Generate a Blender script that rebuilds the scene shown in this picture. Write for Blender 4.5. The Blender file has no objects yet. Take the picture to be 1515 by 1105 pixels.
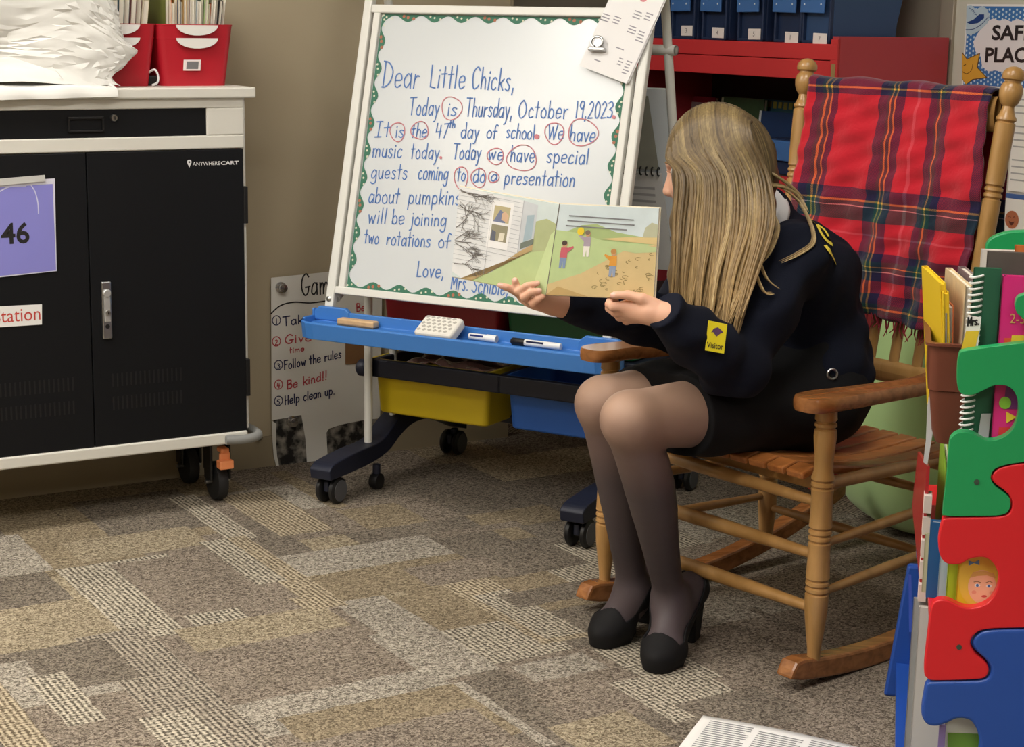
import bpy, math, random
import numpy as np
random.seed(7)
RNG = np.random.default_rng(7)
sc = bpy.context.scene
COL = sc.collection

# ---------------------------------------------------------------- camera
F = 2600.0                       # focal length in pixels of the 1515 px wide frame
CAMZ = 1.30
PITCH = math.atan((552.5 - 22) / F)
ROLL = math.radians(0.97)
fwd = np.array([0, math.cos(PITCH), -math.sin(PITCH)])
up0 = np.array([0, math.sin(PITCH), math.cos(PITCH)])
rt0 = np.array([1.0, 0, 0])
CR = rt0 * math.cos(ROLL) + up0 * math.sin(ROLL)
CU = -rt0 * math.sin(ROLL) + up0 * math.cos(ROLL)
CO = np.array([0, 0, CAMZ])
from mathutils import Matrix, Vector
cam_data = bpy.data.cameras.new('camera')
cam_data.sensor_fit = 'HORIZONTAL'
cam_data.sensor_width = 36.0
cam_data.lens = 36.0 * F / 1515.0
cam_data.clip_start = 0.05
cam = bpy.data.objects.new('camera', cam_data)
COL.objects.link(cam)
cam.matrix_world = Matrix(((CR[0], CU[0], -fwd[0], CO[0]), (CR[1], CU[1], -fwd[1], CO[1]),
                           (CR[2], CU[2], -fwd[2], CO[2]), (0, 0, 0, 1)))
sc.camera = cam

# ---------------------------------------------------------------- world, exposure
sc.view_settings.view_transform = 'Standard'
sc.view_settings.look = 'None'
sc.view_settings.exposure = 0.78
sc.view_settings.gamma = 1.0
sc.view_settings.use_curve_mapping = False
world = bpy.data.worlds.new('world')
sc.world = world
world.use_nodes = True
world.node_tree.nodes['Background'].inputs[0].default_value = (0.9, 0.95, 1.0, 1)
world.node_tree.nodes['Background'].inputs[1].default_value = 0.1
LAMP = 10.0                       # radiance of the ceiling troffers
# room axes: RA runs into the room along the right wall, RB along the back wall
TH = math.radians(59)
RB = np.array([math.sin(TH), math.cos(TH), 0.0])
RA = np.array([-math.cos(TH), math.sin(TH), 0.0])
UP = np.array([0, 0, 1.0])
CEIL = 2.75
# unseen ceiling troffers, some added for board glare and shelf brightness (A, B, length along B, width along A)
LIGHTS = [(3.5, 0.45, 1.2, .6), (3.5, -1.1, 1.2, .6), (3.95, -2.6, 1.2, .6), (2.1, 1.9, .6, .6), (1.4, 0.2, 1.2, .6), (1.4, -1.6, 1.2, .6), (-1.2, 0.5, 1.2, .6)]

def srgb(h):
    if isinstance(h, str):
        h = h.lstrip('#')
        c = [int(h[i:i + 2], 16) / 255 for i in (0, 2, 4)]
    else:
        c = [x / 255 for x in h]
    return tuple(((x / 12.92) if x <= .04045 else ((x + .055) / 1.055) ** 2.4) for x in c)

# ---------------------------------------------------------------- pixel rays onto known planes
def ray(px, py):
    return fwd + CR * ((px - 757.5) / F) - CU * ((py - 552.5) / F)
def on_plane(px, py, p, n):
    d = ray(px, py)
    return CO + d * (((np.asarray(p, float) - CO) @ n) / (d @ n))
def on_z(px, py, z=0.0):
    return on_plane(px, py, (0, 0, z), UP)
def at_y(px, py, y):
    d = ray(px, py)
    return CO + d * (y / d[1])

# ---------------------------------------------------------------- materials
MATS = {}
def mat(name, col, rough=.5, metal=0., var=0., vscale=8., bump=0., bscale=200., spec=.5, coat=0., trans=0., emit=0., sheen=0., alpha=1.):
    if name in MATS:
        return MATS[name]
    m = bpy.data.materials.new(name)
    m.use_nodes = True
    nt = m.node_tree
    b = nt.nodes['Principled BSDF']
    c = srgb(col)
    b.inputs['Base Color'].default_value = (*c, 1)
    b.inputs['Roughness'].default_value = rough
    b.inputs['Metallic'].default_value = metal
    b.inputs['Specular IOR Level'].default_value = spec
    b.inputs['Coat Weight'].default_value = coat
    b.inputs['Coat Roughness'].default_value = .22
    b.inputs['Transmission Weight'].default_value = trans
    b.inputs['Sheen Weight'].default_value = sheen
    b.inputs['Alpha'].default_value = alpha
    if emit:
        b.inputs['Emission Color'].default_value = (*c, 1)
        b.inputs['Emission Strength'].default_value = emit
    if var or bump:
        tc = nt.nodes.new('ShaderNodeTexCoord')
    if var:
        n = nt.nodes.new('ShaderNodeTexNoise'); n.inputs['Scale'].default_value = vscale; n.inputs['Detail'].default_value = 4
        mx = nt.nodes.new('ShaderNodeMix'); mx.data_type = 'RGBA'
        mx.inputs[6].default_value = (*[x * (1 - var) for x in c], 1)
        mx.inputs[7].default_value = (*[min(1, x * (1 + var)) for x in c], 1)
        nt.links.new(tc.outputs['Object'], n.inputs['Vector'])
        nt.links.new(n.outputs['Fac'], mx.inputs[0])
        nt.links.new(mx.outputs[2], b.inputs['Base Color'])
    if bump:
        n2 = nt.nodes.new('ShaderNodeTexNoise'); n2.inputs['Scale'].default_value = bscale; n2.inputs['Detail'].default_value = 3
        bp = nt.nodes.new('ShaderNodeBump'); bp.inputs['Strength'].default_value = bump; bp.inputs['Distance'].default_value = .01
        nt.links.new(tc.outputs['Object'], n2.inputs['Vector'])
        nt.links.new(n2.outputs['Fac'], bp.inputs['Height'])
        nt.links.new(bp.outputs['Normal'], b.inputs['Normal'])
    MATS[name] = m
    return m

def wood(name, c1, c2, rough=.35, scale=(3, 40, 40)):
    if name in MATS:
        return MATS[name]
    m = bpy.data.materials.new(name); m.use_nodes = True
    nt = m.node_tree; b = nt.nodes['Principled BSDF']
    tc = nt.nodes.new('ShaderNodeTexCoord'); mp = nt.nodes.new('ShaderNodeMapping')
    mp.inputs['Scale'].default_value = scale
    n = nt.nodes.new('ShaderNodeTexNoise'); n.inputs['Scale'].default_value = 1.5; n.inputs['Detail'].default_value = 6; n.inputs['Distortion'].default_value = .6
    r = nt.nodes.new('ShaderNodeValToRGB')
    r.color_ramp.elements[0].position = .3; r.color_ramp.elements[0].color = (*srgb(c1), 1)
    r.color_ramp.elements[1].position = .7; r.color_ramp.elements[1].color = (*srgb(c2), 1)
    nt.links.new(tc.outputs['Object'], mp.inputs['Vector']); nt.links.new(mp.outputs[0], n.inputs['Vector'])
    nt.links.new(n.outputs['Fac'], r.inputs[0]); nt.links.new(r.outputs[0], b.inputs['Base Color'])
    b.inputs['Roughness'].default_value = rough
    b.inputs['Coat Weight'].default_value = .3; b.inputs['Coat Roughness'].default_value = .25
    MATS[name] = m
    return m

# ---------------------------------------------------------------- mesh building
class Frame:
    def __init__(s, o=(0, 0, 0), x=(1, 0, 0), y=(0, 1, 0), z=(0, 0, 1)):
        s.o = np.array(o, float); s.m = np.array([x, y, z], float)
    def __call__(s, p):
        return s.o + np.asarray(p, float) @ s.m
    def inv(s, p):
        return (np.asarray(p, float) - s.o) @ s.m.T
    def sub(s, o, x=(1, 0, 0), y=(0, 1, 0), z=(0, 0, 1)):
        g = lambda v: np.asarray(v, float) @ s.m
        return Frame(s(o), g(x), g(y), g(z))
WORLD = Frame()
def unit(v):
    v = np.asarray(v, float); n = np.linalg.norm(v)
    return v / n if n > 1e-12 else v
def catmull(pts, n=6, closed=False):
    P = np.asarray(pts, float)
    if len(P) < 3:
        return P
    out = []
    N = len(P)
    for i in range(N if closed else N - 1):
        if closed:
            a, b, c, d = P[(i - 1) % N], P[i], P[(i + 1) % N], P[(i + 2) % N]
        else:
            a, b, c, d = P[max(i - 1, 0)], P[i], P[i + 1], P[min(i + 2, N - 1)]
        for k in range(n):
            t = k / n
            out.append(.5 * (2 * b + (c - a) * t + (2 * a - 5 * b + 4 * c - d) * t * t + (3 * b - a - 3 * c + d) * t ** 3))
    if not closed:
        out.append(P[-1])
    return np.array(out)

class MB:
    def __init__(s, fr=WORLD):
        s.fr = fr; s.v = []; s.f = []; s.mi = []; s.mats = []; s.m = 0; s.uv = None
    def mat(s, m):
        if m not in s.mats:
            s.mats.append(m)
        s.m = s.mats.index(m)
        return s
    def add(s, vs, fs):
        vs = np.asarray(vs, float)
        base = sum(len(a) for a in s.v)
        s.v.append(s.fr(vs))
        for f in fs:
            s.f.append([i + base for i in f]); s.mi.append(s.m)
        return s
    def box(s, c, d, ax=None):
        ax = np.eye(3) if ax is None else np.asarray(ax, float)
        c = np.asarray(c, float); h = np.asarray(d, float) / 2
        vs = [c + (sx * h[0]) * ax[0] + (sy * h[1]) * ax[1] + (sz * h[2]) * ax[2] for sx in (-1, 1) for sy in (-1, 1) for sz in (-1, 1)]
        fs = [(0, 1, 3, 2), (4, 6, 7, 5), (0, 4, 5, 1), (2, 3, 7, 6), (0, 2, 6, 4), (1, 5, 7, 3)]
        return s.add(vs, fs)
    def bx(s, x0, x1, y0, y1, z0, z1):
        return s.box(((x0 + x1) / 2, (y0 + y1) / 2, (z0 + z1) / 2), (abs(x1 - x0), abs(y1 - y0), abs(z1 - z0)))
    def tube(s, pts, r, n=10, cap=True, closed=False, flat=1.0, upv=None):
        P = np.asarray(pts, float); N = len(P)
        R = np.full(N, r, float) if np.isscalar(r) else np.asarray(r, float)
        T = np.zeros_like(P)
        for i in range(N):
            a = P[(i - 1) % N] if (closed or i > 0) else P[i]
            b = P[(i + 1) % N] if (closed or i < N - 1) else P[i]
            T[i] = unit(b - a)
        u = np.array(upv, float) if upv is not None else (np.array([0, 0, 1.]) if abs(T[0][2]) < .9 else np.array([1., 0, 0]))
        vs = []
        for i in range(N):
            u = unit(u - T[i] * (u @ T[i])); w = np.cross(T[i], u)
            for k in range(n):
                a = 2 * math.pi * k / n
                vs.append(P[i] + R[i] * (math.cos(a) * u * flat + math.sin(a) * w))
        fs = []
        for i in range(N if closed else N - 1):
            j = (i + 1) % N
            for k in range(n):
                fs.append((i * n + k, i * n + (k + 1) % n, j * n + (k + 1) % n, j * n + k))
        if cap and not closed:
            fs.append(tuple(range(n - 1, -1, -1))); fs.append(tuple((N - 1) * n + k for k in range(n)))
        return s.add(vs, fs)
    def cyl(s, a, b, r0, r1=None, n=16):
        return s.tube([a, b], [r0, r0 if r1 is None else r1], n)
    def lathe(s, prof, o=(0, 0, 0), ax=(0, 0, 1), n=20):
        o = np.asarray(o, float); ax = unit(ax)
        u = unit(np.cross(ax, (0, 1, 0) if abs(ax[1]) < .9 else (1, 0, 0))); w = np.cross(ax, u)
        vs = []
        for (r, z) in prof:
            for k in range(n):
                a = 2 * math.pi * k / n
                vs.append(o + ax * z + max(r, 1e-4) * (math.cos(a) * u + math.sin(a) * w))
        fs = []
        for i in range(len(prof) - 1):
            for k in range(n):
                fs.append((i * n + k, i * n + (k + 1) % n, (i + 1) * n + (k + 1) % n, (i + 1) * n + k))
        fs.append(tuple(range(n - 1, -1, -1))); fs.append(tuple((len(prof) - 1) * n + k for k in range(n)))
        return s.add(vs, fs)
    def prism(s, poly, o, ux, uy, depth):
        """polygon in the plane (o, ux, uy), extruded by depth along ux x uy"""
        o = np.asarray(o, float); ux = np.asarray(ux, float); uy = np.asarray(uy, float); uz = unit(np.cross(ux, uy)) * depth
        n = len(poly)
        A = [o + ux * p[0] + uy * p[1] for p in poly]
        vs = A + [a + uz for a in A]
        fs = [tuple(range(n - 1, -1, -1)), tuple(range(n, 2 * n))] + [(i, (i + 1) % n, n + (i + 1) % n, n + i) for i in range(n)]
        return s.add(vs, fs)
    def flat(s, poly):
        return s.add(poly, [tuple(range(len(poly)))])
    def ribbon(s, P, w, nrm, n=None):
        P = np.asarray(P, float)
        if len(P) < 2:
            return s
        for i in range(1, len(P) - 1):          # break at sharp corners
            if unit(P[i] - P[i - 1]) @ unit(P[i + 1] - P[i]) < .55:
                return s.ribbon(P[:i + 1], w, nrm).ribbon(P[i:], w, nrm)
        L, Rr = [], []
        for i in range(len(P)):
            t = unit(P[min(i + 1, len(P) - 1)] - P[max(i - 1, 0)])
            sd = unit(np.cross(nrm, t)) * w / 2
            L.append(P[i] + sd); Rr.append(P[i] - sd)
        e0 = unit(P[0] - P[1]) * w * .4; e1 = unit(P[-1] - P[-2]) * w * .4
        L[0] = L[0] + e0; Rr[0] = Rr[0] + e0; L[-1] = L[-1] + e1; Rr[-1] = Rr[-1] + e1
        m = len(P)
        return s.add(L + Rr, [(m + i, m + i + 1, i + 1, i) for i in range(m - 1)])
    def grid(s, fn, nu, nv, closed_u=False):
        vs = [fn(i / (nu if closed_u else nu - 1), j / (nv - 1)) for j in range(nv) for i in range(nu)]
        fs = []
        for j in range(nv - 1):
            for i in range(nu if closed_u else nu - 1):
                k = (i + 1) % nu
                fs.append((j * nu + i, j * nu + k, (j + 1) * nu + k, (j + 1) * nu + i))
        return s.add(vs, fs)
    def sphere(s, c, r, n=16, m=10):
        r = np.ones(3) * r if np.isscalar(r) else np.asarray(r, float)
        return s.add(*ball(np.asarray(c, float), r, n, m))
    def build(s, name, parent=None, smooth=False, bevel=0., solid=0., sub=0, angle=40, segs=2):
        V = np.concatenate(s.v)
        if parent is None:
            lo, hi = V.min(0), V.max(0)
            org = np.array([(lo[0] + hi[0]) / 2, (lo[1] + hi[1]) / 2, lo[2]])
        else:
            org = ORG[parent.name]
        me = bpy.data.meshes.new(name)
        me.from_pydata((V - org).tolist(), [], s.f)
        for m in s.mats:
            me.materials.append(m)
        me.polygons.foreach_set('material_index', s.mi)
        if s.uv is not None:
            ul = me.uv_layers.new(name='UVMap')
            idx = np.empty(len(me.loops), np.int32); me.loops.foreach_get('vertex_index', idx)
            ul.data.foreach_set('uv', np.asarray(s.uv, np.float32)[idx].ravel())
        me.update()
        o = bpy.data.objects.new(name, me)
        COL.objects.link(o)
        if parent is None:
            o.location = org
        else:
            o.parent = parent
        ORG[o.name] = org
        if solid:
            md = o.modifiers.new('solid', 'SOLIDIFY'); md.thickness = solid; md.offset = 0
        if bevel:
            md = o.modifiers.new('bevel', 'BEVEL'); md.width = bevel; md.segments = segs; md.limit_method = 'ANGLE'; md.angle_limit = math.radians(angle)
            md.harden_normals = False
        if sub:
            md = o.modifiers.new('sub', 'SUBSURF'); md.levels = sub; md.render_levels = sub
        if smooth:
            me.polygons.foreach_set('use_smooth', [True] * len(me.polygons))
            if smooth != 'all':
                try:
                    me.set_sharp_from_angle(angle=math.radians(angle))
                except Exception:
                    pass
        return o
ORG = {}
def ball(c, r, n, m):
    vs = [c + np.array([0, 0, r[2]])]
    for j in range(1, m):
        ph = math.pi * j / m
        for k in range(n):
            a = 2 * math.pi * k / n
            vs.append(c + r * np.array([math.sin(ph) * math.cos(a), math.sin(ph) * math.sin(a), math.cos(ph)]))
    vs.append(c - np.array([0, 0, r[2]]))
    fs = [(0, 1 + k, 1 + (k + 1) % n) for k in range(n)]
    for j in range(m - 2):
        for k in range(n):
            a = 1 + j * n
            fs.append((a + k, a + n + k, a + n + (k + 1) % n, a + (k + 1) % n))
    e = 1 + (m - 1) * n; a = 1 + (m - 2) * n
    fs += [(e, a + (k + 1) % n, a + k) for k in range(n)]
    return vs, fs

def tag(o, label, cat, group=None):
    o['label'] = label; o['category'] = cat
    if group:
        o['group'] = group
    return o
def thing(name, label, cat, loc, group=None):
    o = bpy.data.objects.new(name, None); COL.objects.link(o)
    o.location = loc; o.empty_display_size = .1
    ORG[o.name] = np.array(loc, float)
    return tag(o, label, cat, group)
def struct(o, label=None):
    o['kind'] = 'structure'
    if label:
        o['label'] = label
    return o

# ---------------------------------------------------------------- hand lettering: single strokes on a unit em
GLY = {
'a': (.5, 's.43,.46 .25,.56 .07,.38 .08,.1 .24,.0 .43,.25|l.44,.55 .45,.0'),
'b': (.5, 'l.08,1 .08,0|s.08,.35 .25,.56 .44,.38 .42,.1 .25,0 .08,.12'),
'c': (.45, 's.4,.46 .25,.56 .07,.38 .08,.1 .24,.0 .41,.1'),
'd': (.5, 's.43,.42 .25,.55 .07,.38 .08,.1 .24,.0 .43,.2|l.44,1 .45,0'),
'e': (.48, 's.08,.28 .42,.32 .4,.5 .25,.56 .08,.42 .07,.12 .24,.0 .43,.1'),
'f': (.38, 's.38,.92 .25,1 .15,.85 .15,.5 .15,0|l.02,.5 .34,.52'),
'g': (.5, 's.43,.46 .25,.56 .07,.38 .08,.14 .24,.05 .43,.25|s.45,.55 .45,0 .4,-.3 .22,-.36 .08,-.25'),
'h': (.48, 'l.08,1 .08,0|s.08,.3 .22,.54 .4,.45 .41,.2 .42,0'),
'i': (.18, 'l.09,.54 .09,0|l.09,.75 .1,.79'),
'j': (.28, 's.2,.54 .2,0 .17,-.28 .02,-.32|l.2,.75 .21,.79'),
'k': (.45, 'l.08,1 .08,0|l.4,.52 .08,.24|l.17,.3 .42,0'),
'l': (.18, 'l.09,1 .09,0'),
'm': (.72, 'l.08,.54 .08,0|s.08,.3 .2,.54 .34,.42 .35,0|s.35,.3 .48,.54 .63,.42 .64,0'),
'n': (.48, 'l.08,.54 .08,0|s.08,.3 .22,.54 .39,.42 .41,0'),
'o': (.48, 's.25,.56 .07,.38 .08,.1 .25,0 .42,.12 .42,.4 .25,.56'),
'p': (.5, 'l.08,.54 .08,-.36|s.08,.35 .25,.56 .44,.38 .42,.1 .25,0 .08,.12'),
'r': (.38, 'l.08,.54 .08,0|s.08,.3 .2,.5 .35,.5'),
's': (.42, 's.37,.48 .22,.56 .08,.44 .22,.3 .36,.16 .22,.0 .05,.08'),
't': (.36, 'l.17,.95 .17,0|l.0,.6 .34,.62'),
'u': (.48, 's.08,.54 .08,.15 .22,0 .38,.15 .41,.54|l.41,.54 .42,0'),
'v': (.44, 'l.05,.54 .22,0 .4,.54'),
'w': (.62, 'l.05,.54 .18,.02 .32,.45 .45,.02 .58,.54'),
'y': (.46, 'l.05,.54 .24,.05|s.42,.54 .24,.02 .14,-.3 .02,-.36'),
'D': (.68, 'l.1,1 .1,0|s.02,1 .35,.95 .6,.6 .52,.2 .25,.02 .04,0'),
'L': (.48, 'l.1,1 .09,0 .45,.02'),
'C': (.62, 's.56,.85 .38,1 .12,.75 .08,.35 .25,.02 .5,.08 .58,.2'),
'T': (.6, 'l.3,1 .3,0|l.02,.98 .6,1'),
'O': (.7, 's.36,1 .1,.75 .08,.3 .32,0 .6,.2 .62,.7 .36,1'),
'I': (.4, 'l.2,1 .2,0|l.04,1 .36,1|l.04,0 .36,0'),
'W': (.8, 'l.05,1 .22,0 .4,.8 .58,0 .76,1'),
'M': (.72, 'l.08,0 .08,1 .35,.3 .62,1 .64,0'),
'S': (.55, 's.5,.85 .3,1 .1,.8 .28,.52 .48,.3 .3,0 .06,.1'),
'G': (.66, 's.58,.85 .38,1 .12,.75 .08,.3 .3,0 .52,.1 .56,.35|l.36,.38 .66,.38'),
'F': (.5, 'l.1,1 .1,0|l.1,1 .5,1|l.1,.55 .42,.56'),
'B': (.56, 'l.1,1 .1,0|s.1,1 .45,.92 .4,.6 .1,.53|s.1,.53 .5,.45 .48,.08 .1,0'),
'H': (.6, 'l.1,1 .1,0|l.5,1 .5,0|l.1,.5 .5,.52'),
'1': (.25, 'l.12,1 .12,0'),
'2': (.5, 's.06,.8 .25,1 .43,.8 .3,.4 .05,0|l.05,0 .46,.02'),
'3': (.48, 's.06,.9 .28,1 .42,.78 .2,.54|s.2,.54 .46,.4 .38,.05 .05,.06'),
'4': (.5, 'l.1,1 .05,.42 .46,.44|l.38,.9 .36,0'),
'5': (.5, 's.1,.95 .08,.55 .3,.58 .44,.3 .3,.02 .05,.06|l.1,.96 .45,1'),
'6': (.5, 's.38,1 .12,.6 .08,.2 .25,0 .43,.2 .28,.45 .1,.25'),
'7': (.48, 'l.05,.98 .44,1 .18,0'),
'9': (.48, 's.4,.75 .25,.55 .08,.75 .22,1 .4,.9 .4,.5 .38,0'),
'0': (.52, 's.26,1 .08,.7 .1,.2 .26,0 .44,.2 .44,.75 .26,1'),
',': (.2, 'l.14,.08 .06,-.2'),
'.': (.2, 'l.09,.02 .12,.04'),
'!': (.22, 'l.12,1 .1,.28|l.1,.02 .11,.05'),
' ': (.34, ''),
}
def strokes(text, jit=0.012, gap=.09):
    x = 0; out = []
    for ch in text:
        w, spec = GLY[ch]
        for st in filter(None, spec.split('|')):
            pts = [tuple(float(q) for q in p.split(',')) for p in st[1:].split()]
            P = np.array(pts)
            P = P + RNG.normal(0, jit, P.shape)
            if st[0] == 's':
                P = catmull(P, 5)
            out.append(P + [x, 0])
        x += w + gap
    return out, x - gap
def write(mb, text, p0, p1, h, up, nrm, w, jit=.012):
    """text on the baseline p0 -> p1, cap height h"""
    p0 = np.asarray(p0, float); p1 = np.asarray(p1, float)
    st, W = strokes(text, jit)
    for P in st:
        Q = np.array([p0 + (p1 - p0) * (a / W) + np.asarray(up) * (b * h) for a, b in P])
        mb.ribbon(Q, w, nrm)
    return mb
def print_text(mb, text, o, ux, uy, width=None, height=None, bold=0., align='LEFT', space=1.0):
    """set text in the built-in sans; o = lower left corner"""
    cu = bpy.data.curves.new('t', 'FONT'); cu.body = text; cu.offset = bold; cu.resolution_u = 3; cu.space_character = space
    ob = bpy.data.objects.new('t', cu); COL.objects.link(ob)
    bpy.context.view_layer.update()
    dg = bpy.context.evaluated_depsgraph_get()
    me = ob.evaluated_get(dg).to_mesh()
    V = np.array([v.co[:] for v in me.vertices]); fs = [tuple(p.vertices) for p in me.polygons]
    ob.evaluated_get(dg).to_mesh_clear()
    bpy.data.objects.remove(ob); bpy.data.curves.remove(cu)
    lo, hi = V.min(0), V.max(0)
    sx = width / (hi[0] - lo[0]) if width else height / (hi[1] - lo[1])
    sy = height / (hi[1] - lo[1]) if height else sx
    ux = np.asarray(ux, float); uy = np.asarray(uy, float)
    vs = [np.asarray(o, float) + ux * (v[0] - lo[0]) * sx + uy * (v[1] - lo[1]) * sy for v in V]
    return mb.add(vs, fs)
# ================================================================ ROOM
AW = 4.62        # back wall plane
BW = 3.64        # right wall plane
M_wall = mat('wall_paint', '#b3a68c', .75, var=.04, vscale=3, bump=.05, bscale=350)
M_wall2 = mat('wall_paint_grey', '#a8a192', .75, var=.04, vscale=3, bump=.05, bscale=350)
M_base = mat('baseboard_vinyl', '#9c9078', .5)
M_ceil = mat('ceiling_tile', '#e6e4de', .9, var=.05, vscale=60)
FA = Frame((0, 0, 0), RB, RA, UP)       # room frame: x = along RB, y = along RA (into the room), z up

def slab(name, x0, x1, y0, y1, z0, z1, m):
    return struct(MB(FA).mat(m).bx(x0, x1, y0, y1, z0, z1).build(name))
slab('wall_back', -3.3, 2.757, AW, AW + .45, 0, CEIL, M_wall)
slab('wall_recess', 2.757, BW + .1, 5.2, 5.3, 0, CEIL, M_wall2)
slab('wall_right', BW, BW + .1, -3.1, 5.2, 0, CEIL, M_wall2)
slab('wall_front', -3.3, BW + .1, -3.2, -3.1, 0, CEIL, M_wall)
slab('wall_left', -3.4, -3.3, -3.2, AW + .45, 0, CEIL, M_wall)
slab('ceiling', -3.4, BW + .1, -3.2, 5.3, CEIL, CEIL + .1, M_ceil)
slab('baseboard_back', -3.3, 2.76, AW - .008, AW, 0, .09, M_base)
slab('baseboard_recess', 2.757, BW, 5.192, 5.2, 0, .09, M_base)
slab('trim_1', 2.326, 2.334, AW - .003, AW, 1.24, CEIL, M_base)      # panel seams high on the back wall
slab('trim_2', 2.745, 2.757, AW - .004, AW, 1.24, CEIL, M_base)

# ---------------- carpet tiles
CARPET = {}
def carpet(name, c1, c2, rib=False, k=1.0):
    m = bpy.data.materials.new('carpet_' + name); m.use_nodes = True
    nt = m.node_tree; b = nt.nodes['Principled BSDF']; L = nt.links
    tc = nt.nodes.new('ShaderNodeTexCoord')
    mp = nt.nodes.new('ShaderNodeMapping'); mp.inputs['Rotation'].default_value = (0, 0, -math.radians(31))
    L.new(tc.outputs['Object'], mp.inputs['Vector'])
    n = nt.nodes.new('ShaderNodeTexNoise'); n.inputs['Scale'].default_value = 125; n.inputs['Detail'].default_value = 3; n.inputs['Roughness'].default_value = .7
    L.new(mp.outputs[0], n.inputs['Vector'])
    ns = nt.nodes.new('ShaderNodeMapping'); ns.inputs['Scale'].default_value = (1, .35, 1); L.new(mp.outputs[0], ns.inputs['Vector'])
    if rib:
        sx = nt.nodes.new('ShaderNodeSeparateXYZ'); L.new(mp.outputs[0], sx.inputs[0])
        def wave(sock, f):
            mu = nt.nodes.new('ShaderNodeMath'); mu.operation = 'MULTIPLY'; mu.inputs[1].default_value = f; L.new(sock, mu.inputs[0])
            si = nt.nodes.new('ShaderNodeMath'); si.operation = 'SINE'; L.new(mu.outputs[0], si.inputs[0]); return si.outputs[0]
        a = wave(sx.outputs[0], 2 * math.pi / .0115); c = wave(sx.outputs[1], 2 * math.pi / .012)
        mul = nt.nodes.new('ShaderNodeMath'); mul.operation = 'MULTIPLY_ADD'; mul.inputs[1].default_value = .45; L.new(c, mul.inputs[0]); L.new(a, mul.inputs[2])
        sc_ = nt.nodes.new('ShaderNodeMath'); sc_.operation = 'MULTIPLY_ADD'; sc_.inputs[1].default_value = .085; L.new(mul.outputs[0], sc_.inputs[0])
        L.new(n.outputs['Fac'], sc_.inputs[2]); fac = sc_.outputs[0]
    else:
        n.inputs['Distortion'].default_value = 1.2
        fac = n.outputs['Fac']
    r = nt.nodes.new('ShaderNodeValToRGB')
    r.color_ramp.elements[0].position = .40; r.color_ramp.elements[0].color = (*srgb(c1), 1)
    r.color_ramp.elements[1].position = .62; r.color_ramp.elements[1].color = (*srgb(c2), 1)
    L.new(fac, r.inputs[0])
    n3 = nt.nodes.new('ShaderNodeTexNoise'); n3.inputs['Scale'].default_value = 5; L.new(mp.outputs[0], n3.inputs['Vector'])
    mx = nt.nodes.new('ShaderNodeMix'); mx.data_type = 'RGBA'; mx.blend_type = 'MULTIPLY'; mx.inputs[0].default_value = .35
    L.new(r.outputs[0], mx.inputs[6]); L.new(n3.outputs['Fac'], mx.inputs[7])
    hs = nt.nodes.new('ShaderNodeHueSaturation'); L.new(mx.outputs[2], hs.inputs['Color']); hs.inputs['Saturation'].default_value = .95; hs.inputs['Value'].default_value = 1.45 * k
    L.new(hs.outputs[0], b.inputs['Base Color'])
    b.inputs['Roughness'].default_value = 1; b.inputs['Specular IOR Level'].default_value = .1
    bp = nt.nodes.new('ShaderNodeBump'); bp.inputs['Strength'].default_value = .5; bp.inputs['Distance'].default_value = .006
    L.new(fac, bp.inputs['Height']); L.new(bp.outputs['Normal'], b.inputs['Normal'])
    CARPET[name] = m
    return m
carpet('tan', '#5c5140', '#ada087')
carpet('olive', '#574c3c', '#9c8e75')
carpet('taupe', '#4b4239', '#988c7d')
carpet('dark', '#443d35', '#8a8072')
carpet('grey', '#575148', '#b3aa9b')
carpet('rib', '#4b453c', '#bab09d', True)
carpet('ribdark', '#47413a', '#a79c8b', True)
carpet('ribtan', '#584d3d', '#b3a58c', True)
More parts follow.
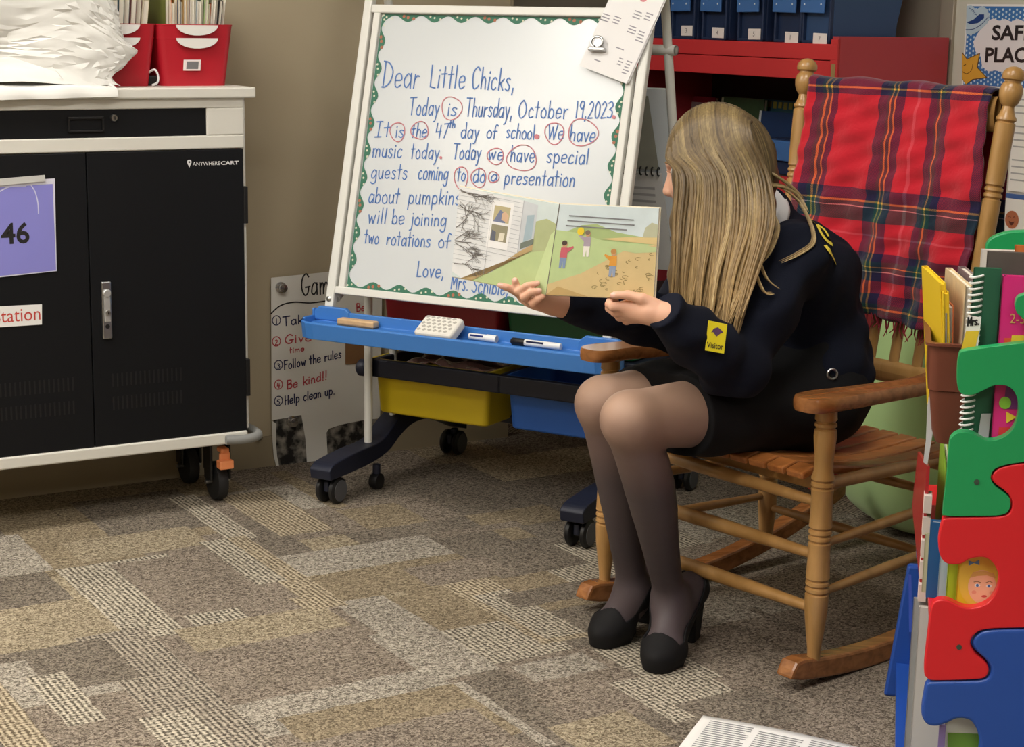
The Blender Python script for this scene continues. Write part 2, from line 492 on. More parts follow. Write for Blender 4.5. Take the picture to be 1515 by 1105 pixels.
# patches: far-left corner pixel, near-right corner pixel (the two ends of the diagonal), kind; the later ones lie on top
PATCH = [
    ((-60, 720), (330, 790), 'olive'), ((100, 745), (330, 775), 'dark'),
    ((95, 803), (318, 803), 'tan'), ((80, 843), (375, 921), 'rib'), ((170, 836), (458, 898), 'taupe'),
    ((265, 905), (370, 915), 'rib'), ((-40, 862), (117, 885), 'dark'), ((-60, 912), (185, 940), 'tan'),
    ((-60, 800), (80, 842), 'grey'), ((120, 945), (420, 1105), 'ribdark'), ((20, 965), (200, 1000), 'dark'),
    ((40, 1000), (190, 1105), 'rib'), ((-80, 1000), (70, 1105), 'ribtan'), ((80, 1080), (250, 1160), 'taupe'),
    ((200, 1060), (370, 1140), 'rib'), ((250, 933), (556, 949), 'tan'), ((280, 966), (705, 1003), 'taupe'),
    ((230, 968), (292, 960), 'tan'), ((340, 1046), (700, 1032), 'grey'), ((402, 1066), (792, 1083), 'olive'), ((420, 1105), (800, 1115), 'taupe'),
    ((498, 894), (736, 990), 'grey'), ((560, 940), (640, 1010), 'grey'), ((647, 863), (872, 938), 'ribtan'), ((700, 880), (872, 935), 'rib'),
    ((424, 856), (648, 866), 'olive'), ((590, 842), (770, 848), 'taupe'), ((385, 828), (672, 817), 'grey'),
    ((310, 779), (466, 815), 'dark'), ((250, 735), (390, 795), 'rib'), ((330, 735), (490, 781), 'ribtan'),
    ((300, 800), (508, 893), 'ribtan'), ((170, 836), (440, 886), 'taupe'), ((295, 803), (425, 856), 'rib'),
    ((400, 700), (520, 750), 'olive'), ((500, 755), (640, 770), 'olive'), ((640, 790), (780, 778), 'taupe'), ((760, 780), (900, 790), 'dark'),
    ((730, 880), (1000, 860), 'dark'), ((730, 985), (960, 1010), 'taupe'), ((760, 988), (900, 985), 'grey'), ((690, 1010), (800, 1105), 'grey'),
    ((780, 1030), (1000, 1040), 'taupe'), ((900, 1010), (1120, 1040), 'rib'), ((800, 1075), (1000, 1100), 'tan'), ((1000, 1040), (1200, 1060), 'dark'),
    ((1050, 800), (1200, 830), 'taupe'), ((1100, 900), (1250, 960), 'dark'),
]
cell = .025
A0, A1, B0, B1 = -3.1, 5.2, -3.3, BW
na = int(round((A1 - A0) / cell)); nb_ = int(round((B1 - B0) / cell))
kinds = list(CARPET)
occ = np.zeros((na, nb_), int)
rr = random.Random(3)
base_k = ['dark', 'taupe', 'olive', 'taupe', 'dark', 'grey', 'taupe', 'rib', 'tan', 'dark']
for i in range(0, na, 10):
    off = rr.randint(0, 12)
    j = -off
    while j < nb_:
        w = rr.choice([10, 14, 20, 24])
        occ[i:i + 10, max(j, 0):max(j + w, 0)] = kinds.index(rr.choice(base_k)); j += w
for (p, q, k) in PATCH:
    a = on_z(*p); c = on_z(*q)
    aa = sorted((a @ RA, c @ RA)); bb = sorted((a @ RB, c @ RB))
    i0, i1 = [int(round((x - A0) / cell)) for x in aa]; j0, j1 = [int(round((x - B0) / cell)) for x in bb]
    occ[max(i0, 0):i1, max(j0, 0):j1] = kinds.index(k)
me = bpy.data.meshes.new('floor')
ia, jb = np.meshgrid(np.arange(na + 1), np.arange(nb_ + 1), indexing='ij')
P = (A0 + ia[..., None] * cell) * RA + (B0 + jb[..., None] * cell) * RB
# slightly uneven borders so that the tufts of neighbouring patches mingle
P = P + RNG.normal(0, .0015, P.shape) * [1, 1, 0]
P[0] += -RA * .01; P[-1] += RA * .2
q = (ia[:-1, :-1] * (nb_ + 1) + jb[:-1, :-1]).ravel()
quads = np.stack([q, q + nb_ + 1, q + nb_ + 2, q + 1], 1)[:, ::-1]
me.from_pydata(P.reshape(-1, 3).tolist(), [], quads.tolist())
for k in kinds:
    me.materials.append(CARPET[k])
me.polygons.foreach_set('material_index', occ.ravel().astype(np.int32))
fl = bpy.data.objects.new('floor', me); COL.objects.link(fl); struct(fl)
slab('subfloor', -3.4, BW + .1, -3.2, 5.3, -.08, -.012, M_base)

# ---------------- ceiling troffers
M_lamp = mat('lamp_diffuser', '#fffaf2', .4, emit=1.0)
M_lamp.node_tree.nodes['Principled BSDF'].inputs['Emission Strength'].default_value = LAMP
M_lampframe = mat('lamp_frame', '#e8e8e4', .4)
for i, (a, b, lb, la) in enumerate(LIGHTS):
    c = RA * a + RB * b
    t = thing('ceiling_light', 'recessed white ceiling light panel, number %s along the ceiling' % ['one', 'two', 'three', 'four', 'five', 'six', 'seven', 'eight', 'nine'][i], 'ceiling light', tuple(c + UP * (CEIL - .03)), 'ceiling light panels')
    m = MB(FA).mat(M_lampframe)
    for s_ in (-1, 1):
        m.bx(b - lb / 2 - .03, b + lb / 2 + .03, a + s_ * (la / 2 + .015) - .015, a + s_ * (la / 2 + .015) + .015, CEIL - .03, CEIL)
        m.bx(b + s_ * (lb / 2 + .015) - .015, b + s_ * (lb / 2 + .015) + .015, a - la / 2, a + la / 2, CEIL - .03, CEIL)
    m.build('frame', t)
    MB(FA).mat(M_lamp).bx(b - lb / 2, b + lb / 2, a - la / 2, a + la / 2, CEIL - .02, CEIL - .004).build('diffuser', t)

# ---------------- chart sheet on the back wall
def wp(px, py, off=0.):
    return on_plane(px, py, RA * (AW - off), RA)
NW = -RA
M_paper = mat('chart_paper', '#e9e7e0', .7, var=.03, vscale=6)
M_ink_blue = mat('marker_blue', '#2f55a8', .6)
M_ink_navy = mat('marker_navy', '#1d2350', .6)
M_ink_black = mat('marker_black', '#1c1a1c', .6)
M_ink_red = mat('marker_red', '#c2444c', .6)
M_magnet = mat('magnet_steel', '#b9b9b9', .25, metal=1.)
gt = thing('chart_sheet', 'white chart sheet with numbered game rules held to the beige wall by magnets', 'chart', tuple(wp(480, 690, .002) * [1, 1, 0]))
out = [(401, 411), (487, 402), (566, 394), (562, 619), (540, 621), (505, 628), (487, 634), (483, 640), (485, 681), (454, 684), (452, 650), (446, 614), (425, 618), (409, 627), (404, 640)]
MB().mat(M_paper).flat([wp(x, y, .012) for x, y in out[:13] + [(402, 622)]]).build('sheet', gt, solid=.0006)
curl = [(402, 622), (409, 627), (408, 650), (410, 675), (413, 691), (409, 691), (405, 675), (403, 650)]
MB().mat(M_paper).flat([wp(x, y, .014) for x, y in curl]).build('torn_strip', gt, solid=.0006)
w = MB(); nn = NW
w.mat(M_ink_black); write(w, 'Games', wp(445, 437, .0135), wp(508, 433, .0135), .062, UP, nn, .0045)
w.ribbon(catmull([wp(x, y, .0135) for x, y in [(401, 464), (415, 452), (435, 447), (460, 448), (489, 444)]], 6), .004, nn)
def circ(px, py, r, off=.0135, fn=wp, ex=RB, n=18):
    c = fn(px, py, off)
    return [c + ex * r * math.cos(2 * math.pi * k / n) + UP * r * 1.1 * math.sin(2 * math.pi * k / n) for k in range(n + 1)]
for (n_, y, txt, x0, x1, y1, ink) in [('1', 474, 'Take turns', 418, 510, 471, M_ink_navy), ('2', 506, 'Give them', 421, 515, 500, M_ink_red), ('3', 541, 'Follow the rules', 420, 505, 530, M_ink_navy),
                                      ('4', 570, 'Be kind!!', 424, 484, 556, M_ink_red), ('5', 594, 'Help clean up.', 421, 495, 585, M_ink_navy)]:
    w.mat(ink)
    cx, cy = 409 if n_ in '12' else 412, {'1': 475, '2': 506, '3': 541, '4': 570, '5': 594}[n_]
    w.ribbon(circ(cx, cy - 1, .0125), .0028, nn)
    write(w, n_, wp(cx - 2, cy + 4, .0135), wp(cx + 2, cy + 4, .0135), .014, UP, nn, .0028)
    write(w, txt, wp(x0, {'1': 482, '2': 509, '3': 547, '4': 576, '5': 599}[n_], .0135), wp(x1, {'1': 472, '2': 497, '3': 529, '4': 561, '5': 583}[n_], .0135), .026, UP, nn, .0036)
w.mat(M_ink_red); write(w, 'time', wp(428, 522, .0135), wp(450, 519, .0135), .015, UP, nn, .0028)
write(w, 'Ben', wp(527, 461, .0135), wp(546, 459, .0135), .024, UP, nn, .0034)
w.build('handwriting', gt)
# photo print below the sheet
M_photo = bpy.data.materials.new('photo_print'); M_photo.use_nodes = True
_nt = M_photo.node_tree; _v = _nt.nodes.new('ShaderNodeTexNoise'); _v.inputs['Scale'].default_value = 28; _v.inputs['Detail'].default_value = 6
_tc = _nt.nodes.new('ShaderNodeTexCoord'); _r = _nt.nodes.new('ShaderNodeValToRGB')
for e_, c_ in zip((_r.color_ramp.elements[0], _r.color_ramp.elements[1]), ('#1b1a1a', '#cfc8bb')):
    e_.color = (*srgb(c_), 1)
_r.color_ramp.elements[0].position = .4; _r.color_ramp.elements[1].position = .78
_nt.links.new(_tc.outputs['Object'], _v.inputs['Vector']); _nt.links.new(_v.outputs['Fac'], _r.inputs[0]); _nt.links.new(_r.outputs[0], _nt.nodes['Principled BSDF'].inputs['Base Color'])
tag(MB().mat(M_photo).flat([wp(x, y, .009) for x, y in [(404, 615), (556, 600), (556, 672), (410, 690)]]).build('photo_print', None, solid=.0006),
    'dark photo print on the wall showing below the chart sheet', 'print')
for (x, y, d) in ((415, 425, 'upper left corner'), (431, 623, 'torn lower edge')):
    c = wp(x, y, .012)
    o = MB().mat(M_magnet).lathe([(.016, 0), (.016, .006), (.009, .008), (.009, .014), (.012, .017), (.012, .024), (.0, .026)], c, NW, 16).build('magnet', None, smooth=True)
    tag(o, 'round silver magnet holding the %s of the chart sheet' % d, 'magnet', 'round magnets on the chart sheet')
tag(MB().mat(mat('cardboard', '#8a6541', .8, var=.15, vscale=30)).flat([wp(x, y, .016) for x, y in [(511, 503), (549, 500), (549, 536), (511, 539)]]).build('card', None, solid=.001),
    'brown card stuck on the right part of the chart sheet', 'card')
tag(MB().mat(M_magnet).lathe([(.012, 0), (.012, .01), (.007, .014)], wp(381, 646, .008), NW, 12).build('wall_stud', None, smooth=True), 'small grey round stud on the baseboard between cart and chart', 'stud')
# ================================================================ CHARGING CART
AC = 4.265
FC = Frame(RA * AC + RB * 1.741, RB, RA, UP)      # x right along the front, y into the wall, z up; x=0 right body edge
def cp(px, py, off=0.):
    return FC.inv(on_plane(px, py, RA * (AC - off), RA))
M_white = mat('cart_white_enamel', '#dddbd2', .35, var=.02)
M_black = mat('cart_black_panel', '#07090e', .55, bump=.05, bscale=900, spec=.3)
M_black2 = mat('black_plastic', '#121214', .45)
M_steel = mat('brushed_steel', '#b5b6b6', .3, metal=1.)
M_bump = mat('grey_rubber', '#8b8c8a', .6)
M_orange = mat('orange_plastic', '#ff9f68', .4)
M_rubber = mat('tyre_rubber', '#1d1d1f', .7)
W_ = .84
cart = thing('charging_cart', 'white and black metal charging cart on casters against the beige wall', 'cart', tuple(FC((-W_ / 2, .165, 0))))
D_ = .33
MB(FC).mat(M_white).bx(-W_ - .028, .029, -.025, D_ + .01, 1.081, 1.108).build('top', cart, bevel=.004)
b = MB(FC).mat(M_white)
b.bx(-W_, .008, .0, D_, .21, 1.081)
b.bx(-W_, 0, -.012, .0, 1.056, 1.081).bx(-W_, 0, -.012, 0, .953, .987).bx(-.1, 0, -.012, 0, .987, 1.056).bx(-W_, -W_ + .1, -.012, 0, .987, 1.056)
b.build('body', cart, bevel=.003)
MB(FC).mat(M_white).bx(-W_ - .005, -.003, -.018, D_, .177, .208).build('bottom_frame', cart, bevel=.004)
d = MB(FC).mat(M_black).bx(-W_ + .1, -.1, -.006, .0, .987, 1.056).build('drawer', cart, bevel=.001)
x0, z0 = cp(99, 196)[[0, 2]]; x1, z1 = cp(152, 172)[[0, 2]]
h = MB(FC).mat(M_black2)
h.bx(x0, x1, -.012, -.006, z1 - .006, z1).bx(x0, x1, -.012, -.006, z0, z0 + .005).bx(x0, x0 + .005, -.012, -.006, z0, z1).bx(x1 - .005, x1, -.012, -.006, z0, z1)
h.build('drawer_handle', d, bevel=.001)
k = cp(167, 174)
MB(FC).mat(M_steel).lathe([(.0095, 0), (.0095, .006), (.007, .009), (0, .009)], (k[0], -.006, k[2]), (0, -1, 0), 18).mat(M_black2).bx(k[0] - .001, k[0] + .001, -.0165, -.0145, k[2] - .004, k[2] + .004).build('drawer_lock', d, smooth=True)
xs = cp(130, 400)[0]
for nm, xa, xb in (('right', xs + .0015, -.004), ('left', -W_ + .004, xs - .0015)):
    d = MB(FC).mat(M_black).bx(xa, xb, -.014, 0, .209, .951).build('door', cart, bevel=.0015)
    for row in (.30, .36):
        v = MB(FC).mat(M_black2)
        for i in range(16):
            x = xa + .05 + i * .012 if nm == 'right' else xb - .05 - i * .012
            v.bx(x - .002, x + .002, -.0145, -.0135, row, row + .034)
        v.build('vent', d)
    if nm == 'right':
        door_r = d
    else:
        door_l = d
c0 = cp(145, 500); c1 = cp(163, 414)
cx = (c0[0] + c1[0]) / 2; hw = .0125
lk = MB(FC).mat(M_steel).bx(cx - hw, cx + hw, -.024, -.014, c0[2], c1[2]).build('latch_handle', door_r, bevel=.003)
LH = c1[2] - c0[2]; lz = lambda f_: c0[2] + LH * f_
MB(FC).mat(mat('latch_silver', '#c9cac9', .35, metal=.6)).bx(cx - hw * .62, cx + hw * .62, -.030, -.023, lz(.30), lz(.86)).lathe([(.0105, 0), (.0105, .007), (.008, .009), (0, .009)], (cx, -.023, lz(.80)), (0, -1, 0), 16).build('latch_lever', door_r, bevel=.002)
MB(FC).mat(M_steel).lathe([(.0065, 0), (.0065, .005), (0, .006)], (cx, -.029, lz(.46)), (0, -1, 0), 14).mat(M_black2).bx(cx - .001, cx + .001, -.0358, -.0345, lz(.44), lz(.48)).lathe([(.0055, 0), (.0055, .0016), (0, .0018)], (cx, -.024, lz(.22)), (0, -1, 0), 12).build('latch_keyhole', door_r, smooth=True)
# logo
t = MB(FC).mat(mat('logo_white', '#e4e4e4', .5))
l0 = cp(282, 244.5); l1 = cp(323, 236); l2 = cp(350, 243.5)
print_text(t, 'ANYWHERE', (l0[0], -.0146, l0[2]), (1, 0, 0), (0, 0, 1), width=l1[0] - l0[0] - .001, height=l1[2] - l0[2] - .003)
print_text(t, 'CART', (l1[0] + .001, -.0146, l0[2]), (1, 0, 0), (0, 0, 1), width=l2[0] - l1[0] - .001, height=l1[2] - l0[2] - .003, bold=.03)
pc = cp(277, 239)
pin = [(math.cos(a) * .006, math.sin(a) * .006) for a in np.linspace(-.6, math.pi + .6, 14)] + [(0, -.014)]
t.add([(pc[0] + x, -.0146, pc[2] + z) for x, z in pin], [tuple(range(15))])
t.mat(M_black).add([(pc[0] + .0025 * math.cos(a), -.0149, pc[2] + .0025 * math.sin(a)) for a in np.linspace(0, 2 * math.pi, 10)[:-1]], [tuple(range(9))])
t.build('logo', door_r)
m = MB(FC).mat(M_black2)
for z in (.545 + .29, .335):
    pass
for zt, zb in ((cp(363, 275)[2], cp(363, 330)[2]), (cp(360, 530)[2], cp(360, 585)[2])):
    MB(FC).mat(M_black2).bx(-.004, .008, -.014, .012, zb, zt).build('hinge', cart, bevel=.002)
# side handle bracket
z = cp(372, 178)[2]
poly = [(0, .03), (.012, .028), (.026, .012), (.03, .0), (.026, -.012), (.012, -.02), (0, -.03)]
MB(FC).mat(M_black2).prism(poly, (0, .05, z), (1, 0, 0), (0, 0, 1), -.04).build('side_bracket', cart, bevel=.003)
# corner bumper
MB(FC).mat(M_bump).tube(catmull([(-.07, -.03, .192), (-.02, -.035, .19), (.02, -.025, .192), (.032, .01, .194), (.032, .08, .194)], 5), .0125, 12).build('corner_bumper', cart, smooth=True)
# casters
def cart_caster(x, y, brake):
    cs = MB(FC).mat(M_black2).bx(x - .028, x + .028, y - .03, y + .03, .167, .177).bx(x - .03, x - .022, y - .028, y + .02, .06, .167).bx(x + .022, x + .03, y - .028, y + .02, .06, .167)
    cs = cs.build('caster', cart, bevel=.003)
    MB(FC).mat(M_rubber).lathe([(.03, -.016), (.05, -.014), (.053, -.006), (.053, .006), (.05, .014), (.03, .016)], (x, y, .053), (1, 0, 0), 24).build('wheel', cs, smooth=True)
    MB(FC).mat(M_steel).cyl((x - .034, y, .053), (x + .034, y, .053), .006, n=10).build('axle', cs, smooth=True)
    if brake:
        MB(FC).mat(M_orange).bx(x - .012, x + .012, y - .064, y - .028, .142, .156).bx(x - .015, x + .015, y - .062, y - .05, .12, .144).bx(x - .02, x + .02, y - .075, y - .045, .1, .124).build('brake_pedal', cs, bevel=.004)
cart_caster(-.052, .085, True); cart_caster(-W_ + .06, .085, True); cart_caster(-.06, .28, False); cart_caster(-W_ + .06, .28, False)

# ---------------- sheet in a clear sleeve, and label, stuck on the left door
M_purple = mat('purple_paper', '#8c8bd8', .35, coat=.3, var=.05, vscale=10)
M_clear = mat('clear_sleeve', '#dfe0ee', .2, trans=.0, coat=.5)
sl = thing('door_sign', 'purple sheet reading 46 in a clear sleeve on the left cart door', 'sign', tuple(on_plane(20, 400, RA * (AC - .016), RA)))
c = lambda x, y, o=.0165: on_plane(x, y, RA * (AC - o), RA)
MB().mat(M_clear).flat([c(-90, 275), c(81, 264), (c(84, 401)), c(-90, 420)]).build('sleeve', sl, solid=.0005)
MB().mat(M_purple).flat([c(-88, 283, .0172), c(78, 272, .0172), c(83, 400, .0172), c(-88, 417, .0172)]).build('sheet', sl)
MB().mat(mat('magnet_strip', '#c9c9c6', .3)).flat([c(-90, 272, .019), c(66, 259, .019), c(67, 268, .019), c(-90, 283, .019)]).build('magnet_strip', sl, solid=.004)
t = MB().mat(M_ink_black); a = c(2, 362, .0175)
print_text(t, '46', a, RB, UP, width=np.linalg.norm(c(44, 358, .0175) - a), height=c(2, 330, .0175)[2] - a[2], bold=.02)
t.build('number', sl)
MB().mat(mat('painted_glare', '#d8d8f4', .15)).ribbon(catmull([c(x, y, .0175) for x, y in [(46, 274), (52, 284), (56, 300), (57, 316)]], 5), .0025, NW).ribbon(catmull([c(x, y, .0175) for x, y in [(0, 283), (15, 276), (38, 275)]], 5), .003, NW).build('sleeve_glare', sl)  # glare on the clear sleeve, drawn in as pale strokes
sg = thing('door_label', 'white label with red lettering below the purple sign on the cart door', 'label', tuple(c(20, 482)))
MB().mat(mat('label_white', '#efeeec', .5)).flat([c(-60, 456), c(62, 450), c(62, 480), c(-60, 488)]).build('card', sg, solid=.0006)
t = MB().mat(mat('letter_red', '#c8453d', .5)); a = c(-9, 478.5, .0172)
print_text(t, 'Station', a, unit(c(60, 473, .0172) - a), UP, width=np.linalg.norm(c(60, 473, .0172) - a), height=.033)
t.build('lettering', sg)

# ---------------- red book bins on the cart
M_bin = mat('red_bin_plastic', '#b81c2c', .4, var=.05)
M_binw = mat('white_bin_handle', '#eceae6', .4)
def red_bin(xc, y0, label, z=1.108, wb=.172, wt=.205, d=.235, h=.152, sticker=True):
    fr = FC.sub((xc, y0, z))
    t = thing('book_bin', label, 'bin', tuple(fr((0, d / 2, 0))), 'red bins on the cart')
    fl_ = (wt - wb) / 2
    def ring(s, zz, inset=0.):       # rounded rectangle
        w = wb / 2 + fl_ * s - inset; y_0 = .0 - .012 * s + inset; y_1 = d + .012 * s - inset; r = .018
        pts = []
        for (cx, cy, a0) in ((w - r, y_0 + r, -90), (w - r, y_1 - r, 0), (-w + r, y_1 - r, 90), (-w + r, y_0 + r, 180)):
            for k in range(5):
                a = math.radians(a0 + 22.5 * k); pts.append((cx + r * math.cos(a), cy + r * math.sin(a), zz))
        return pts
    m = MB(fr).mat(M_bin)
    rings = [ring(0, .0), ring(.0, .004), ring(.78, h * .78), ring(.84, h * .78), ring(.84, h * .80), ring(.8, h * .8), ring(.98, h), ring(1.05, h), ring(1.05, h + .003), ring(.95, h + .003, .003), ring(.78, h * .78, .004), ring(.05, .006, .004)]
    n = 20; vs = [p for r_ in rings for p in r_]
    fs = [tuple(range(n - 1, -1, -1))] + [(i * n + k, i * n + (k + 1) % n, (i + 1) * n + (k + 1) % n, (i + 1) * n + k) for i in range(len(rings) - 1) for k in range(n)] + [tuple((len(rings) - 1) * n + k for k in range(n))]
    m.add(vs, fs).build('tub', t, smooth=True)
    hm = MB(fr).mat(M_binw)
    for zt in (h + .002, h * .80):
        y = -.017 if zt > h else -.0155
        arc = [(.056 * math.cos(a) , zt - .001 - .026 * math.sin(a)) for a in np.linspace(0, math.pi, 14)]
        hm.prism(arc, (0, y, 0), (1, 0, 0), (0, 0, 1), .004)
    hm.build('handle', t)
    if sticker:
        s_ = MB(fr).mat(mat('sticker_white', '#eee2e0', .5)); q = .3
        o = np.array((-.012, -.0095, .052))
        s_.prism([(-.024, -.013), (.022, -.013), (.024, .014), (-.022, .014)], o, (1, 0, 0), (0, 0, 1), .0008)
        s_.mat(mat('sticker_grey', '#77777a', .6)).prism([(-.016, -.009), (.016, -.009), (.018, .010), (-.014, .010)], o + [0, -.0003, 0], (1, 0, 0), (0, 0, 1), .0008)
        s_.mat(mat('sticker_white', '#eee2e0', .5))
        for zz in (-.004, .002):
            s_.bx(o[0] - .012, o[0] + .013, o[1] - .0008, o[1] - .0004, o[2] + zz, o[2] + zz + .002)
        s_.build('sticker', t)
    return fr
xr = cp(305, 124)[0]; xl = cp(188, 124)[0]
ORD = ['first', 'second', 'third', 'fourth', 'fifth', 'sixth', 'seventh', 'eighth', 'ninth', 'tenth', 'eleventh', 'twelfth', 'thirteenth', 'fourteenth', 'fifteenth', 'sixteenth', 'seventeenth', 'eighteenth', 'nineteenth', 'twentieth']
BCOL = {'white': '#e3e0d6', 'cream': '#d9ceb2', 'teal': '#2f4d58', 'black': '#1f2022', 'tan': '#b58f4d', 'olive': '#6d7436', 'dusty pink': '#a56f67', 'pale blue': '#a9b9c4', 'pale green': '#a9bd84', 'dark green': '#41564a', 'orange': '#cf6d38', 'grey': '#8f8d8a', 'maroon': '#5a2c28', 'slate blue': '#3d4f63'}
def books_in(fr, seq, d, zb, where, group, half=.09):
    n = len(seq); x = -half
    for i, cn in enumerate(seq):
        th = (2 * half / n) * .86; lean = .02 + .16 * (i / n - .35) * (i / n > .3)
        hh = .235 + .035 * math.sin(i * 2.3); dep = .19 + .02 * math.cos(i * 1.7)
        cx = -half + (i + .5) * 2 * half / n
        ax = np.array([[math.cos(lean), 0, -math.sin(lean)], [0, 1, 0], [math.sin(lean), 0, math.cos(lean)]])
        k = 1 - .18 * (1 - 0)
        c = np.array([cx * .8 + math.sin(lean) * hh / 2, .022 + dep / 2 + .004 * math.sin(i * 3), zb + hh / 2 + th * math.sin(abs(lean))])
        t = thing('picture_book', '%s thin book standing in the %s, %s from its left end' % (cn, where, ORD[i]), 'book', tuple(fr(c - [0, 0, hh / 2])), group)
        mb = MB(fr).mat(mat('cover_' + cn.replace(' ', '_'), BCOL[cn], .5)); g = .0008
        for s_ in (-1, 1):
            mb.box(c + ax[0] * s_ * (th / 2 - g / 2), (g, dep, hh), ax)
        mb.box(c - ax[1] * (dep / 2 - .0006) * -1, (th, .001, hh), ax)
        mb.build('cover', t)
        MB(fr).mat(mat('page_edge', '#dcd6c6', .8)).box(c - [0, .001, 0], (th - 2 * g, dep - .006, hh - .005), ax).build('pages', t)
fr1 = red_bin(xr, .075, 'red plastic bin of thin books at the right end of the cart top')
books_in(fr1, ['olive', 'orange', 'cream', 'tan', 'slate blue', 'white', 'tan', 'dusty pink', 'white', 'pale blue', 'white', 'dark green', 'pale green', 'orange', 'white', 'grey', 'black', 'white'], .2, 1.108 - 1.108 + .008, 'right red bin', 'thin books in the right red bin')
fr2 = red_bin(xl, .075, 'red plastic bin of books half hidden behind the crumpled white paper', sticker=False)
books_in(fr2, ['white', 'cream', 'black', 'white', 'black', 'white', 'teal', 'grey', 'maroon', 'maroon', 'cream'], .2, .008, 'left red bin', 'thin books in the left red bin')
# adapter between the bins
ad = cp(243, 122)
t = thing('power_adapter', 'small black power adapter with white cord loop between the red bins', 'adapter', tuple(FC((ad[0], .12, 1.108))))
MB(FC).mat(M_black2).bx(ad[0] - .02, ad[0] + .02, .1, .16, 1.108, 1.133).build('body', t, bevel=.004)
MB(FC).mat(mat('white_cord', '#e8e8e8', .4)).tube(catmull([(ad[0] - .01, .06, 1.111), (ad[0], .05, 1.118), (ad[0] + .002, .05, 1.135), (ad[0] - .006, .055, 1.15), (ad[0] - .014, .1, 1.134)], 5), .0028, 8).build('cord', t, smooth=True)
# black power cord down the wall behind the cart
tag(MB(FC).mat(M_black2).tube([(.012, D_ + .018, CEIL), (.016, D_ + .018, 1.1), (.012, D_ + .018, .5), (.012, D_ + .018, .02)], .0035, 8).build('wall_cable', None, smooth=True), 'thin black cable running down the wall beside the cart', 'cable')

# ---------------- crumpled white paper bundle on the cart top
def crumple(P, amp, seed, k=9, scale=6.):
    r = np.random.default_rng(seed); out = np.zeros(len(P))
    for i in range(k):
        d = unit(r.normal(size=3)); f = scale * (1.35 ** i) * .55; ph = r.uniform(0, 6)
        s = P @ d * f + ph + .8 * np.sin(P @ unit(r.normal(size=3)) * f * .7 + ph)
        out += (np.abs((s / math.pi) % 2 - 1) - .5) * amp / (1.3 ** i)
    return out
M_wrap = mat('white_wrapping_paper', '#e4e3de', .5, var=.02, sheen=.2)
zc = 1.108
nu, nv = 74, 36
pts = []
for j in range(nv):
    for i in range(nu):
        u = i / nu * 2 * math.pi; v = j / (nv - 1)
        cs, sn = math.cos(u), math.sin(u)
        fx = math.copysign(abs(cs) ** .55, cs); fy = math.copysign(abs(sn) ** .55, sn)
        x = -.62 + fx * .355
        # left half fills the cart depth; the right end is a thin fold standing in front of the bins
        k = np.clip((x + .46) / .05, 0, 1); k = k * k * (3 - 2 * k)
        y0, y1 = -.03, .27 * (1 - k) + .055 * k
        y = (y0 + y1) / 2 + fy * (y1 - y0) / 2
        top = .36 * (1 - k) + k * (.36 - 1.0 * max(0, x + .40) ** 1.15 * 1.6)
        shr = 1 - .35 * v ** 4
        notch = .055 * math.exp(-((v - .06) / .12) ** 2) * k
        tip = .03 * math.exp(-((v - .42) / .1) ** 2) * max(fx, 0) ** 4
        pts.append((-.62 + (x + .62) * (1 - .10 * v ** 2 * (fx > 0)) - notch * max(fx, 0) + tip, (y0 + y1) / 2 + (y - (y0 + y1) / 2) * shr, zc + .002 + v * top))
P = np.array(pts)
C_ = np.array([-.62, .08, zc + .1])
dn = (P - C_); dn /= np.linalg.norm(dn, axis=1)[:, None]
P = P + np.random.default_rng(8).normal(0, .0016, P.shape) * [1, 1, .6]
am = crumple(P, .05, 11, 5, 7.) + crumple(P, .016, 5, 6, 20.)
fade = np.clip((P[:, 2] - zc) / .03, 0, 1)
P = P + dn * (am * (.35 + .65 * fade))[:, None]
P[:, 2] = np.maximum(P[:, 2], zc + .002)
fs = sum([[(j * nu + i, j * nu + (i + 1) % nu, (j + 1) * nu + (i + 1) % nu), (j * nu + i, (j + 1) * nu + (i + 1) % nu, (j + 1) * nu + i)] if (i + j) % 2 else [(j * nu + i, j * nu + (i + 1) % nu, (j + 1) * nu + i), (j * nu + (i + 1) % nu, (j + 1) * nu + (i + 1) % nu, (j + 1) * nu + i)] for j in range(nv - 1) for i in range(nu)], [])
mb = MB(FC).mat(M_wrap); mb.add(P, fs + [tuple((nv - 1) * nu + k for k in range(nu))])
# flap of the same paper lying over the front edge
def flap(u, v):
    x = -.97 + u * .63; yy = [.03, -.018, -.034, -.038, -.037][0]
    prof = catmull([(.06, 1.135), (.0, 1.118), (-.03, 1.112), (-.040, 1.098), (-.042, 1.076 + .012 * u)], 6)
    p = prof[min(int(v * (len(prof) - 1) + .5), len(prof) - 1)]
    return (x, p[0] + .004 * math.sin(u * 31) * v, p[1] + .004 * math.sin(u * 17) * (1 - v))
mb.grid(flap, 60, 24)
tag(mb.build('paper_bundle', None, smooth=True, angle=24), 'crumpled white paper bundle on the left of the cart top', 'paper')
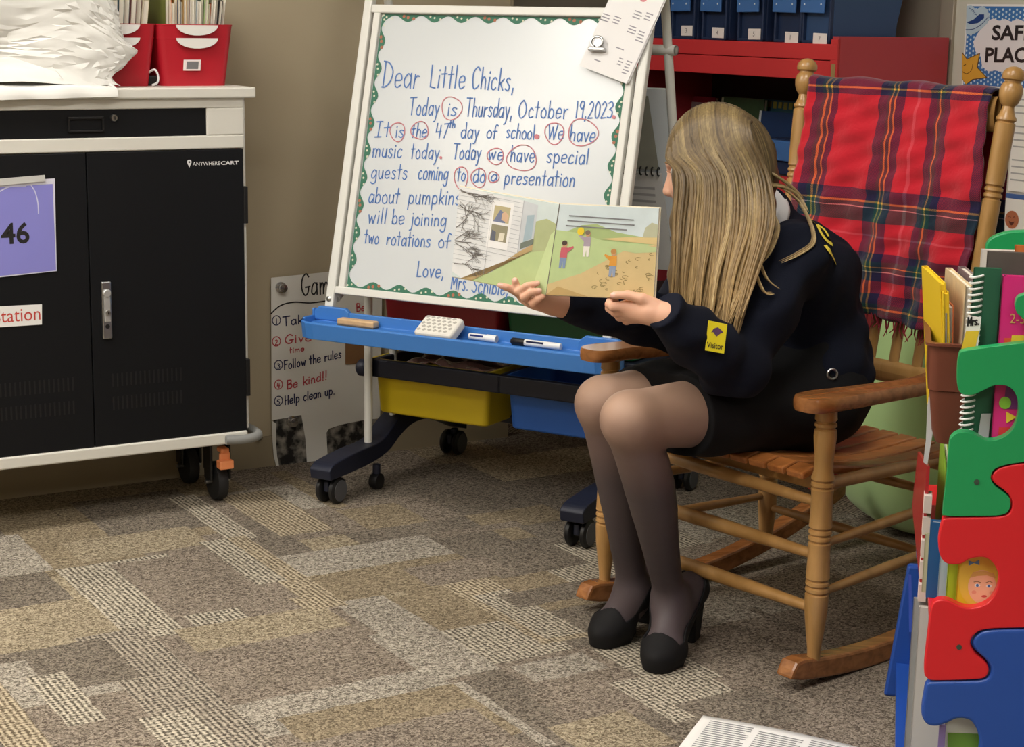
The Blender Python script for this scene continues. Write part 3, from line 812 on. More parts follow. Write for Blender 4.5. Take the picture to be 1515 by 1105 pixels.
# ================================================================ EASEL
EX = unit([.875, -.484, 0]); EB = np.array([-EX[1], EX[0], 0])
EW = on_z(492, 742)
FE = Frame(EW, EX, EB, UP)                 # x along the board, y to its back, z up; origin under the left front wheel
EK = .239
FB = FE.sub((0, .004, .554), (1, 0, 0), unit((0, 1, -EK)), unit((0, EK, 1)))   # board frame: y = back normal, z = up the board
BN = -FB.m[1]
def bp(px, py, off=0.):
    return on_plane(px, py, FB((0, -off, 0)), BN)
def bl(px, py):
    q = FB.inv(bp(px, py)); return q[0], q[2]
def ep(px, py, y):
    q = FE.inv(on_plane(px, py, FE((0, y, 0)), EB)); return q[0], q[2]
M_tubew = mat('easel_white_metal', '#dfdfd9', .35)
M_wb = mat('whiteboard_surface', '#ccd2d6', .22, coat=.4, var=.015, vscale=2)
M_navy = mat('easel_navy_plastic', '#181d30', .5)
M_tray = mat('tray_blue_plastic', '#3f7cc8', .4, var=.03)
M_bgreen = mat('border_green', '#357059', .6)
M_brown = mat('border_brown', '#a86a50', .6)
M_crm = mat('border_cream', '#cfd2bd', .6)
easel = thing('whiteboard_easel', 'white wheeled easel with a handwritten morning letter on its whiteboard', 'easel', tuple(FE((.4, .25, 0))))
XR = .815
tl = bl(556, 14); bL = bl(498, 429)
ST, SB = tl[1], bL[1]
SU = 1.02                                    # length of the poles up the lean
def S(z): return (z - .554) / FB.m[2][2]
# front frame
for x in (-.004, XR):
    MB(FB).mat(M_tubew).box((x, .0, (S(1.56) - .022) / 2), (.026, .022, S(1.56) + .022)).build('front_pole', easel, bevel=.005)
f = MB(FB).mat(M_tubew)
f.box((XR / 2, -.002, ST), (XR - .02, .02, .022)).box((XR / 2, -.002, SB), (XR - .02, .02, .02))
for x in (.028, XR - .03):
    f.box((x, -.001, (ST + SB) / 2), (.02, .018, ST - SB))
f.build('board_rail', easel, bevel=.003)
for x in (-.004, XR):
    MB(FB).mat(M_steel).lathe([(.007, 0), (.007, .003), (.004, .0045), (0, .0045)], (x, -.011, .0), (0, -1, 0), 14).build('screw', easel, smooth=True)
wbd = MB(FB).mat(M_wb).bx(.03, XR - .03, .0, .008, SB, ST).build('whiteboard', easel)
# scalloped border strip
def scallop(along, n, fn):
    """wavy strip: fn(t, d) gives the board point at t along the edge, d inwards"""
    m = MB(FB).mat(M_bgreen)
    N = n * 10
    vs = []
    for i in range(N + 1):
        t = i / N
        d = .0115 + .0085 * math.cos(t * n * 2 * math.pi)
        vs += [fn(t, 0), fn(t, d)]
    m.add(vs, [(2 * i, 2 * i + 1, 2 * i + 3, 2 * i + 2) for i in range(N)])
    for i in range(n):
        t = (i + .0) / n if i else .02
        m.mat(M_brown if i % 3 == 1 else M_crm)
        c0 = fn(t + .1 / n, .009)
        for (a, b) in ((0, 0), (.22 / n, .003), (-.16 / n, -.003)):
            c1 = np.array(fn(min(max(t + a, 0), 1), .008 + b)); r_ = .0045 if i % 3 == 1 else .003
            m.add([c1 + [r_ * math.cos(q), -.0004, r_ * math.sin(q)] for q in np.linspace(0, 2 * math.pi, 9)[:-1]], [tuple(range(8))])
    return m.build('border_strip', easel)
X0, X1, S0, S1 = .04, XR - .042, SB + .011, ST - .012
scallop('t', 9, lambda t, d: (X0 + (X1 - X0) * t, -.0008, S1 - d))
scallop('b', 9, lambda t, d: (X0 + (X1 - X0) * t, -.0008, S0 + d))
scallop('l', 10, lambda t, d: (X0 + d, -.0009, S1 + (S0 - S1) * t))
scallop('r', 10, lambda t, d: (X1 - d, -.0009, S1 + (S0 - S1) * t))
# the letter
WR = [('Dear', 564, 128, 619, 131, 37), ('Little', 634, 129, 687, 131, 33), ('Chicks,', 696, 131, 760, 134, 32),
      ('Today', 604, 170, 649, 171, 26), ('is', 661, 171, 675, 171, 21), ('Thursday,', 688, 172, 757, 174, 27), ('October', 765, 174, 839, 175, 25), ('19,2023', 850, 174, 905, 175, 24),
      ('It', 554, 202, 577, 202, 22), ('is', 584, 203, 597, 203, 19), ('the', 608, 203, 631, 203, 20), ('47', 643, 204, 662, 204, 21), ('th', 664, 189, 673, 189, 11), ('day', 681, 204, 708, 205, 22), ('of', 719, 204, 735, 205, 20), ('school', 748, 204, 790, 206, 21), ('We', 809, 205, 833, 206, 21), ('have', 842, 208, 880, 210, 23),
      ('music', 550, 232, 594, 233, 22), ('today', 607, 234, 649, 235, 22), ('Today', 669, 235, 711, 236, 23), ('we', 721, 236, 744, 237, 21), ('have', 754, 238, 790, 240, 23), ('special', 808, 240, 870, 243, 23),
      ('guests', 548, 264, 602, 265, 22), ('coming', 618, 265, 662, 267, 23), ('to', 675, 267, 688, 268, 21), ('do', 699, 269, 717, 270, 22), ('a', 725, 268, 735, 268, 18), ('presentation', 745, 272, 850, 276, 22),
      ('about', 544, 300, 590, 301, 23), ('pumpkins', 603, 301, 680, 303, 23), ('will', 543, 330, 571, 331, 23), ('be', 579, 331, 597, 332, 22), ('joining', 606, 333, 659, 335, 22),
      ('two', 538, 359, 560, 361, 20), ('rotations', 571, 362, 636, 366, 21), ('of', 647, 366, 665, 367, 21), ('Love,', 615, 409, 656, 411, 22), ('Mrs.', 666, 428, 692, 430, 24), ('Schible,', 697, 432, 751, 437, 24)]
m = MB().mat(mat('marker_board_blue', '#5079ba', .5))
for (txt, xa, ya, xb, yb, h) in WR:
    p0 = bp(xa, ya, .0012); p1 = bp(xb, yb, .0012)
    hh = np.linalg.norm(bp(xa, ya - h, .0012) - p0)
    write(m, txt, p0, p1, hh, FB.m[2], BN, .0038 if h > 30 else .0033, .014)
m.build('handwriting', wbd)
m = MB().mat(mat('marker_board_red', '#c97a84', .5))
for (x, y, a, b) in [(668, 160, 15, 17), (588, 195, 11, 14), (621, 193, 13, 13), (820, 197, 14, 16), (862, 196, 22, 20), (733, 231, 12, 12), (772, 234, 22, 19), (682, 263, 10, 17), (708, 263, 11, 14), (730, 262, 8, 8)]:
    pts = []
    for k in range(23):
        t = 2 * math.pi * k / 21 - 1.3
        w_ = 1 + .06 * math.sin(3 * t + x)
        pts.append(bp(x + a * w_ * math.cos(t), y + b * w_ * math.sin(t), .0016))
    m.ribbon(pts, .0026, BN)
for (x, y, r_) in ((908, 173, 3), (794, 202, 4), (652, 233, 2.2)):
    m.add([bp(x + r_ * math.cos(q), y + r_ * math.sin(q), .0017) for q in np.linspace(0, 2 * math.pi, 9)[:-1]], [tuple(range(8))])
m.build('correction_marks', wbd)
# rear frame, leaning the other way
def yr(z): return .456 + (z - .554) * (-.2415)
for x in (.0, XR):
    MB(FE).mat(M_tubew).tube([(x, yr(.5), .5), (x, yr(1.56), 1.56)], .0115, 10).build('rear_pole', easel, smooth=True)
RU = unit((0, -.2415, 1.))
FR_ = FE.sub((0, yr(.554) + .002, .554), (1, 0, 0), unit((0, 1, .2415)), RU)
MB(FR_).mat(M_wb).bx(.02, XR - .012, -.004, .006, S(.74), S(1.125)).build('rear_panel', easel, bevel=.002)
MB(FE).mat(M_tubew).tube([(-.02, yr(1.22), 1.22), (XR + .02, yr(1.22), 1.22)], .0135, 12).build('cross_bar', easel, smooth=True)
MB(FE).mat(M_steel).lathe([(.012, 0), (.012, .004), (.006, .007)], (XR + .02, yr(1.22), 1.22), (1, 0, 0), 12).build('end_cap', easel, smooth=True)
MB(FE).mat(M_tubew).box((XR / 2, .236, 1.545), (XR + .03, .045, .03)).build('top_rail', easel, bevel=.006)
# uprights on the base
for x in (.0, XR - .058):
    for y in (.174, .30):
        MB(FE).mat(M_tubew).cyl((x, y, .115), (x, y, .62), .0115, n=12).build('upright', easel, smooth=True)
    xo = x + (.05 if x else 0)
    MB(FE).mat(M_tubew).tube(catmull([(xo, .02, .555), (xo - (xo - x) * .2, .06, .575), (x + (xo - x) * .4, .11, .572), (x, .174, .55)], 4), .012, 10).build('elbow_tube', easel, smooth=True)
# legs
def leg(x):
    topc = catmull([(-.06, .102), (-.03, .118), (.08, .128), (.19, .134), (.27, .175), (.34, .20), (.44, .195), (.56, .165), (.66, .12)], 5)
    botc = catmull([(.66, .075), (.56, .115), (.45, .148), (.36, .152), (.29, .13), (.23, .098), (.15, .082), (.05, .076), (-.055, .074)], 5)
    poly = [tuple(p) for p in np.concatenate([topc, botc])]
    l = MB(FE).mat(M_navy).prism(poly, (x + .033, 0, 0), (0, 1, 0), (0, 0, 1), -.066).build('leg', easel, bevel=.012, segs=3)
    for y in (.0, .64):
        cs = MB(FE).mat(M_navy).tube([(x, y, .05), (x, y, .078)], .012, 10)
        cs.box((x, y - .006, .048), (.016, .05, .03)).build('caster', l, bevel=.004)
        for s_ in (-1, 1):
            MB(FE).mat(M_black2).lathe([(.012, -.010), (.031, -.009), (.0365, -.004), (.0365, .005), (.031, .010), (.029, .0105), (.012, .011)], (x + s_ * .0205, y - .006, .0365), (s_, 0, 0), 22).mat(mat('wheel_disc_grey', '#55565a', .5)).lathe([(.029, .0105), (.029, .0118), (0, .0125)], (x + s_ * .0205, y - .006, .0365), (s_, 0, 0), 22).build('wheel', l, smooth=True)
    return l
leg(.0); leg(XR - .06)
MB(FE).mat(M_navy).tube([(.03, .17, .028), (.03, .17, .072)], .011, 10).build('caster_stem', easel, smooth=True)
MB(FE).mat(M_black2).lathe([(.012, -.014), (.022, -.012), (.0245, 0), (.022, .012), (.012, .014)], (.03, .17, .0245), (1, 0, 0), 18).build('inner_wheel', easel, smooth=True)
# tray
def tray():
    prof = [(-.098, .462), (-.106, .506), (-.099, .509), (-.091, .480), (-.050, .478), (-.048, .497), (-.016, .497), (-.014, .526), (-.006, .526), (-.006, .462)]
    xs_ = [-.046, -.036, -.015, .01, .4, XR - .015, XR + .012, XR + .034, XR + .044]
    fs_ = [.58, .82, .96, 1, 1, 1, .96, .82, .58]
    m = MB(FE).mat(M_tray); n = len(prof)
    vs = []
    for x, s_ in zip(xs_, fs_):
        for (y, z) in prof:
            vs.append((x, -.006 + (y + .006) * s_, z))
    fs = [(i * n + k, i * n + (k + 1) % n, (i + 1) * n + (k + 1) % n, (i + 1) * n + k) for i in range(len(xs_) - 1) for k in range(n)]
    m.add(vs, fs)
    for xa, xb in ((-.05, -.042), (XR + .04, XR + .048)):
        m.bx(xa, xb, -.064, -.006, .463, .512)
        m.bx(xa, xb, -.02, -.006, .463, .53)
    tr = m.build('tray', easel, bevel=.003)
    for xa, xb in ((-.048, .066), (XR - .075, XR + .045)):
        MB(FE).mat(M_tray).prism([(xa, .50), (xb, .50), (xb, .528), (xb - .012, .537), (xa + .02, .537), (xa, .522)], (0, -.004, 0), (1, 0, 0), (0, 0, 1), .014).build('tray_bracket', tr, bevel=.003)
tray()
# tub rack
rk = MB(FE).mat(M_navy)
ya, yb = .195, .50
x0 = -.012; zt = ep(550, 531, ya)[1]; zb = ep(550, 557, ya)[1]
RZ0, RZ1 = zb, zt
for (a, b, c, d_) in ((x0, XR + .012, ya, ya + .02), (x0, XR + .012, yb - .02, yb), (x0, x0 + .02, ya, yb), (XR - .008, XR + .012, ya, yb)):
    rk.bx(a, b, c, d_, RZ0, RZ1)
xm0 = ep(741, 590, ya)[0]
rk.bx(xm0 - .016, xm0, ya, yb, RZ0, RZ1)
rk.build('tub_rack', easel, bevel=.004)
MB(FE).mat(M_navy).lathe([(.02, 0), (.024, .008), (.024, .02), (.016, .028)], (x0, ya - .01, (RZ0 + RZ1) / 2), (-1, 0, 0), 16).build('rack_knob', easel, smooth=True)
MB(FE).mat(M_navy).bx(.02, XR - .08, .36, .40, .19, .215).build('base_bar', easel, bevel=.006)
print('rack z', RZ0, RZ1, xm0)

# ---------------- tubs: open boxes with tapered walls
def tub(name, label, col, x0, x1, y0, y1, z0, z1, lip=True, fill=None, slot=True):
    t = thing(name, label, 'tub', tuple(FE(((x0 + x1) / 2, (y0 + y1) / 2, z0))))
    m_ = mat('tub_' + col[0], col[1], .4, var=.04)
    t_ = .014
    def rr_(zz, ins, r=.016):
        a0, a1, b0, b1 = x0 + ins, x1 - ins, y0 + ins, y1 - ins
        pts = []
        for (cx, cy, an) in ((a1 - r, b0 + r, -90), (a1 - r, b1 - r, 0), (a0 + r, b1 - r, 90), (a0 + r, b0 + r, 180)):
            for k in range(4):
                q = math.radians(an + 30 * k); pts.append((cx + r * math.cos(q), cy + r * math.sin(q), zz))
        return pts
    rings = [rr_(z0, t_), rr_(z0 + .004, t_ - .003), rr_(z1 - .03, .003), rr_(z1 - .02, .0), rr_(z1 - .02, -.006 if lip else 0), rr_(z1, -.006 if lip else 0), rr_(z1, .004), rr_(z0 + .01, t_ + .004)]
    n = 16; vs = [p for r_ in rings for p in r_]
    fs = [tuple(range(n - 1, -1, -1))] + [(i * n + k, i * n + (k + 1) % n, (i + 1) * n + (k + 1) % n, (i + 1) * n + k) for i in range(len(rings) - 1) for k in range(n)] + [tuple((len(rings) - 1) * n + k for k in range(n))]
    MB(FE).mat(m_).add(vs, fs).build('body', t, smooth=True, angle=30)
    if slot:
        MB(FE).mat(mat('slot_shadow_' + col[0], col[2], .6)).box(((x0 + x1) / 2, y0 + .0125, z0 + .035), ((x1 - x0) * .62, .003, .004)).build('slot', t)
        MB(FE).mat(m_).box(((x0 + x1) / 2, y0 + .002, z1 - .032), ((x1 - x0) * .92, .008, .004)).build('rib', t)
    return t
yx0, yzb = ep(551, 610, ya + .012); yx1, _ = ep(716, 578, ya + .012); yzb2 = ep(712, 635, ya + .012)[1]
yz0 = (yzb + yzb2) / 2
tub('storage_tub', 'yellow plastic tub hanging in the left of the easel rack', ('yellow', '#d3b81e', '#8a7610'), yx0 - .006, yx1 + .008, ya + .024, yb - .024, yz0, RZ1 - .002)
pk = MB(FE)
def bag(u, v):
    x = .03 + u * (xm0 - .075); y = ya + .045 + v * (yb - ya - .09)
    return (x, y, RZ1 - .006 + .012 * math.sin(u * 19 + 3 * math.sin(v * 7)) * math.sin(v * 13 + u * 5) - .02 * (2 * u - 1) ** 2)
tag(pk.mat(mat('plastic_bag', '#7d5d55', .18, var=.5, vscale=14, coat=.6)).grid(bag, 40, 24).build('craft_bag', None, smooth=True, solid=.002), 'crinkled clear bag of reddish things in the yellow tub', 'bag')
bz0 = ep(752, 636, ya + .012)[1]; bx0 = ep(747, 610, ya + .012)[0]
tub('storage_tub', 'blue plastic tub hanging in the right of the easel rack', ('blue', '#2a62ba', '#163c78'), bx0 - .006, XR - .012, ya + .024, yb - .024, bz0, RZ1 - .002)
tub('storage_tub', 'dark red tub on the upper easel shelf behind the tray', ('red', '#9c1c2a', '#5c1018'), .03, .40, .19, .41, .44, .585, slot=False)
tub('storage_tub', 'dark green tub on the upper easel shelf behind the tray', ('green', '#1d6b41', '#0e3b23'), .415, XR - .012, .19, .41, .44, .585, slot=False)
MB(FE).mat(M_navy).bx(.0, XR, .19, .42, .425, .437).build('upper_shelf', easel, bevel=.003)

# ---------------- things on the tray
def on_tray(px, py, z): return FE.inv(on_z(px, py, z))
c = on_tray(564, 466, .512); c2 = c
M_lw = wood('light_wood', '#c9a273', '#dbb98b', .6, (20, 3, 20))
t = thing('board_eraser', 'small light wooden block eraser lying at the left of the blue tray', 'eraser', tuple(FE((c[0], -.032, .498))))
MB(FE).mat(M_lw).box((c[0], -.034, .5075), (.115, .028, .016)).build('block', t, bevel=.004)
MB(FE).mat(mat('felt_grey', '#5d5a55', .95)).box((c[0], -.034, .4985), (.112, .026, .003)).build('felt', t)
c = on_tray(652, 487, .52)
t = thing('eraser_cloth', 'white cloth pad with grey diamonds lying across the blue tray', 'cloth', tuple(FE((c[0], -.06, .497))))
ang = .5
axp = np.array([[1, 0, 0], [0, math.cos(ang), math.sin(ang)], [0, -math.sin(ang), math.cos(ang)]])
pc_ = np.array([c[0], -.060, .520])
M_pad = mat('pad_white', '#e6e3db', .8)
def pad(u, v):
    x = (u - .5) * .112 + .012 * (v - .5); y = (v - .5) * .074
    z = .016 + .002 * math.sin(u * 26) - .006 * (abs(2 * v - 1) ** 6) - .005 * abs(2 * u - 1) ** 8
    return pc_ + axp[0] * x + axp[1] * y + axp[2] * z
MB(FE).mat(M_pad).box(pc_ + axp[2] * .001, (.112, .074, .030), axp).build('pad', t, bevel=.009, segs=3)
m = MB(FE).mat(mat('pad_grey', '#b3b0a6', .8))
for i in range(6):
    for j in range(5):
        cu = (i + .3 + .5 * (j % 2)) / 6.2 - .5; cv = (j + .55) / 5 - .5
        q = [pc_ + axp[0] * ((cu * .096) + a) + axp[1] * (cv * .064 + b) + axp[2] * .0164 for a, b in ((-.0068, 0), (0, .0058), (.0068, 0), (0, -.0058))]
        m.flat(q[::-1])
for i in range(5):
    cu = (i + .5) / 5 - .5
    q = [pc_ + axp[0] * (cu * .096 + a) - axp[1] * .0374 + axp[2] * (.001 + b) for a, b in ((-.0068, 0), (0, -.0055), (.0068, 0), (0, .0055))]
    m.flat(q)
m.build('diamond_print', t)
def marker(xa, xb, y, z, cap, lab, band):
    t = thing('marker', lab, 'marker', tuple(FE(((xa + xb) / 2, y, z - .008))))
    L_ = xb - xa
    MB(FE).mat(mat('marker_white', '#e8e8e6', .35)).lathe([(.0075, 0), (.0085, .004), (.0085, L_ * .72), (.0075, L_ * .73)], (xb, y, z), (-1, 0, 0), 16).build('barrel', t, smooth=True)
    MB(FE).mat(cap).lathe([(.0092, L_ * .72), (.0092, L_ * .97), (.006, L_)] if band else [(.0095, 0), (.0095, L_ * .26), (.008, L_ * .27)], (xb, y, z), (-1, 0, 0), 16).build('cap', t, smooth=True)
    lb = MB(FE).mat(mat('marker_band_%s' % band, '#3d4a86' if not band else '#2b2d4a', .4))
    lb.box((xb - L_ * .50, y - .0078, z + .0036), (L_ * .34, .0022, .006), np.array([[1, 0, 0], [0, .9, .42], [0, -.42, .9]])).build('label_band', t)
a = on_tray(690, 492, .507); b_ = on_tray(743, 499, .507)
marker(a[0], b_[0], -.032, .5065, mat('marker_cap_white', '#efefee', .35), 'white dry-erase marker with white cap beside the diamond cloth', 0)
a = on_tray(763, 502, .507); b_ = on_tray(835, 511, .507)
marker(a[0], b_[0], -.032, .5065, M_black2, 'white dry-erase marker with black cap at the right end of the tray', 1)

# ---------------- papers clipped over the upper right corner
def pp(px, py, o): return bp(px, py, o)
t = thing('clipped_papers', 'white printed papers clipped slantwise over the top right of the easel', 'papers', tuple(bp(910, 100, .02)))
O_ = .022
c0, c1, c2 = pp(857, 97, O_), pp(927, 124, O_), pp(984, -2, O_)
up_ = c2 - c1
q = [c0, c1, c1 + up_ * 1.9, c0 + up_ * 1.9]
M_sheet = mat('paper_white', '#ecebec', .6)
MB().mat(M_sheet).flat(q).build('sheet', t, solid=.0006)
MB().mat(M_sheet).flat([v + BN * -.003 + EX * .004 + FB.m[2] * .003 for v in q]).build('under_sheet', t, solid=.0006)
m = MB().mat(mat('print_grey', '#9a98a2', .7))
sx_ = unit(c1 - c0); sy_ = unit(up_)
rg = random.Random(5)
def bar(px, py, w_, th=.0028):
    p = pp(px, py, O_ + .0008); m.ribbon([p, p + sx_ * w_], th, BN)
for (x, y, rows, w_) in [(893, 20, 3, .02), (910, 24, 3, .016), (888, 28, 1, .02), (940, 16, 3, .02), (957, 19, 3, .016), (932, 38, 3, .022), (946, 46, 4, .02), (912, 70, 1, .02), (917, 86, 3, .012), (928, 90, 5, .014), (880, 88, 1, .02)]:
    for r_ in range(rows):
        p = pp(x, y, O_ + .0008) - sy_ * r_ * .0075
        m.ribbon([p, p + sx_ * w_ * rg.uniform(.7, 1.1)], .0028, BN)
m.build('print', t)
m = MB().mat(mat('print_pink', '#d98a94', .7)); p = pp(952, -2, O_ + .0008)
m.add([p + sx_ * .010 * math.cos(k) + sy_ * .008 * math.sin(k) for k in np.linspace(0, 6.28, 13)[:-1]], [tuple(range(12))]).build('red_mark', t)
t = thing('magnetic_clip', 'silver magnetic bulldog clip on the slanted papers', 'clip', tuple(bp(886, 72, .024)))
p = pp(885, 74, O_ + .002)
ax_ = np.array([EX, BN, FB.m[2]])
MB().mat(M_steel).box(p + BN * .007, (.044, .016, .010), ax_).build('jaw', t, bevel=.003)
MB().mat(M_steel).tube(catmull([p + BN * .012 + EX * .016 * math.cos(k) + FB.m[2] * (.018 + .013 * math.sin(k)) for k in np.linspace(-1.2, 4.3, 12)], 3), .0028, 8).build('spring_loop', t, smooth=True)
MB().mat(M_steel).lathe([(.011, 0), (.011, .007), (0, .008)], p + FB.m[2] * .016 + BN * .002, BN, 16).build('magnet_disc', t, smooth=True)

# ---------------- flip chart on the rear panel
t = thing('flip_chart', 'grey backed spiral flip chart hanging on the rear of the easel', 'flip chart', tuple(FE((.6, yr(.9) + .02, .8))))
def rp(px, py, o=-.007): return on_plane(px, py, FR_((0, o, 0)), FR_.m[1])
zt_ = FR_.inv(rp(960, 142))[2]; zs_ = FR_.inv(rp(965, 253))[2]; xr_ = FR_.inv(rp(972, 240))[0]
M_gb = mat('chart_back_grey', '#8f8e82', .8, var=.12, vscale=25)
MB(FR_).mat(M_gb).prism([(.25, zs_ + .004), (xr_ + .004, zs_ + .004), (xr_ - .012, zt_), (.25, zt_)], (0, -.0065, 0), (1, 0, 0), (0, 0, 1), .002).build('back_cover', t)
xw = FR_.inv(rp(990, 300))[0]
MB(FR_).mat(mat('chart_sheet_white', '#cfcecb', .7)).prism([(.25, zs_ - .27), (XR - .02, zs_ - .27), (xw, zs_ - .25), (xr_ + .012, zs_ - .004), (.25, zs_ - .004)], (0, -.0065, 0), (1, 0, 0), (0, 0, 1), .003).build('sheet', t)
m = MB(FR_).mat(mat('chart_print', '#a5a3a3', .8))
for k in range(4):
    m.bx(.25, xr_ - .01, -.0098, -.0095, zs_ - .05 - k * .018, zs_ - .043 - k * .018)
m.bx(.25, xr_ - .03, -.0098, -.0095, zs_ - .18, zs_ - .13)
m.build('print', t)
m = MB(FR_).mat(M_black2)
for k in range(20):
    x = xr_ + .004 - k * .0165
    m.tube([(x + .008 * 0, -.010 + .009 * math.cos(q), zs_ + .011 * math.sin(q)) for q in np.linspace(0, 2 * math.pi, 11)[:-1]], .0022, 6, closed=True)
m.build('spiral', t, smooth=True)
# ================================================================ RED BOOK SHELF AND THE WALL BEHIND IT
M_red = mat('red_painted_wood', '#d0363a', .45, var=.03)
M_redd = mat('red_painted_side', '#b03a42', .5, var=.05)
M_inshade = mat('shaded_shelf_inside', '#3a2f2a', .7, var=.1)  # shade inside the shelf is put into this wood colour
SB_, SD_ = 3.2, 3.606
SA0, SA1 = 3.662, 4.74
def sp(px, py, b): return on_plane(px, py, RB * b, RB)
def sl(px, py, b):
    q = FA.inv(sp(px, py, b)); return q[1], q[2]
shelf = thing('book_shelf', 'red wooden book shelf with blue bins on top, behind the reading chair', 'shelf', tuple(FA(((SB_ + SD_) / 2, (SA0 + SA1) / 2, 0))))
zS = sl(1190, 262, 3.25)[1]
MB(FA).mat(M_redd).bx(SB_ + .002, SD_, SA0, SA0 + .025, 0, 1.258).build('side_panel', shelf, bevel=.002)
MB(FA).mat(M_redd).bx(SB_ + .002, SD_, SA1 - .025, SA1, 0, 1.24).build('side_panel', shelf, bevel=.002)
MB(FA).mat(M_red).bx(SB_ - .001, SB_ + .02, SA0 + .001, SA1, 1.194, 1.237).build('top_board', shelf, bevel=.002)
MB(FA).mat(M_red).bx(SB_, SB_ + .02, SA0 + .001, SA1, 1.14, 1.192).build('front_beam', shelf, bevel=.002)
MB(FA).mat(M_red).bx(SB_ + .02, SD_, SA0 + .025, SA1 - .025, 1.21, 1.236).build('top', shelf)
MB(FA).mat(M_inshade).bx(SD_ - .02, SD_, SA0 + .025, SA1 - .025, .02, 1.21).build('back_panel', shelf)
for z in (zS - .022, .42, .04):
    MB(FA).mat(M_inshade).bx(SB_ + .01, SD_ - .02, SA0 + .025, SA1 - .025, z, z + .022).build('shelf_board', shelf)
MB(FA).mat(M_red).bx(SB_, SB_ + .012, SA0 + .025, SA1 - .025, zS - .045, zS).build('edge_board', shelf)
# worn strip on the front post
MB(FA).mat(mat('bare_wood', '#a88a58', .6)).bx(SB_ - .0018, SB_ - .0008, SA0 + .004, SA0 + .02, 1.0, 1.185).build('worn_strip', shelf)
MB(FA).mat(M_red).bx(SB_ - .0008, SB_ + .01, SA0, SA0 + .026, 0, 1.25).build('front_post', shelf)

# blue bins on top
M_bb = mat('blue_bin_dark', '#1c2d4e', .5, var=.06)
M_bl = mat('blue_bin_lid', '#426fae', .45, var=.03)
M_side = mat('blue_bin_side', '#2f4a72', .5, var=.04)
NUM = ['3', '4', '5', '1', '7']
PX = [(1018, 45), (1064, 48), (1118, 50), (1173, 55), (1215, 57)]
cen = [sl(x, y, SB_ + .03)[0] for x, y in PX]
cen = [cen[0] + (cen[0] - cen[1])] + cen
pos = ['left end, half behind the easel', 'second from the left', 'third from the left', 'third from the right', 'second from the right', 'right end with its side showing']
for i, a in enumerate(cen):
    last = i == len(cen) - 1
    w_ = .118
    a1 = a + w_ / 2; a0 = a - w_ / 2
    if last:
        a0 = max(a0, SA0 + .012)
    fr = FA
    z0 = 1.2375 if not last else 1.2375
    t = thing('book_bin', 'blue white-labelled bin on the red shelf top, %s' % pos[i], 'bin', tuple(FA((SB_ + .15, a, z0))), 'blue bins on the red shelf')
    b = MB(fr)
    # tapered body: slanting back edge
    prof = [(SB_ + .02, z0), (SB_ + .245, z0), (SB_ + .25, z0 + .055), (SB_ + .325, z0 + .36), (SB_ + .02, z0 + .36), (SB_ + .02, z0 + .08), (SB_ + .06, z0 + .075), (SB_ + .06, z0 + .07), (SB_ + .02, z0 + .065)]
    b.mat(M_side if last else M_bb).prism([(p[0], p[1]) for p in [prof[0], prof[1], prof[2], prof[3], prof[4]]], (0, a1 if True else 0, 0), (1, 0, 0), (0, 0, 1), (a1 - a0))
    b.build('body', t, bevel=.003)
    f = MB(fr).mat(M_bb)
    f.bx(SB_ + .008, SB_ + .02, a0, a0 + .008, z0, z0 + .36).bx(SB_ + .008, SB_ + .02, a1 - .008, a1, z0, z0 + .36).bx(SB_ + .008, SB_ + .02, a0, a1, z0, z0 + .008)
    f.build('front_rim', t, bevel=.002)
    zl = z0 + .076
    tilt = .012 * (-1) ** i if i < 4 else .02
    ax = np.array([[1, 0, 0], [0, math.cos(tilt), math.sin(tilt)], [0, -math.sin(tilt), math.cos(tilt)]])
    ld = MB(fr).mat(M_bl).box((SB_ + .002, a + .006, zl + .15), (.006, .098, .29), ax).build('lid', t, bevel=.002)
    rv = MB(fr).mat(mat('rivet_white', '#c9d2dd', .3))
    for s_ in (-1, 1):
        rv.sphere((SB_ - .001, a + .006 + s_ * .034, zl + .028), (.0015, .003, .003), 8, 6)
    rv.build('rivet', ld)
    if i:
        lb = MB(fr).mat(mat('bin_label', '#efe6e2', .5)); q = sl(*PX[i - 1], SB_ + .012)
        lb.box((SB_ + .0075, q[0], q[1] - .001), (.002, .056, .030), ax).build('label', t, bevel=.003)
        tx = MB(fr).mat(mat('label_ink', '#6a5a5c', .6))
        print_text(tx, NUM[i - 1], (SB_ + .006, q[0] + .005, q[1] - .007), (0, -1, 0), (0, 0, 1), height=.013)
        tx.build('number', t)

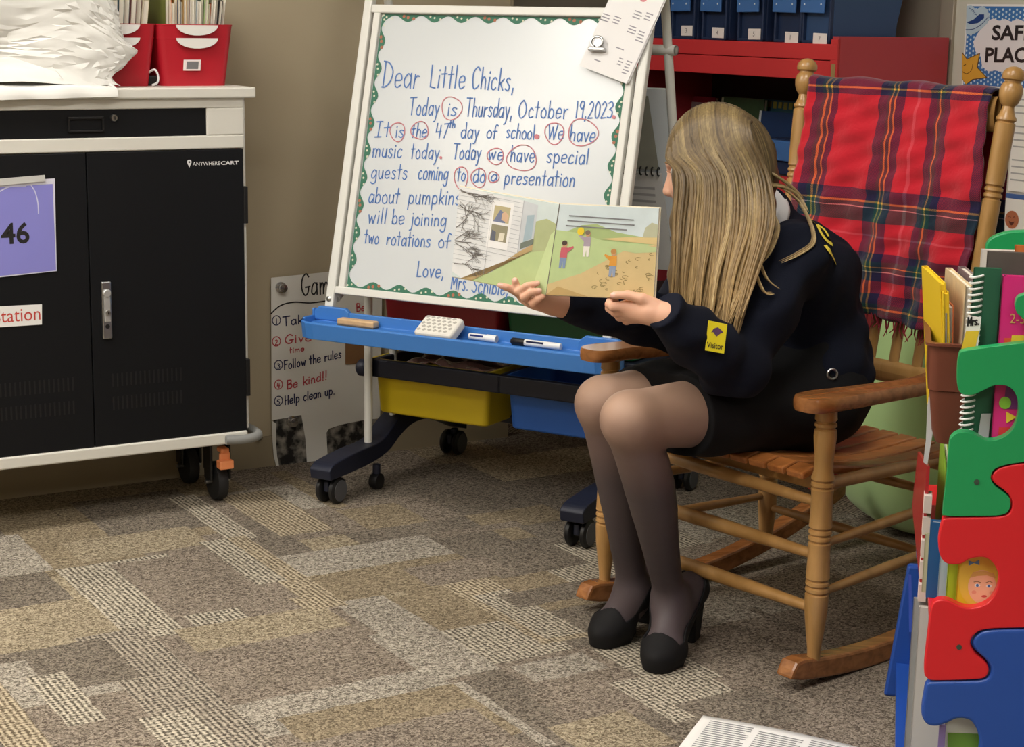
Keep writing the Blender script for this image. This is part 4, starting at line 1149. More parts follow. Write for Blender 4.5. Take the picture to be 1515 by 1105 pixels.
# things inside the shelf
def face_book(name_label, col, q, b, extra=None, th=.012):
    (x0, y0), (x1, y1) = q
    a1, zt = sl(x0, y0, b); a0, zb = sl(x1, y1, b)
    zb = zS if zb < zS + .06 else zb
    t = thing('picture_book', name_label, 'book', tuple(FA((b, (a0 + a1) / 2, zb))), 'books inside the red shelf')
    lean = .10
    ax = np.array([[math.cos(lean), 0, -math.sin(lean)], [0, 1, 0], [math.sin(lean), 0, math.cos(lean)]])
    hh = (zt - zb) / math.cos(lean)
    c = np.array([b, (a0 + a1) / 2, zb]) + ax[2] * hh / 2 + np.array([0, 0, th * math.sin(lean) / 2])
    MB(FA).mat(mat('cover_' + col[0], col[1], .4, var=.25 if len(col) > 2 else .05, vscale=30)).box(c - ax[0] * th / 2, (.002, a1 - a0, hh), ax).box(c + ax[0] * th / 2, (.002, a1 - a0, hh), ax).build('cover', t)
    MB(FA).mat(mat('page_edge', '#dcd6c6', .8)).box(c, (th - .002, (a1 - a0) - .004, hh - .004), ax).build('pages', t)
    if extra:
        m = MB(FA)
        for (mc, u0, u1, v0, v1) in extra:
            m.mat(mc); m.box(c - ax[0] * (th / 2 + .0015) + ax[1] * ((a1 - a0) * (.5 - (u0 + u1) / 2)) + ax[2] * hh * ((v0 + v1) / 2 - .5), (.001, (a1 - a0) * (u1 - u0), hh * (v1 - v0)), ax)
        m.build('cover_print', t)
g = lambda n_, c_: mat('print_' + n_, c_, .6)
face_book('dark red picture book deep inside the red shelf behind the easel leg', ('crimson', '#8c1f33'), ((992, 140), (1050, 262)), 3.50, [(g('palegrey', '#b9b2a8'), .05, .25, .78, .93)])
face_book('mauve grey picture book standing before the dark red one', ('mauve', '#7d6a6c', 1), ((1020, 151), (1062, 262)), 3.44, [(g('rose', '#a04050'), .1, .9, .3, .5)])
face_book('dark green leafy picture book above the reader\'s head', ('leaf', '#3c5c39', 1), ((1064, 143), (1122, 262)), 3.47, [(g('cream', '#c8c6a4'), .0, .05, .02, .98), (g('flower', '#b8a07a'), .4, .55, .6, .8)])
face_book('teal picture book with yellow letter shapes, top right inside the shelf', ('teal_blue', '#2b5a66'), ((1124, 147), (1184, 262)), 3.50, [(g('mustard', '#9d9440'), .02 + .12 * k, .10 + .12 * k, .86 + .01 * (k % 2), .97) for k in range(8)])
face_book('plain navy picture book with pale spine edge beside the chair post', ('navy', '#1d3760'), ((1121, 164), (1180, 262)), 3.40, [(g('pale', '#c9cfd2'), .0, .05, .0, 1)])
face_book('yellow picture book seen between flip chart and rear easel pole', ('yellow2', '#d9c22c'), ((962, 168), (978, 262)), 3.34)
face_book('green book just behind the yellow one beside the flip chart', ('green2', '#4c9a3c'), ((969, 205), (984, 262)), 3.38)
a1_, z1_ = sl(1134, 200, 3.24); a0_, z0_ = sl(1178, 240, 3.24)
t = thing('small_bin', 'small blue bin on the shelf board beside the left chair post', 'bin', tuple(FA((3.26, (a0_ + a1_) / 2, zS))))
MB(FA).mat(M_bb).bx(3.235, 3.36, a0_ + .004, a1_ - .004, zS, z0_).build('body', t, bevel=.004)
MB(FA).mat(M_bl).bx(3.225, 3.365, a0_, a1_, z0_, z1_ - .01).build('front', t, bevel=.003)
MB(FA).mat(M_bb).bx(3.24, 3.355, a0_ + .006, a1_ - .006, z1_ - .012, z1_ - .006).build('opening', t)
tag(MB(FA).mat(g('manila', '#c8c0a4')).box((3.33, (a0_ + a1_) / 2 + .01, z1_ + .012), (.002, .07, .06)).build('folder', None), 'pale folder edge sticking up behind the small blue bin', 'folder')

# notice board with posters on the right wall
M_alu = mat('board_frame', '#a99f90', .4, metal=.3)
nbd = thing('notice_board', 'framed notice board on the right wall covered with posters', 'notice board', tuple(FA((BW, 3.0, .45))))
MB(FA).mat(mat('board_panel', '#c7c3b6', .6)).bx(BW - .012, BW, 2.2, 3.70, .45, 1.75).build('panel', nbd)
f = MB(FA).mat(M_alu)
f.bx(BW - .022, BW, 3.665, 3.72, .43, 1.78).build('side_frame', nbd, bevel=.003)
MB(FA).mat(M_alu).bx(BW - .022, BW, 2.2, 3.72, .43, .47).build('bottom_frame', nbd, bevel=.003)
MB(FA).mat(M_alu).bx(BW - .022, BW, 2.2, 3.72, 1.74, 1.78).build('top_frame', nbd, bevel=.003)
PB = BW - .0135
def q_(px, py, o=0.): return sp(px, py, PB - o)
NB_ = -RB
po = thing('poster', 'SAFE PLACE poster with blue polka dots, yellow star and sneaker on the right wall', 'poster', tuple(q_(1470, 128)))
aL, zT = FA.inv(q_(1431, 6))[1:]; zB_ = FA.inv(q_(1424, 128))[2]; aR = aL - .30
def rect(m, a0, a1, z0, z1, o):
    return m.add([FA((PB - o, a, z)) for a, z in ((a0, z0), (a1, z0), (a1, z1), (a0, z1))], [(0, 1, 2, 3)])
rect(MB().mat(mat('poster_white', '#e8e6e4', .4)), aL, aR, zB_, zT, 0).build('sheet', po, solid=.001)
m = MB().mat(mat('poster_blue', '#3f74b4', .4)); rect(m, aL - .006, aR + .006, zB_ + .006, zT - .006, .0012)
m.mat(mat('poster_dot', '#c9dcea', .4))
da = .0125
for i in range(24):
    for j in range(19):
        a = aL - .011 - i * da; z = zB_ + .011 + j * da + (da / 2) * (i % 2)
        if a < aR + .01 or z > zT - .01: continue
        m.add([FA((PB - .0016, a + .0034 * math.cos(k), z + .0034 * math.sin(k))) for k in np.linspace(0, 2 * math.pi, 9)[:-1]], [tuple(range(8))])
cl = [(1463, 30), (1470, 27), (1478, 31), (1487, 28), (1496, 32), (1506, 28), (1516, 32), (1526, 29), (1536, 34), (1542, 45), (1541, 70), (1543, 95), (1534, 104), (1522, 101), (1510, 106), (1498, 102), (1486, 107), (1472, 104), (1462, 106), (1453, 98), (1451, 84), (1443, 76), (1440, 62), (1446, 50), (1452, 42), (1458, 36)]
m.mat(mat('poster_cloud', '#e6e1e4', .4)).add([q_(x, y, .002) for x, y in cl], [tuple(range(len(cl)))])
m.build('print', po)
m = MB().mat(mat('poster_black', '#2a2626', .4))
for txt, x0, y0, x1, yt in (('SAFE', 1467, 59.5, 1528, 37), ('PLACE', 1457, 92.5, 1532, 70)):
    p = q_(x0, y0, .0026); r_ = q_(x1, y0 + .5, .0026)
    print_text(m, txt, p, unit(r_ - p), UP, width=np.linalg.norm(r_ - p), height=q_(x0, yt, 0)[2] - q_(x0, y0, 0)[2], bold=.03)
m.build('lettering', po)
# five-pointed star with a smile, and a sneaker
m = MB().mat(mat('star_edge', '#6a4a1c', .5))
def star(s_, o, mt):
    cx, cy = 1430, 104
    pts = []
    for k in range(10):
        r_ = (33 if k % 2 == 0 else 17) * s_; an = math.radians(-52 + 36 * k)
        pts.append((max(cx + r_ * math.cos(an), 1423.5 - (cy - 104) * .07), min(max(cy + r_ * math.sin(an), 66), 125)))
    m.mat(mt).add([q_(x, y, o) for x, y in pts], [tuple(range(10))])
star(1.0, .0024, mat('star_edge', '#6a4a1c', .5)); star(.92, .0028, mat('star_yellow', '#d9a33a', .5))
m.mat(mat('star_edge', '#6a4a1c', .5)).ribbon(catmull([q_(x, y, .0032) for x, y in ((1424, 106), (1430, 109), (1437, 104), (1439, 95))], 5), .0018, NB_)
m.ribbon([q_(1426, 97, .0032), q_(1428.5, 95.5, .0032)], .003, NB_)
m.build('star', po)
m = MB().mat(mat('sneaker_pale', '#b9cbd8', .4))
m.add([q_(x, y, .0026) for x, y in [(1430, 9), (1437, 8), (1444, 14), (1454, 9), (1461, 14), (1464, 24), (1461, 34), (1452, 43), (1443, 49), (1436, 52), (1429, 50)]], [tuple(range(11))])
m.mat(mat('sneaker_navy', '#27427e', .4)).add([q_(x, y, .003) for x, y in [(1430, 33), (1440, 29), (1449, 21), (1456, 21), (1456, 27), (1447, 34), (1436, 36)]], [tuple(range(7))])
m.ribbon(catmull([q_(x, y, .0031) for x, y in ((1429, 44), (1440, 43), (1452, 36), (1462, 25))], 5), .0022, NB_)
for k in range(3):
    m.ribbon([q_(1434 + 3 * k, 12 + 4 * k, .0031), q_(1441 + 2 * k, 16 + 3 * k, .0031)], .0016, NB_)
m.build('sneaker', po)
# sheets below
sh = thing('notice_sheet', 'white printed sheets pinned below the poster, right of the chair post', 'paper', tuple(q_(1510, 280)))
a0_, zt_ = FA.inv(q_(1503, 131))[1:]; zb_ = FA.inv(q_(1500, 283))[2]
rect(MB().mat(M_paper), a0_, a0_ - .22, zb_, zt_, .001).build('sheet', sh, solid=.0008)
m = MB().mat(mat('print_faint', '#a9a9a7', .7))
for k in range(15):
    z = zt_ - .03 - k * .018
    if k % 5 != 3: rect(m, a0_ - .006, a0_ - .18 + .01 * (k % 3), z, z + .004, .0022)
m.build('print', sh)
sm = thing('smiley_sheet', 'white sheet with a round brown smiling face and blue edge on the right wall', 'paper', tuple(q_(1497, 400)))
a0_, zt_ = FA.inv(q_(1474, 290))[1:]; zb_ = FA.inv(q_(1470, 402))[2]
rect(MB().mat(M_paper), a0_, a0_ - .2, zb_, zt_, .001).build('sheet', sm, solid=.0008)
m = MB().mat(mat('sheet_blue', '#41629c', .6)); rect(m, a0_, a0_ - .2, zt_ - .001, zt_ + .012, .0022)
rect(m, a0_ - .125, a0_ - .2, zb_, zt_, .0022); m.build('blue_edge', sm)
m = MB().mat(mat('face_brown', '#b06a48', .6)); c = q_(1497, 325, .0024); r_ = .0245
m.add([c + RA * r_ * math.cos(k) + UP * r_ * math.sin(k) for k in np.linspace(0, 2 * math.pi, 25)[:-1]], [tuple(range(24))])
m.mat(mat('face_dark', '#5a2a1c', .6))
for s_ in (-1, 1):
    e_ = c + RA * s_ * .008 + UP * .006 + NB_ * .0005
    m.ribbon(catmull([e_ - RA * .004, e_ + UP * .003, e_ + RA * .004], 4), .0016, NB_)
m.add([c + NB_ * .0005 + RA * x + UP * z for x, z in ((-.01, -.004), (-.006, -.013), (0, -.016), (.006, -.013), (.01, -.004), (0, -.007))], [tuple(range(6))])
m.build('smiling_face', sm)
# ================================================================ ROCKING CHAIR
CS = np.array([.6446, -.7645, 0.]); CS = unit(CS); CF = np.array([CS[1], -CS[0], 0.])
CM = np.array([.413, 3.5505, 0.])
FK = Frame(CM, CF, CS, UP)              # x forward, y to the sitter's left (towards the camera), z up
M_oak = wood('golden_oak', '#9c753f', '#b98e57', .32, (30, 30, 4))
M_oakr = wood('oak_rung', '#98703c', '#b58a52', .35, (12, 12, 12))
M_arm = wood('oak_arm', '#7e4f2a', '#a56c3c', .25, (6, 40, 40))
M_slat = wood('oak_slat', '#8e5528', '#b9743c', .35, (5, 40, 40))
chair = thing('rocking_chair', 'golden oak rocking chair with slatted seat under the seated reader', 'rocking chair', tuple(FK((-.2, 0, 0))))
RR = 1.4
def rz(f_): return (f_ + .2) ** 2 / (2 * RR)
for s_ in (1, -1):
    fs_ = np.linspace(.075, -.80, 26)
    top = [(f_, rz(f_) + .044) for f_ in fs_]
    top[0] = (.072, rz(.075) + .022); top.insert(1, (.062, rz(.062) + .038))
    bot = [(f_, rz(f_)) for f_ in fs_[::-1]]
    bot[-1] = (.080, rz(.08) + .004)
    y = .306 if True else 0
    MB(FK).mat(M_arm).prism(top + bot, (0, s_ * .297 + .021, 0), (1, 0, 0), (0, 0, 1), .042).build('rocker', chair, bevel=.006, segs=2, angle=60)
def ring(z, r, w=.006, d=.004): return [(r, z - w * 1.2), (r - d, z - w * .8), (r + .001, z - w * .2), (r + .001, z + w * .2), (r - d, z + w * .8), (r, z + w * 1.2)]
def rings(z, r, n, sp_=.013): return sum([[(r, z + (i - (n - 1) / 2) * sp_ - .0055), (r - .0035, z + (i - (n - 1) / 2) * sp_ - .003), (r - .0035, z + (i - (n - 1) / 2) * sp_ - .002), (r + .0005, z + (i - (n - 1) / 2) * sp_ + .002)] for i in range(n)], []) + [(r, z + n * sp_ / 2)]
lp = [(.013, .05), (.0135, .075), (.018, .11), (.0225, .15), (.0235, .18)] + rings(.208, .0235, 3) + [(.0225, .25), (.0215, .28)] + rings(.313, .0225, 3) + [(.0215, .35), (.021, .39)] + rings(.416, .0225, 2) + [(.019, .44), (.0185, .465), (.0225, .51)] + rings(.535, .0215, 2) + [(.0205, .57)]
for s_ in (1, -1):
    MB(FK).mat(M_oak).lathe(lp, (0, s_ * .305, 0), (0, 0, 1), 22).build('front_leg', chair, smooth=True, angle=35)
# back posts with finials
BL = .13
def bf(z): return -.478 - max(z - .45, 0) * BL
PBS = .254
for s_ in (1, -1):
    MB(FK).mat(M_oak).lathe([(.014, .068), (.018, .11), (.022, .16), (.022, .2)] + rings(.24, .022, 2) + [(.0215, .3), (.021, .45), (.021, .47)], (-.478, s_ * PBS, 0), (0, 0, 1), 20).build('rear_leg', chair, smooth=True, angle=35)
    ax = unit((-BL, s_ * .035, 1.))
    pr = [(.0215, 0), (.0205, .1), (.019, .25), (.018, .38), (.019, .42)] + rings(.50, .0195, 3) + [(.0205, .55), (.021, .62)] + rings(.648, .021, 1) + [(.017, .66), (.013, .672), (.0125, .678), (.019, .686), (.0235, .698), (.0245, .710), (.0215, .722), (.0165, .728), (.0165, .731), (.0225, .734), (.0238, .740), (.0228, .747), (.0185, .754), (.011, .759), (.003, .761)]
    MB(FK).mat(M_oak).lathe(pr, (bf(.46), s_ * PBS, .458), ax, 24).build('back_post', chair, smooth=True, angle=35)
# back rails and slats
def rail(z, h, d, name, m_):
    def fn(u, v):
        a = 2 * math.pi * v; s_ = (u - .5) * 2 * PBS
        curve = -.02 * (1 - (2 * u - 1) ** 2)
        return (bf(z) + curve + d * math.cos(a), s_, z + h / 2 * math.sin(a) * (1 if abs(math.sin(a)) < .9 else 1) + BL * 0)
    return MB(FK).mat(m_).grid(fn, 17, 13).build(name, chair, smooth=True)
rail(.537, .05, .011, 'back_rail', M_oak); rail(1.112, .075, .012, 'crest_rail', M_oak)
for i in range(7):
    s_ = (i - 3) * .066
    k = -.02 * (1 - (s_ / PBS) ** 2)
    MB(FK).mat(M_oak).tube([(bf(.55) + k, s_, .55), (bf(.8) + k - .012, s_, .8), (bf(1.09) + k, s_, 1.09)], [.013, .0145, .012], 10, flat=.55, upv=(1, 0, 0)).build('back_slat', chair, smooth=True)
# seat slats, front to back
def seat_z(f_): return .446 - .03 * max(0, -f_) / .46 - .018 * math.sin(min(max(-f_ / .46, 0), 1) * math.pi) - .010 * max(0, (f_ + .03) / .05) ** 2
for i in range(11):
    s_ = (i - 5) * .0505
    top = [(f_, seat_z(f_)) for f_ in np.linspace(.026, -.47, 14)]
    bot = [(f_, seat_z(f_) - .017) for f_ in np.linspace(-.47, .022, 14)]
    MB(FK).mat(M_slat).prism(top + bot, (0, s_ + .022, 0), (1, 0, 0), (0, 0, 1), .044).build('seat_slat', chair, bevel=.004)
for f_ in (-.03, -.44):
    MB(FK).mat(M_oakr).bx(f_ - .012, f_ + .012, -.28, .28, seat_z(f_) - .05, seat_z(f_) - .017).build('seat_support', chair, bevel=.004)
for s_ in (1, -1):
    MB(FK).mat(M_oakr).tube([(.0, s_ * .303, .412), (-.478, s_ * PBS, .385)], .0135, 12).build('seat_rail', chair, smooth=True)
# rungs
def rung(a, b, r=.0125):
    P = [np.array(a) + (np.array(b) - np.array(a)) * t for t in (0, .1, .35, .48, .5, .52, .65, .9, 1)]
    MB(FK).mat(M_oakr).tube(P, [r * .72, r * .8, r * 1.02, r * 1.08, r * 1.0, r * 1.08, r * 1.02, r * .8, r * .72], 12).build('rung', chair, smooth=True)
rung((0, -.3, .385), (0, .3, .375), .0135)
for z in (.268, .158):
    rung((0, -.3, z), (0, .3, z), .0145)
for z in (.288, .188):
    for s_ in (1, -1):
        rung((0, s_ * .303, z), (-.478, s_ * PBS, z), .0105)
for z in (.3, .16):
    rung((-.478, -PBS, z), (-.478, PBS, z), .0115)
# arms
for s_ in (1, -1):
    o = catmull([(.072, 0), (.068, .026), (.045, .041), (.0, .043), (-.12, .036), (-.28, .028), (-.40, .026), (-.475, .022), (-.475, -.018), (-.40, -.024), (-.28, -.028), (-.12, -.036), (.0, -.043), (.045, -.041), (.068, -.026)], 4, True)
    pts = [(p[0], s_ * .305 - s_ * max(0, -p[0] - .05) * .06 + p[1]) for p in o]
    n = len(pts)
    za = lambda f_: .567 - .02 * max(0, -f_) / .47 + .02 * max(0, -f_ - .3) / .17
    rows = []
    for dz, k in ((0, .88), (.006, 1.0), (.020, 1.0), (.027, .90)):
        cxm = -.2
        rows.append([(f_ * (1 - (1 - k) * .12), (s_ * .305 - s_ * max(0, -f_ - .05) * .06) + (y - (s_ * .305 - s_ * max(0, -f_ - .05) * .06)) * k, za(f_) + dz) for f_, y in pts])
    vs = [p for r_ in rows for p in r_]
    fs = [tuple(range(n - 1, -1, -1))] + [(i * n + k, i * n + (k + 1) % n, (i + 1) * n + (k + 1) % n, (i + 1) * n + k) for i in range(3) for k in range(n)] + [tuple(3 * n + k for k in range(n))]
    MB(FK).mat(M_arm).add(vs, fs).build('arm_rest', chair, smooth=True, angle=50)

# ---------------- tartan blanket over the chair back
def ramp_node(nt, stops):
    r = nt.nodes.new('ShaderNodeValToRGB'); r.color_ramp.interpolation = 'CONSTANT'
    els = r.color_ramp.elements
    els[0].position = stops[0][0]; els[0].color = (*srgb(stops[0][1]), 1)
    els[1].position = stops[1][0]; els[1].color = (*srgb(stops[1][1]), 1)
    for p, c in stops[2:]:
        e_ = els.new(p); e_.color = (*srgb(c), 1)
    return r
M_tart = bpy.data.materials.new('tartan_wool'); M_tart.use_nodes = True
nt = M_tart.node_tree; L = nt.links; bs = nt.nodes['Principled BSDF']
uvn = nt.nodes.new('ShaderNodeUVMap'); sx = nt.nodes.new('ShaderNodeSeparateXYZ'); L.new(uvn.outputs[0], sx.inputs[0])
R_, D_k, G_, Y_, W_c, P_ = '#bb2330', '#231d3c', '#123a38', '#d8a040', '#d9c0b4', '#d06068'
warp = ramp_node(nt, [(0, R_), (.04, D_k), (.085, G_), (.105, Y_), (.115, G_), (.135, Y_), (.142, D_k), (.175, R_), (.40, D_k), (.45, G_), (.465, Y_), (.474, G_), (.49, Y_), (.498, D_k), (.54, R_), (.605, P_), (.62, R_), (.68, D_k), (.715, G_), (.73, Y_), (.738, G_), (.755, D_k), (.79, R_), (.95, D_k)])
weft = ramp_node(nt, [(0, D_k), (.012, Y_), (.02, D_k), (.045, R_), (.42, D_k), (.465, Y_), (.474, G_), (.49, W_c), (.496, G_), (.55, R_), (.60, P_), (.606, R_), (.67, D_k), (.70, G_), (.72, Y_), (.726, G_), (.74, W_c), (.746, D_k), (.78, R_), (.83, D_k), (.87, G_), (.885, Y_), (.892, G_), (.91, D_k), (.94, R_)])
L.new(sx.outputs[0], warp.inputs[0]); L.new(sx.outputs[1], weft.inputs[0])
ad_ = nt.nodes.new('ShaderNodeMath'); ad_.operation = 'ADD'; L.new(sx.outputs[0], ad_.inputs[0]); L.new(sx.outputs[1], ad_.inputs[1])
mu_ = nt.nodes.new('ShaderNodeMath'); mu_.operation = 'MULTIPLY'; mu_.inputs[1].default_value = 900; L.new(ad_.outputs[0], mu_.inputs[0])
si_ = nt.nodes.new('ShaderNodeMath'); si_.operation = 'SINE'; L.new(mu_.outputs[0], si_.inputs[0])
ma_ = nt.nodes.new('ShaderNodeMath'); ma_.operation = 'MULTIPLY_ADD'; ma_.inputs[1].default_value = .25; ma_.inputs[2].default_value = .5; L.new(si_.outputs[0], ma_.inputs[0])
mx = nt.nodes.new('ShaderNodeMix'); mx.data_type = 'RGBA'; L.new(ma_.outputs[0], mx.inputs[0])
for src, k in ((warp, 6), (weft, 7)):        # yarns mix perceptually, dark yarn dominating
    gm = nt.nodes.new('ShaderNodeGamma'); gm.inputs[1].default_value = .22; L.new(src.outputs[0], gm.inputs[0]); L.new(gm.outputs[0], mx.inputs[k])
gm2 = nt.nodes.new('ShaderNodeGamma'); gm2.inputs[1].default_value = 1 / .22; L.new(mx.outputs[2], gm2.inputs[0])
L.new(gm2.outputs[0], bs.inputs['Base Color']); bs.inputs['Roughness'].default_value = .95; bs.inputs['Sheen Weight'].default_value = .25; bs.inputs['Specular IOR Level'].default_value = .1
nz = nt.nodes.new('ShaderNodeTexNoise'); nz.inputs['Scale'].default_value = 90; bp_ = nt.nodes.new('ShaderNodeBump'); bp_.inputs['Strength'].default_value = .25; bp_.inputs['Distance'].default_value = .006
tc_ = nt.nodes.new('ShaderNodeTexCoord'); L.new(tc_.outputs['Object'], nz.inputs['Vector']); L.new(nz.outputs['Fac'], bp_.inputs['Height']); L.new(bp_.outputs['Normal'], bs.inputs['Normal'])
ZT = 1.158; FRONT = ZT - .655; BACKL = .42
NU, NV = 90, 150
TOT = FRONT + .05 + BACKL
m = MB(FK).mat(M_tart); uv = []
vs = []
for j in range(NV):
    d = j / (NV - 1) * TOT               # path length from the front hem upwards
    for i in range(NU):
        u = i / (NU - 1); s_ = (u - .5) * 2 * .252
        sag = -.014 * (1 - (2 * u - 1) ** 2)
        hem = .012 * math.sin(u * 9 + 1) + .03 * max(0, u - .75)
        if d < FRONT:
            z = ZT - (FRONT - d) * (1 + hem * 1.0); t_ = (FRONT - d) / FRONT
            wr = .006 * math.sin(s_ * 38 + 2.5 * t_) * t_ + .005 * math.sin(s_ * 71 + t_ * 9 + 1.3) * (.3 + t_) + .003 * math.sin(z * 75 + s_ * 22) + .002 * math.sin(z * 140 - s_ * 48)
            x = bf(z) + sag + .021 + .004 + wr
        elif d < FRONT + .05:
            a = (d - FRONT) / .05 * math.pi
            x = bf(ZT) + sag + .025 * math.cos(a); z = ZT + .012 * math.sin(a) - .008 * (u - .5) + .003 * math.sin(s_ * 40)
        else:
            t_ = (d - FRONT - .05) / BACKL; z = ZT - t_ * BACKL
            x = bf(z) + sag - .027 - .05 * t_ * (.4 + .6 * u) - .006 * abs(math.sin(s_ * 45)) * t_
            s_ = s_ * (1 + .12 * t_)
        fold = 1 + .0
        vs.append((x, s_ * (1 - .02 * math.sin(d * 17)), z))
        uv.append((u * .999 + .0005, min(max((ZT - z + .006) / .55 if d < FRONT + .02 else (ZT - z + .006) / .55 + 0, .001), .999)))
m.add(vs, [(j * NU + i, j * NU + i + 1, (j + 1) * NU + i + 1, (j + 1) * NU + i) for j in range(NV - 1) for i in range(NU - 1)])
m.uv = uv
bk = thing('tartan_blanket', 'red tartan blanket draped over the back of the rocking chair', 'blanket', tuple(FK((bf(.7), 0, .66))))
m.build('cloth', bk, smooth=True, angle=80, solid=.004)
fr_ = MB(FK).mat(mat('fringe_red', '#8e2430', .95)); rg = random.Random(9)
for i in range(46):
    u = i / 45; s_ = (u - .5) * 2 * .24; z = ZT - FRONT * (1 + .012 * math.sin(u * 9 + 1) + .03 * max(0, u - .75))
    x = bf(z) + .02 - .014 * (1 - (2 * u - 1) ** 2)
    fr_.tube([(x, s_, z + .004), (x + rg.uniform(-.006, .006), s_ + rg.uniform(-.006, .006), z - .016), (x + rg.uniform(-.01, .01), s_ + rg.uniform(-.012, .012), z - rg.uniform(.026, .04))], [.002, .0018, .0008], 5)
fr_.build('fringe', bk)
# pinkish cloth tie hanging beside the blanket
tt = thing('seat_cushion_tie', 'red and pink cloth tie hanging at the right end of the chair back', 'tie', tuple(FK((-.40, .285, .56))))
MB(FK).mat(mat('tie_red', '#a32436', .9)).tube(catmull([(-.475, .235, .66), (-.455, .262, .645), (-.44, .285, .61), (-.435, .30, .58)], 5), [.012] * 15 + [.016], 8, flat=.35).build('strap', tt, smooth=True)
MB(FK).mat(mat('tie_pink', '#dca6a4', .8)).tube(catmull([(-.465, .262, .67), (-.44, .287, .64), (-.425, .302, .6), (-.415, .305, .565)], 5), [.008] * 12 + [.012] * 4, 8, flat=.35).build('ribbon', tt, smooth=True)

# ---------------- green bean bag on the floor behind the chair
M_green = mat('green_cotton', '#b3d592', .85, var=.06, vscale=6, sheen=.2)
cb = FK((-1.12, -.24, 0))
NU, NV = 110, 60
P = []
for j in range(NV):
    v = j / (NV - 1)
    for i in range(NU):
        u = 2 * math.pi * i / NU
        rad = .30 * (math.sin(min(v * 1.15, 1) * math.pi / 2) if v < .0 else 1)
        ph = v * math.pi
        r_ = (max(math.sin(ph), 0)) ** .62
        z = .34 - .34 * math.copysign(abs(math.cos(ph)) ** .8, math.cos(ph)) if False else .33 * (1 - math.cos(ph))
        taper = 1 - .28 * (z / .66)
        P.append((.29 * r_ * taper * math.cos(u), .31 * r_ * taper * math.sin(u), z))
P = np.array(P)
dn = P - [0, 0, .3]; dn /= np.linalg.norm(dn, axis=1)[:, None] + 1e-9
P = P + dn * (crumple(P, .045, 12, 6, 7.) * np.clip((P[:, 2]) / .08, 0, 1))[:, None]
P[:, 2] = np.maximum(P[:, 2], 0.0)
m = MB().mat(M_green).add(P + cb, [(j * NU + i, j * NU + (i + 1) % NU, (j + 1) * NU + (i + 1) % NU, (j + 1) * NU + i) for j in range(NV - 1) for i in range(NU)])
tag(m.build('bean_bag', None, smooth=True, angle=30), 'light green fabric bean bag on the floor behind the rocking chair', 'bean bag')
# ================================================================ PUZZLE SHELF (near right)
ZY = unit([.21, .978, 0]); ZX = np.array([ZY[1], -ZY[0], 0.])
ZO = np.array([.578, 2.5, 0.])
FZ = Frame(ZO, ZX, ZY, UP)              # x to the right along the near end panel, y along the shelf away from the camera
def zp(px, py, y=0.):
    q = FZ.inv(on_plane(px, py, FZ((0, y, 0)), ZY)); return (q[0], q[2])
M_pg = mat('puzzle_green', '#1f9a5a', .35, var=.03); M_pr = mat('puzzle_red', '#d8232c', .35, var=.03); M_pb = mat('puzzle_blue', '#2450a8', .35, var=.03)
ps = thing('puzzle_bookshelf', 'low book display with interlocking green, red and blue puzzle panels, at the right edge', 'book display', tuple(FZ((.25, .4, 0))))
PW = .60
def piece(pxs, m_, name, right, y=0., th=.022, sub=5):
    pts = catmull([zp(*p) for p in pxs], sub)
    poly = [tuple(p) for p in pts] + right
    o = MB(FZ).mat(m_).prism(poly, (0, y + th, 0), (1, 0, 0), (0, 0, 1), th)
    return o.build(name, ps, bevel=.005, segs=3, angle=50)
green = [(1515, 436), (1506, 440), (1502, 450), (1504, 462), (1512, 470), (1522, 480), (1526, 495), (1520, 506), (1500, 509), (1460, 514), (1428, 519), (1419, 525), (1416, 550), (1417, 573), (1424, 583), (1440, 584), (1456, 577), (1472, 570), (1490, 571), (1502, 582), (1507, 602), (1503, 625), (1493, 641), (1477, 650), (1460, 652), (1446, 645), (1434, 640), (1419, 640), (1408, 647), (1404, 660), (1400, 710), (1395, 755), (1399, 763), (1440, 763.5), (1482, 762), (1494, 752), (1494, 738), (1484, 728), (1472, 719), (1466, 708), (1470, 696), (1484, 689), (1515, 684), (1560, 682)]
redp = [(1560, 684), (1515, 686), (1486, 691), (1472, 698), (1468, 708), (1474, 717), (1486, 726), (1496, 738), (1496, 754), (1484, 764), (1440, 766), (1400, 767), (1393, 774), (1388, 800), (1391, 822), (1401, 834), (1420, 835), (1436, 827), (1456, 825), (1470, 834), (1477, 852), (1474, 873), (1462, 891), (1443, 899), (1424, 898), (1404, 889), (1389, 888), (1378, 898), (1372, 940), (1367, 990), (1372, 1004), (1385, 1007), (1430, 1006), (1456, 1003), (1463, 990), (1456, 978), (1443, 967), (1436, 952), (1443, 938), (1462, 931), (1515, 929), (1560, 928)]
bluep = [(1560, 930), (1515, 931), (1464, 933), (1446, 940), (1439, 952), (1446, 965), (1458, 976), (1466, 990), (1458, 1005), (1432, 1008), (1385, 1009), (1371, 1012), (1366, 1030), (1363, 1055), (1370, 1071), (1384, 1075), (1400, 1071), (1416, 1064), (1434, 1066), (1445, 1080), (1449, 1100), (1444, 1122), (1430, 1138), (1408, 1142), (1388, 1134), (1372, 1132), (1360, 1142), (1352, 1185)]
zr = lambda py: zp(1515, py)[1]
piece(green, M_pg, 'green_panel', [(PW, zp(1560, 682)[1]), (PW, zp(1515, 400)[1]), (zp(1560, 420)[0], zp(1515, 420)[1])])
piece(redp, M_pr, 'red_panel', [(PW, zp(1560, 928)[1]), (PW, zp(1560, 684)[1])])
xb0 = zp(1352, 1185)[0]
piece(bluep, M_pb, 'blue_panel', [(xb0 - .01, .0), (PW, .0), (PW, zp(1560, 930)[1])])
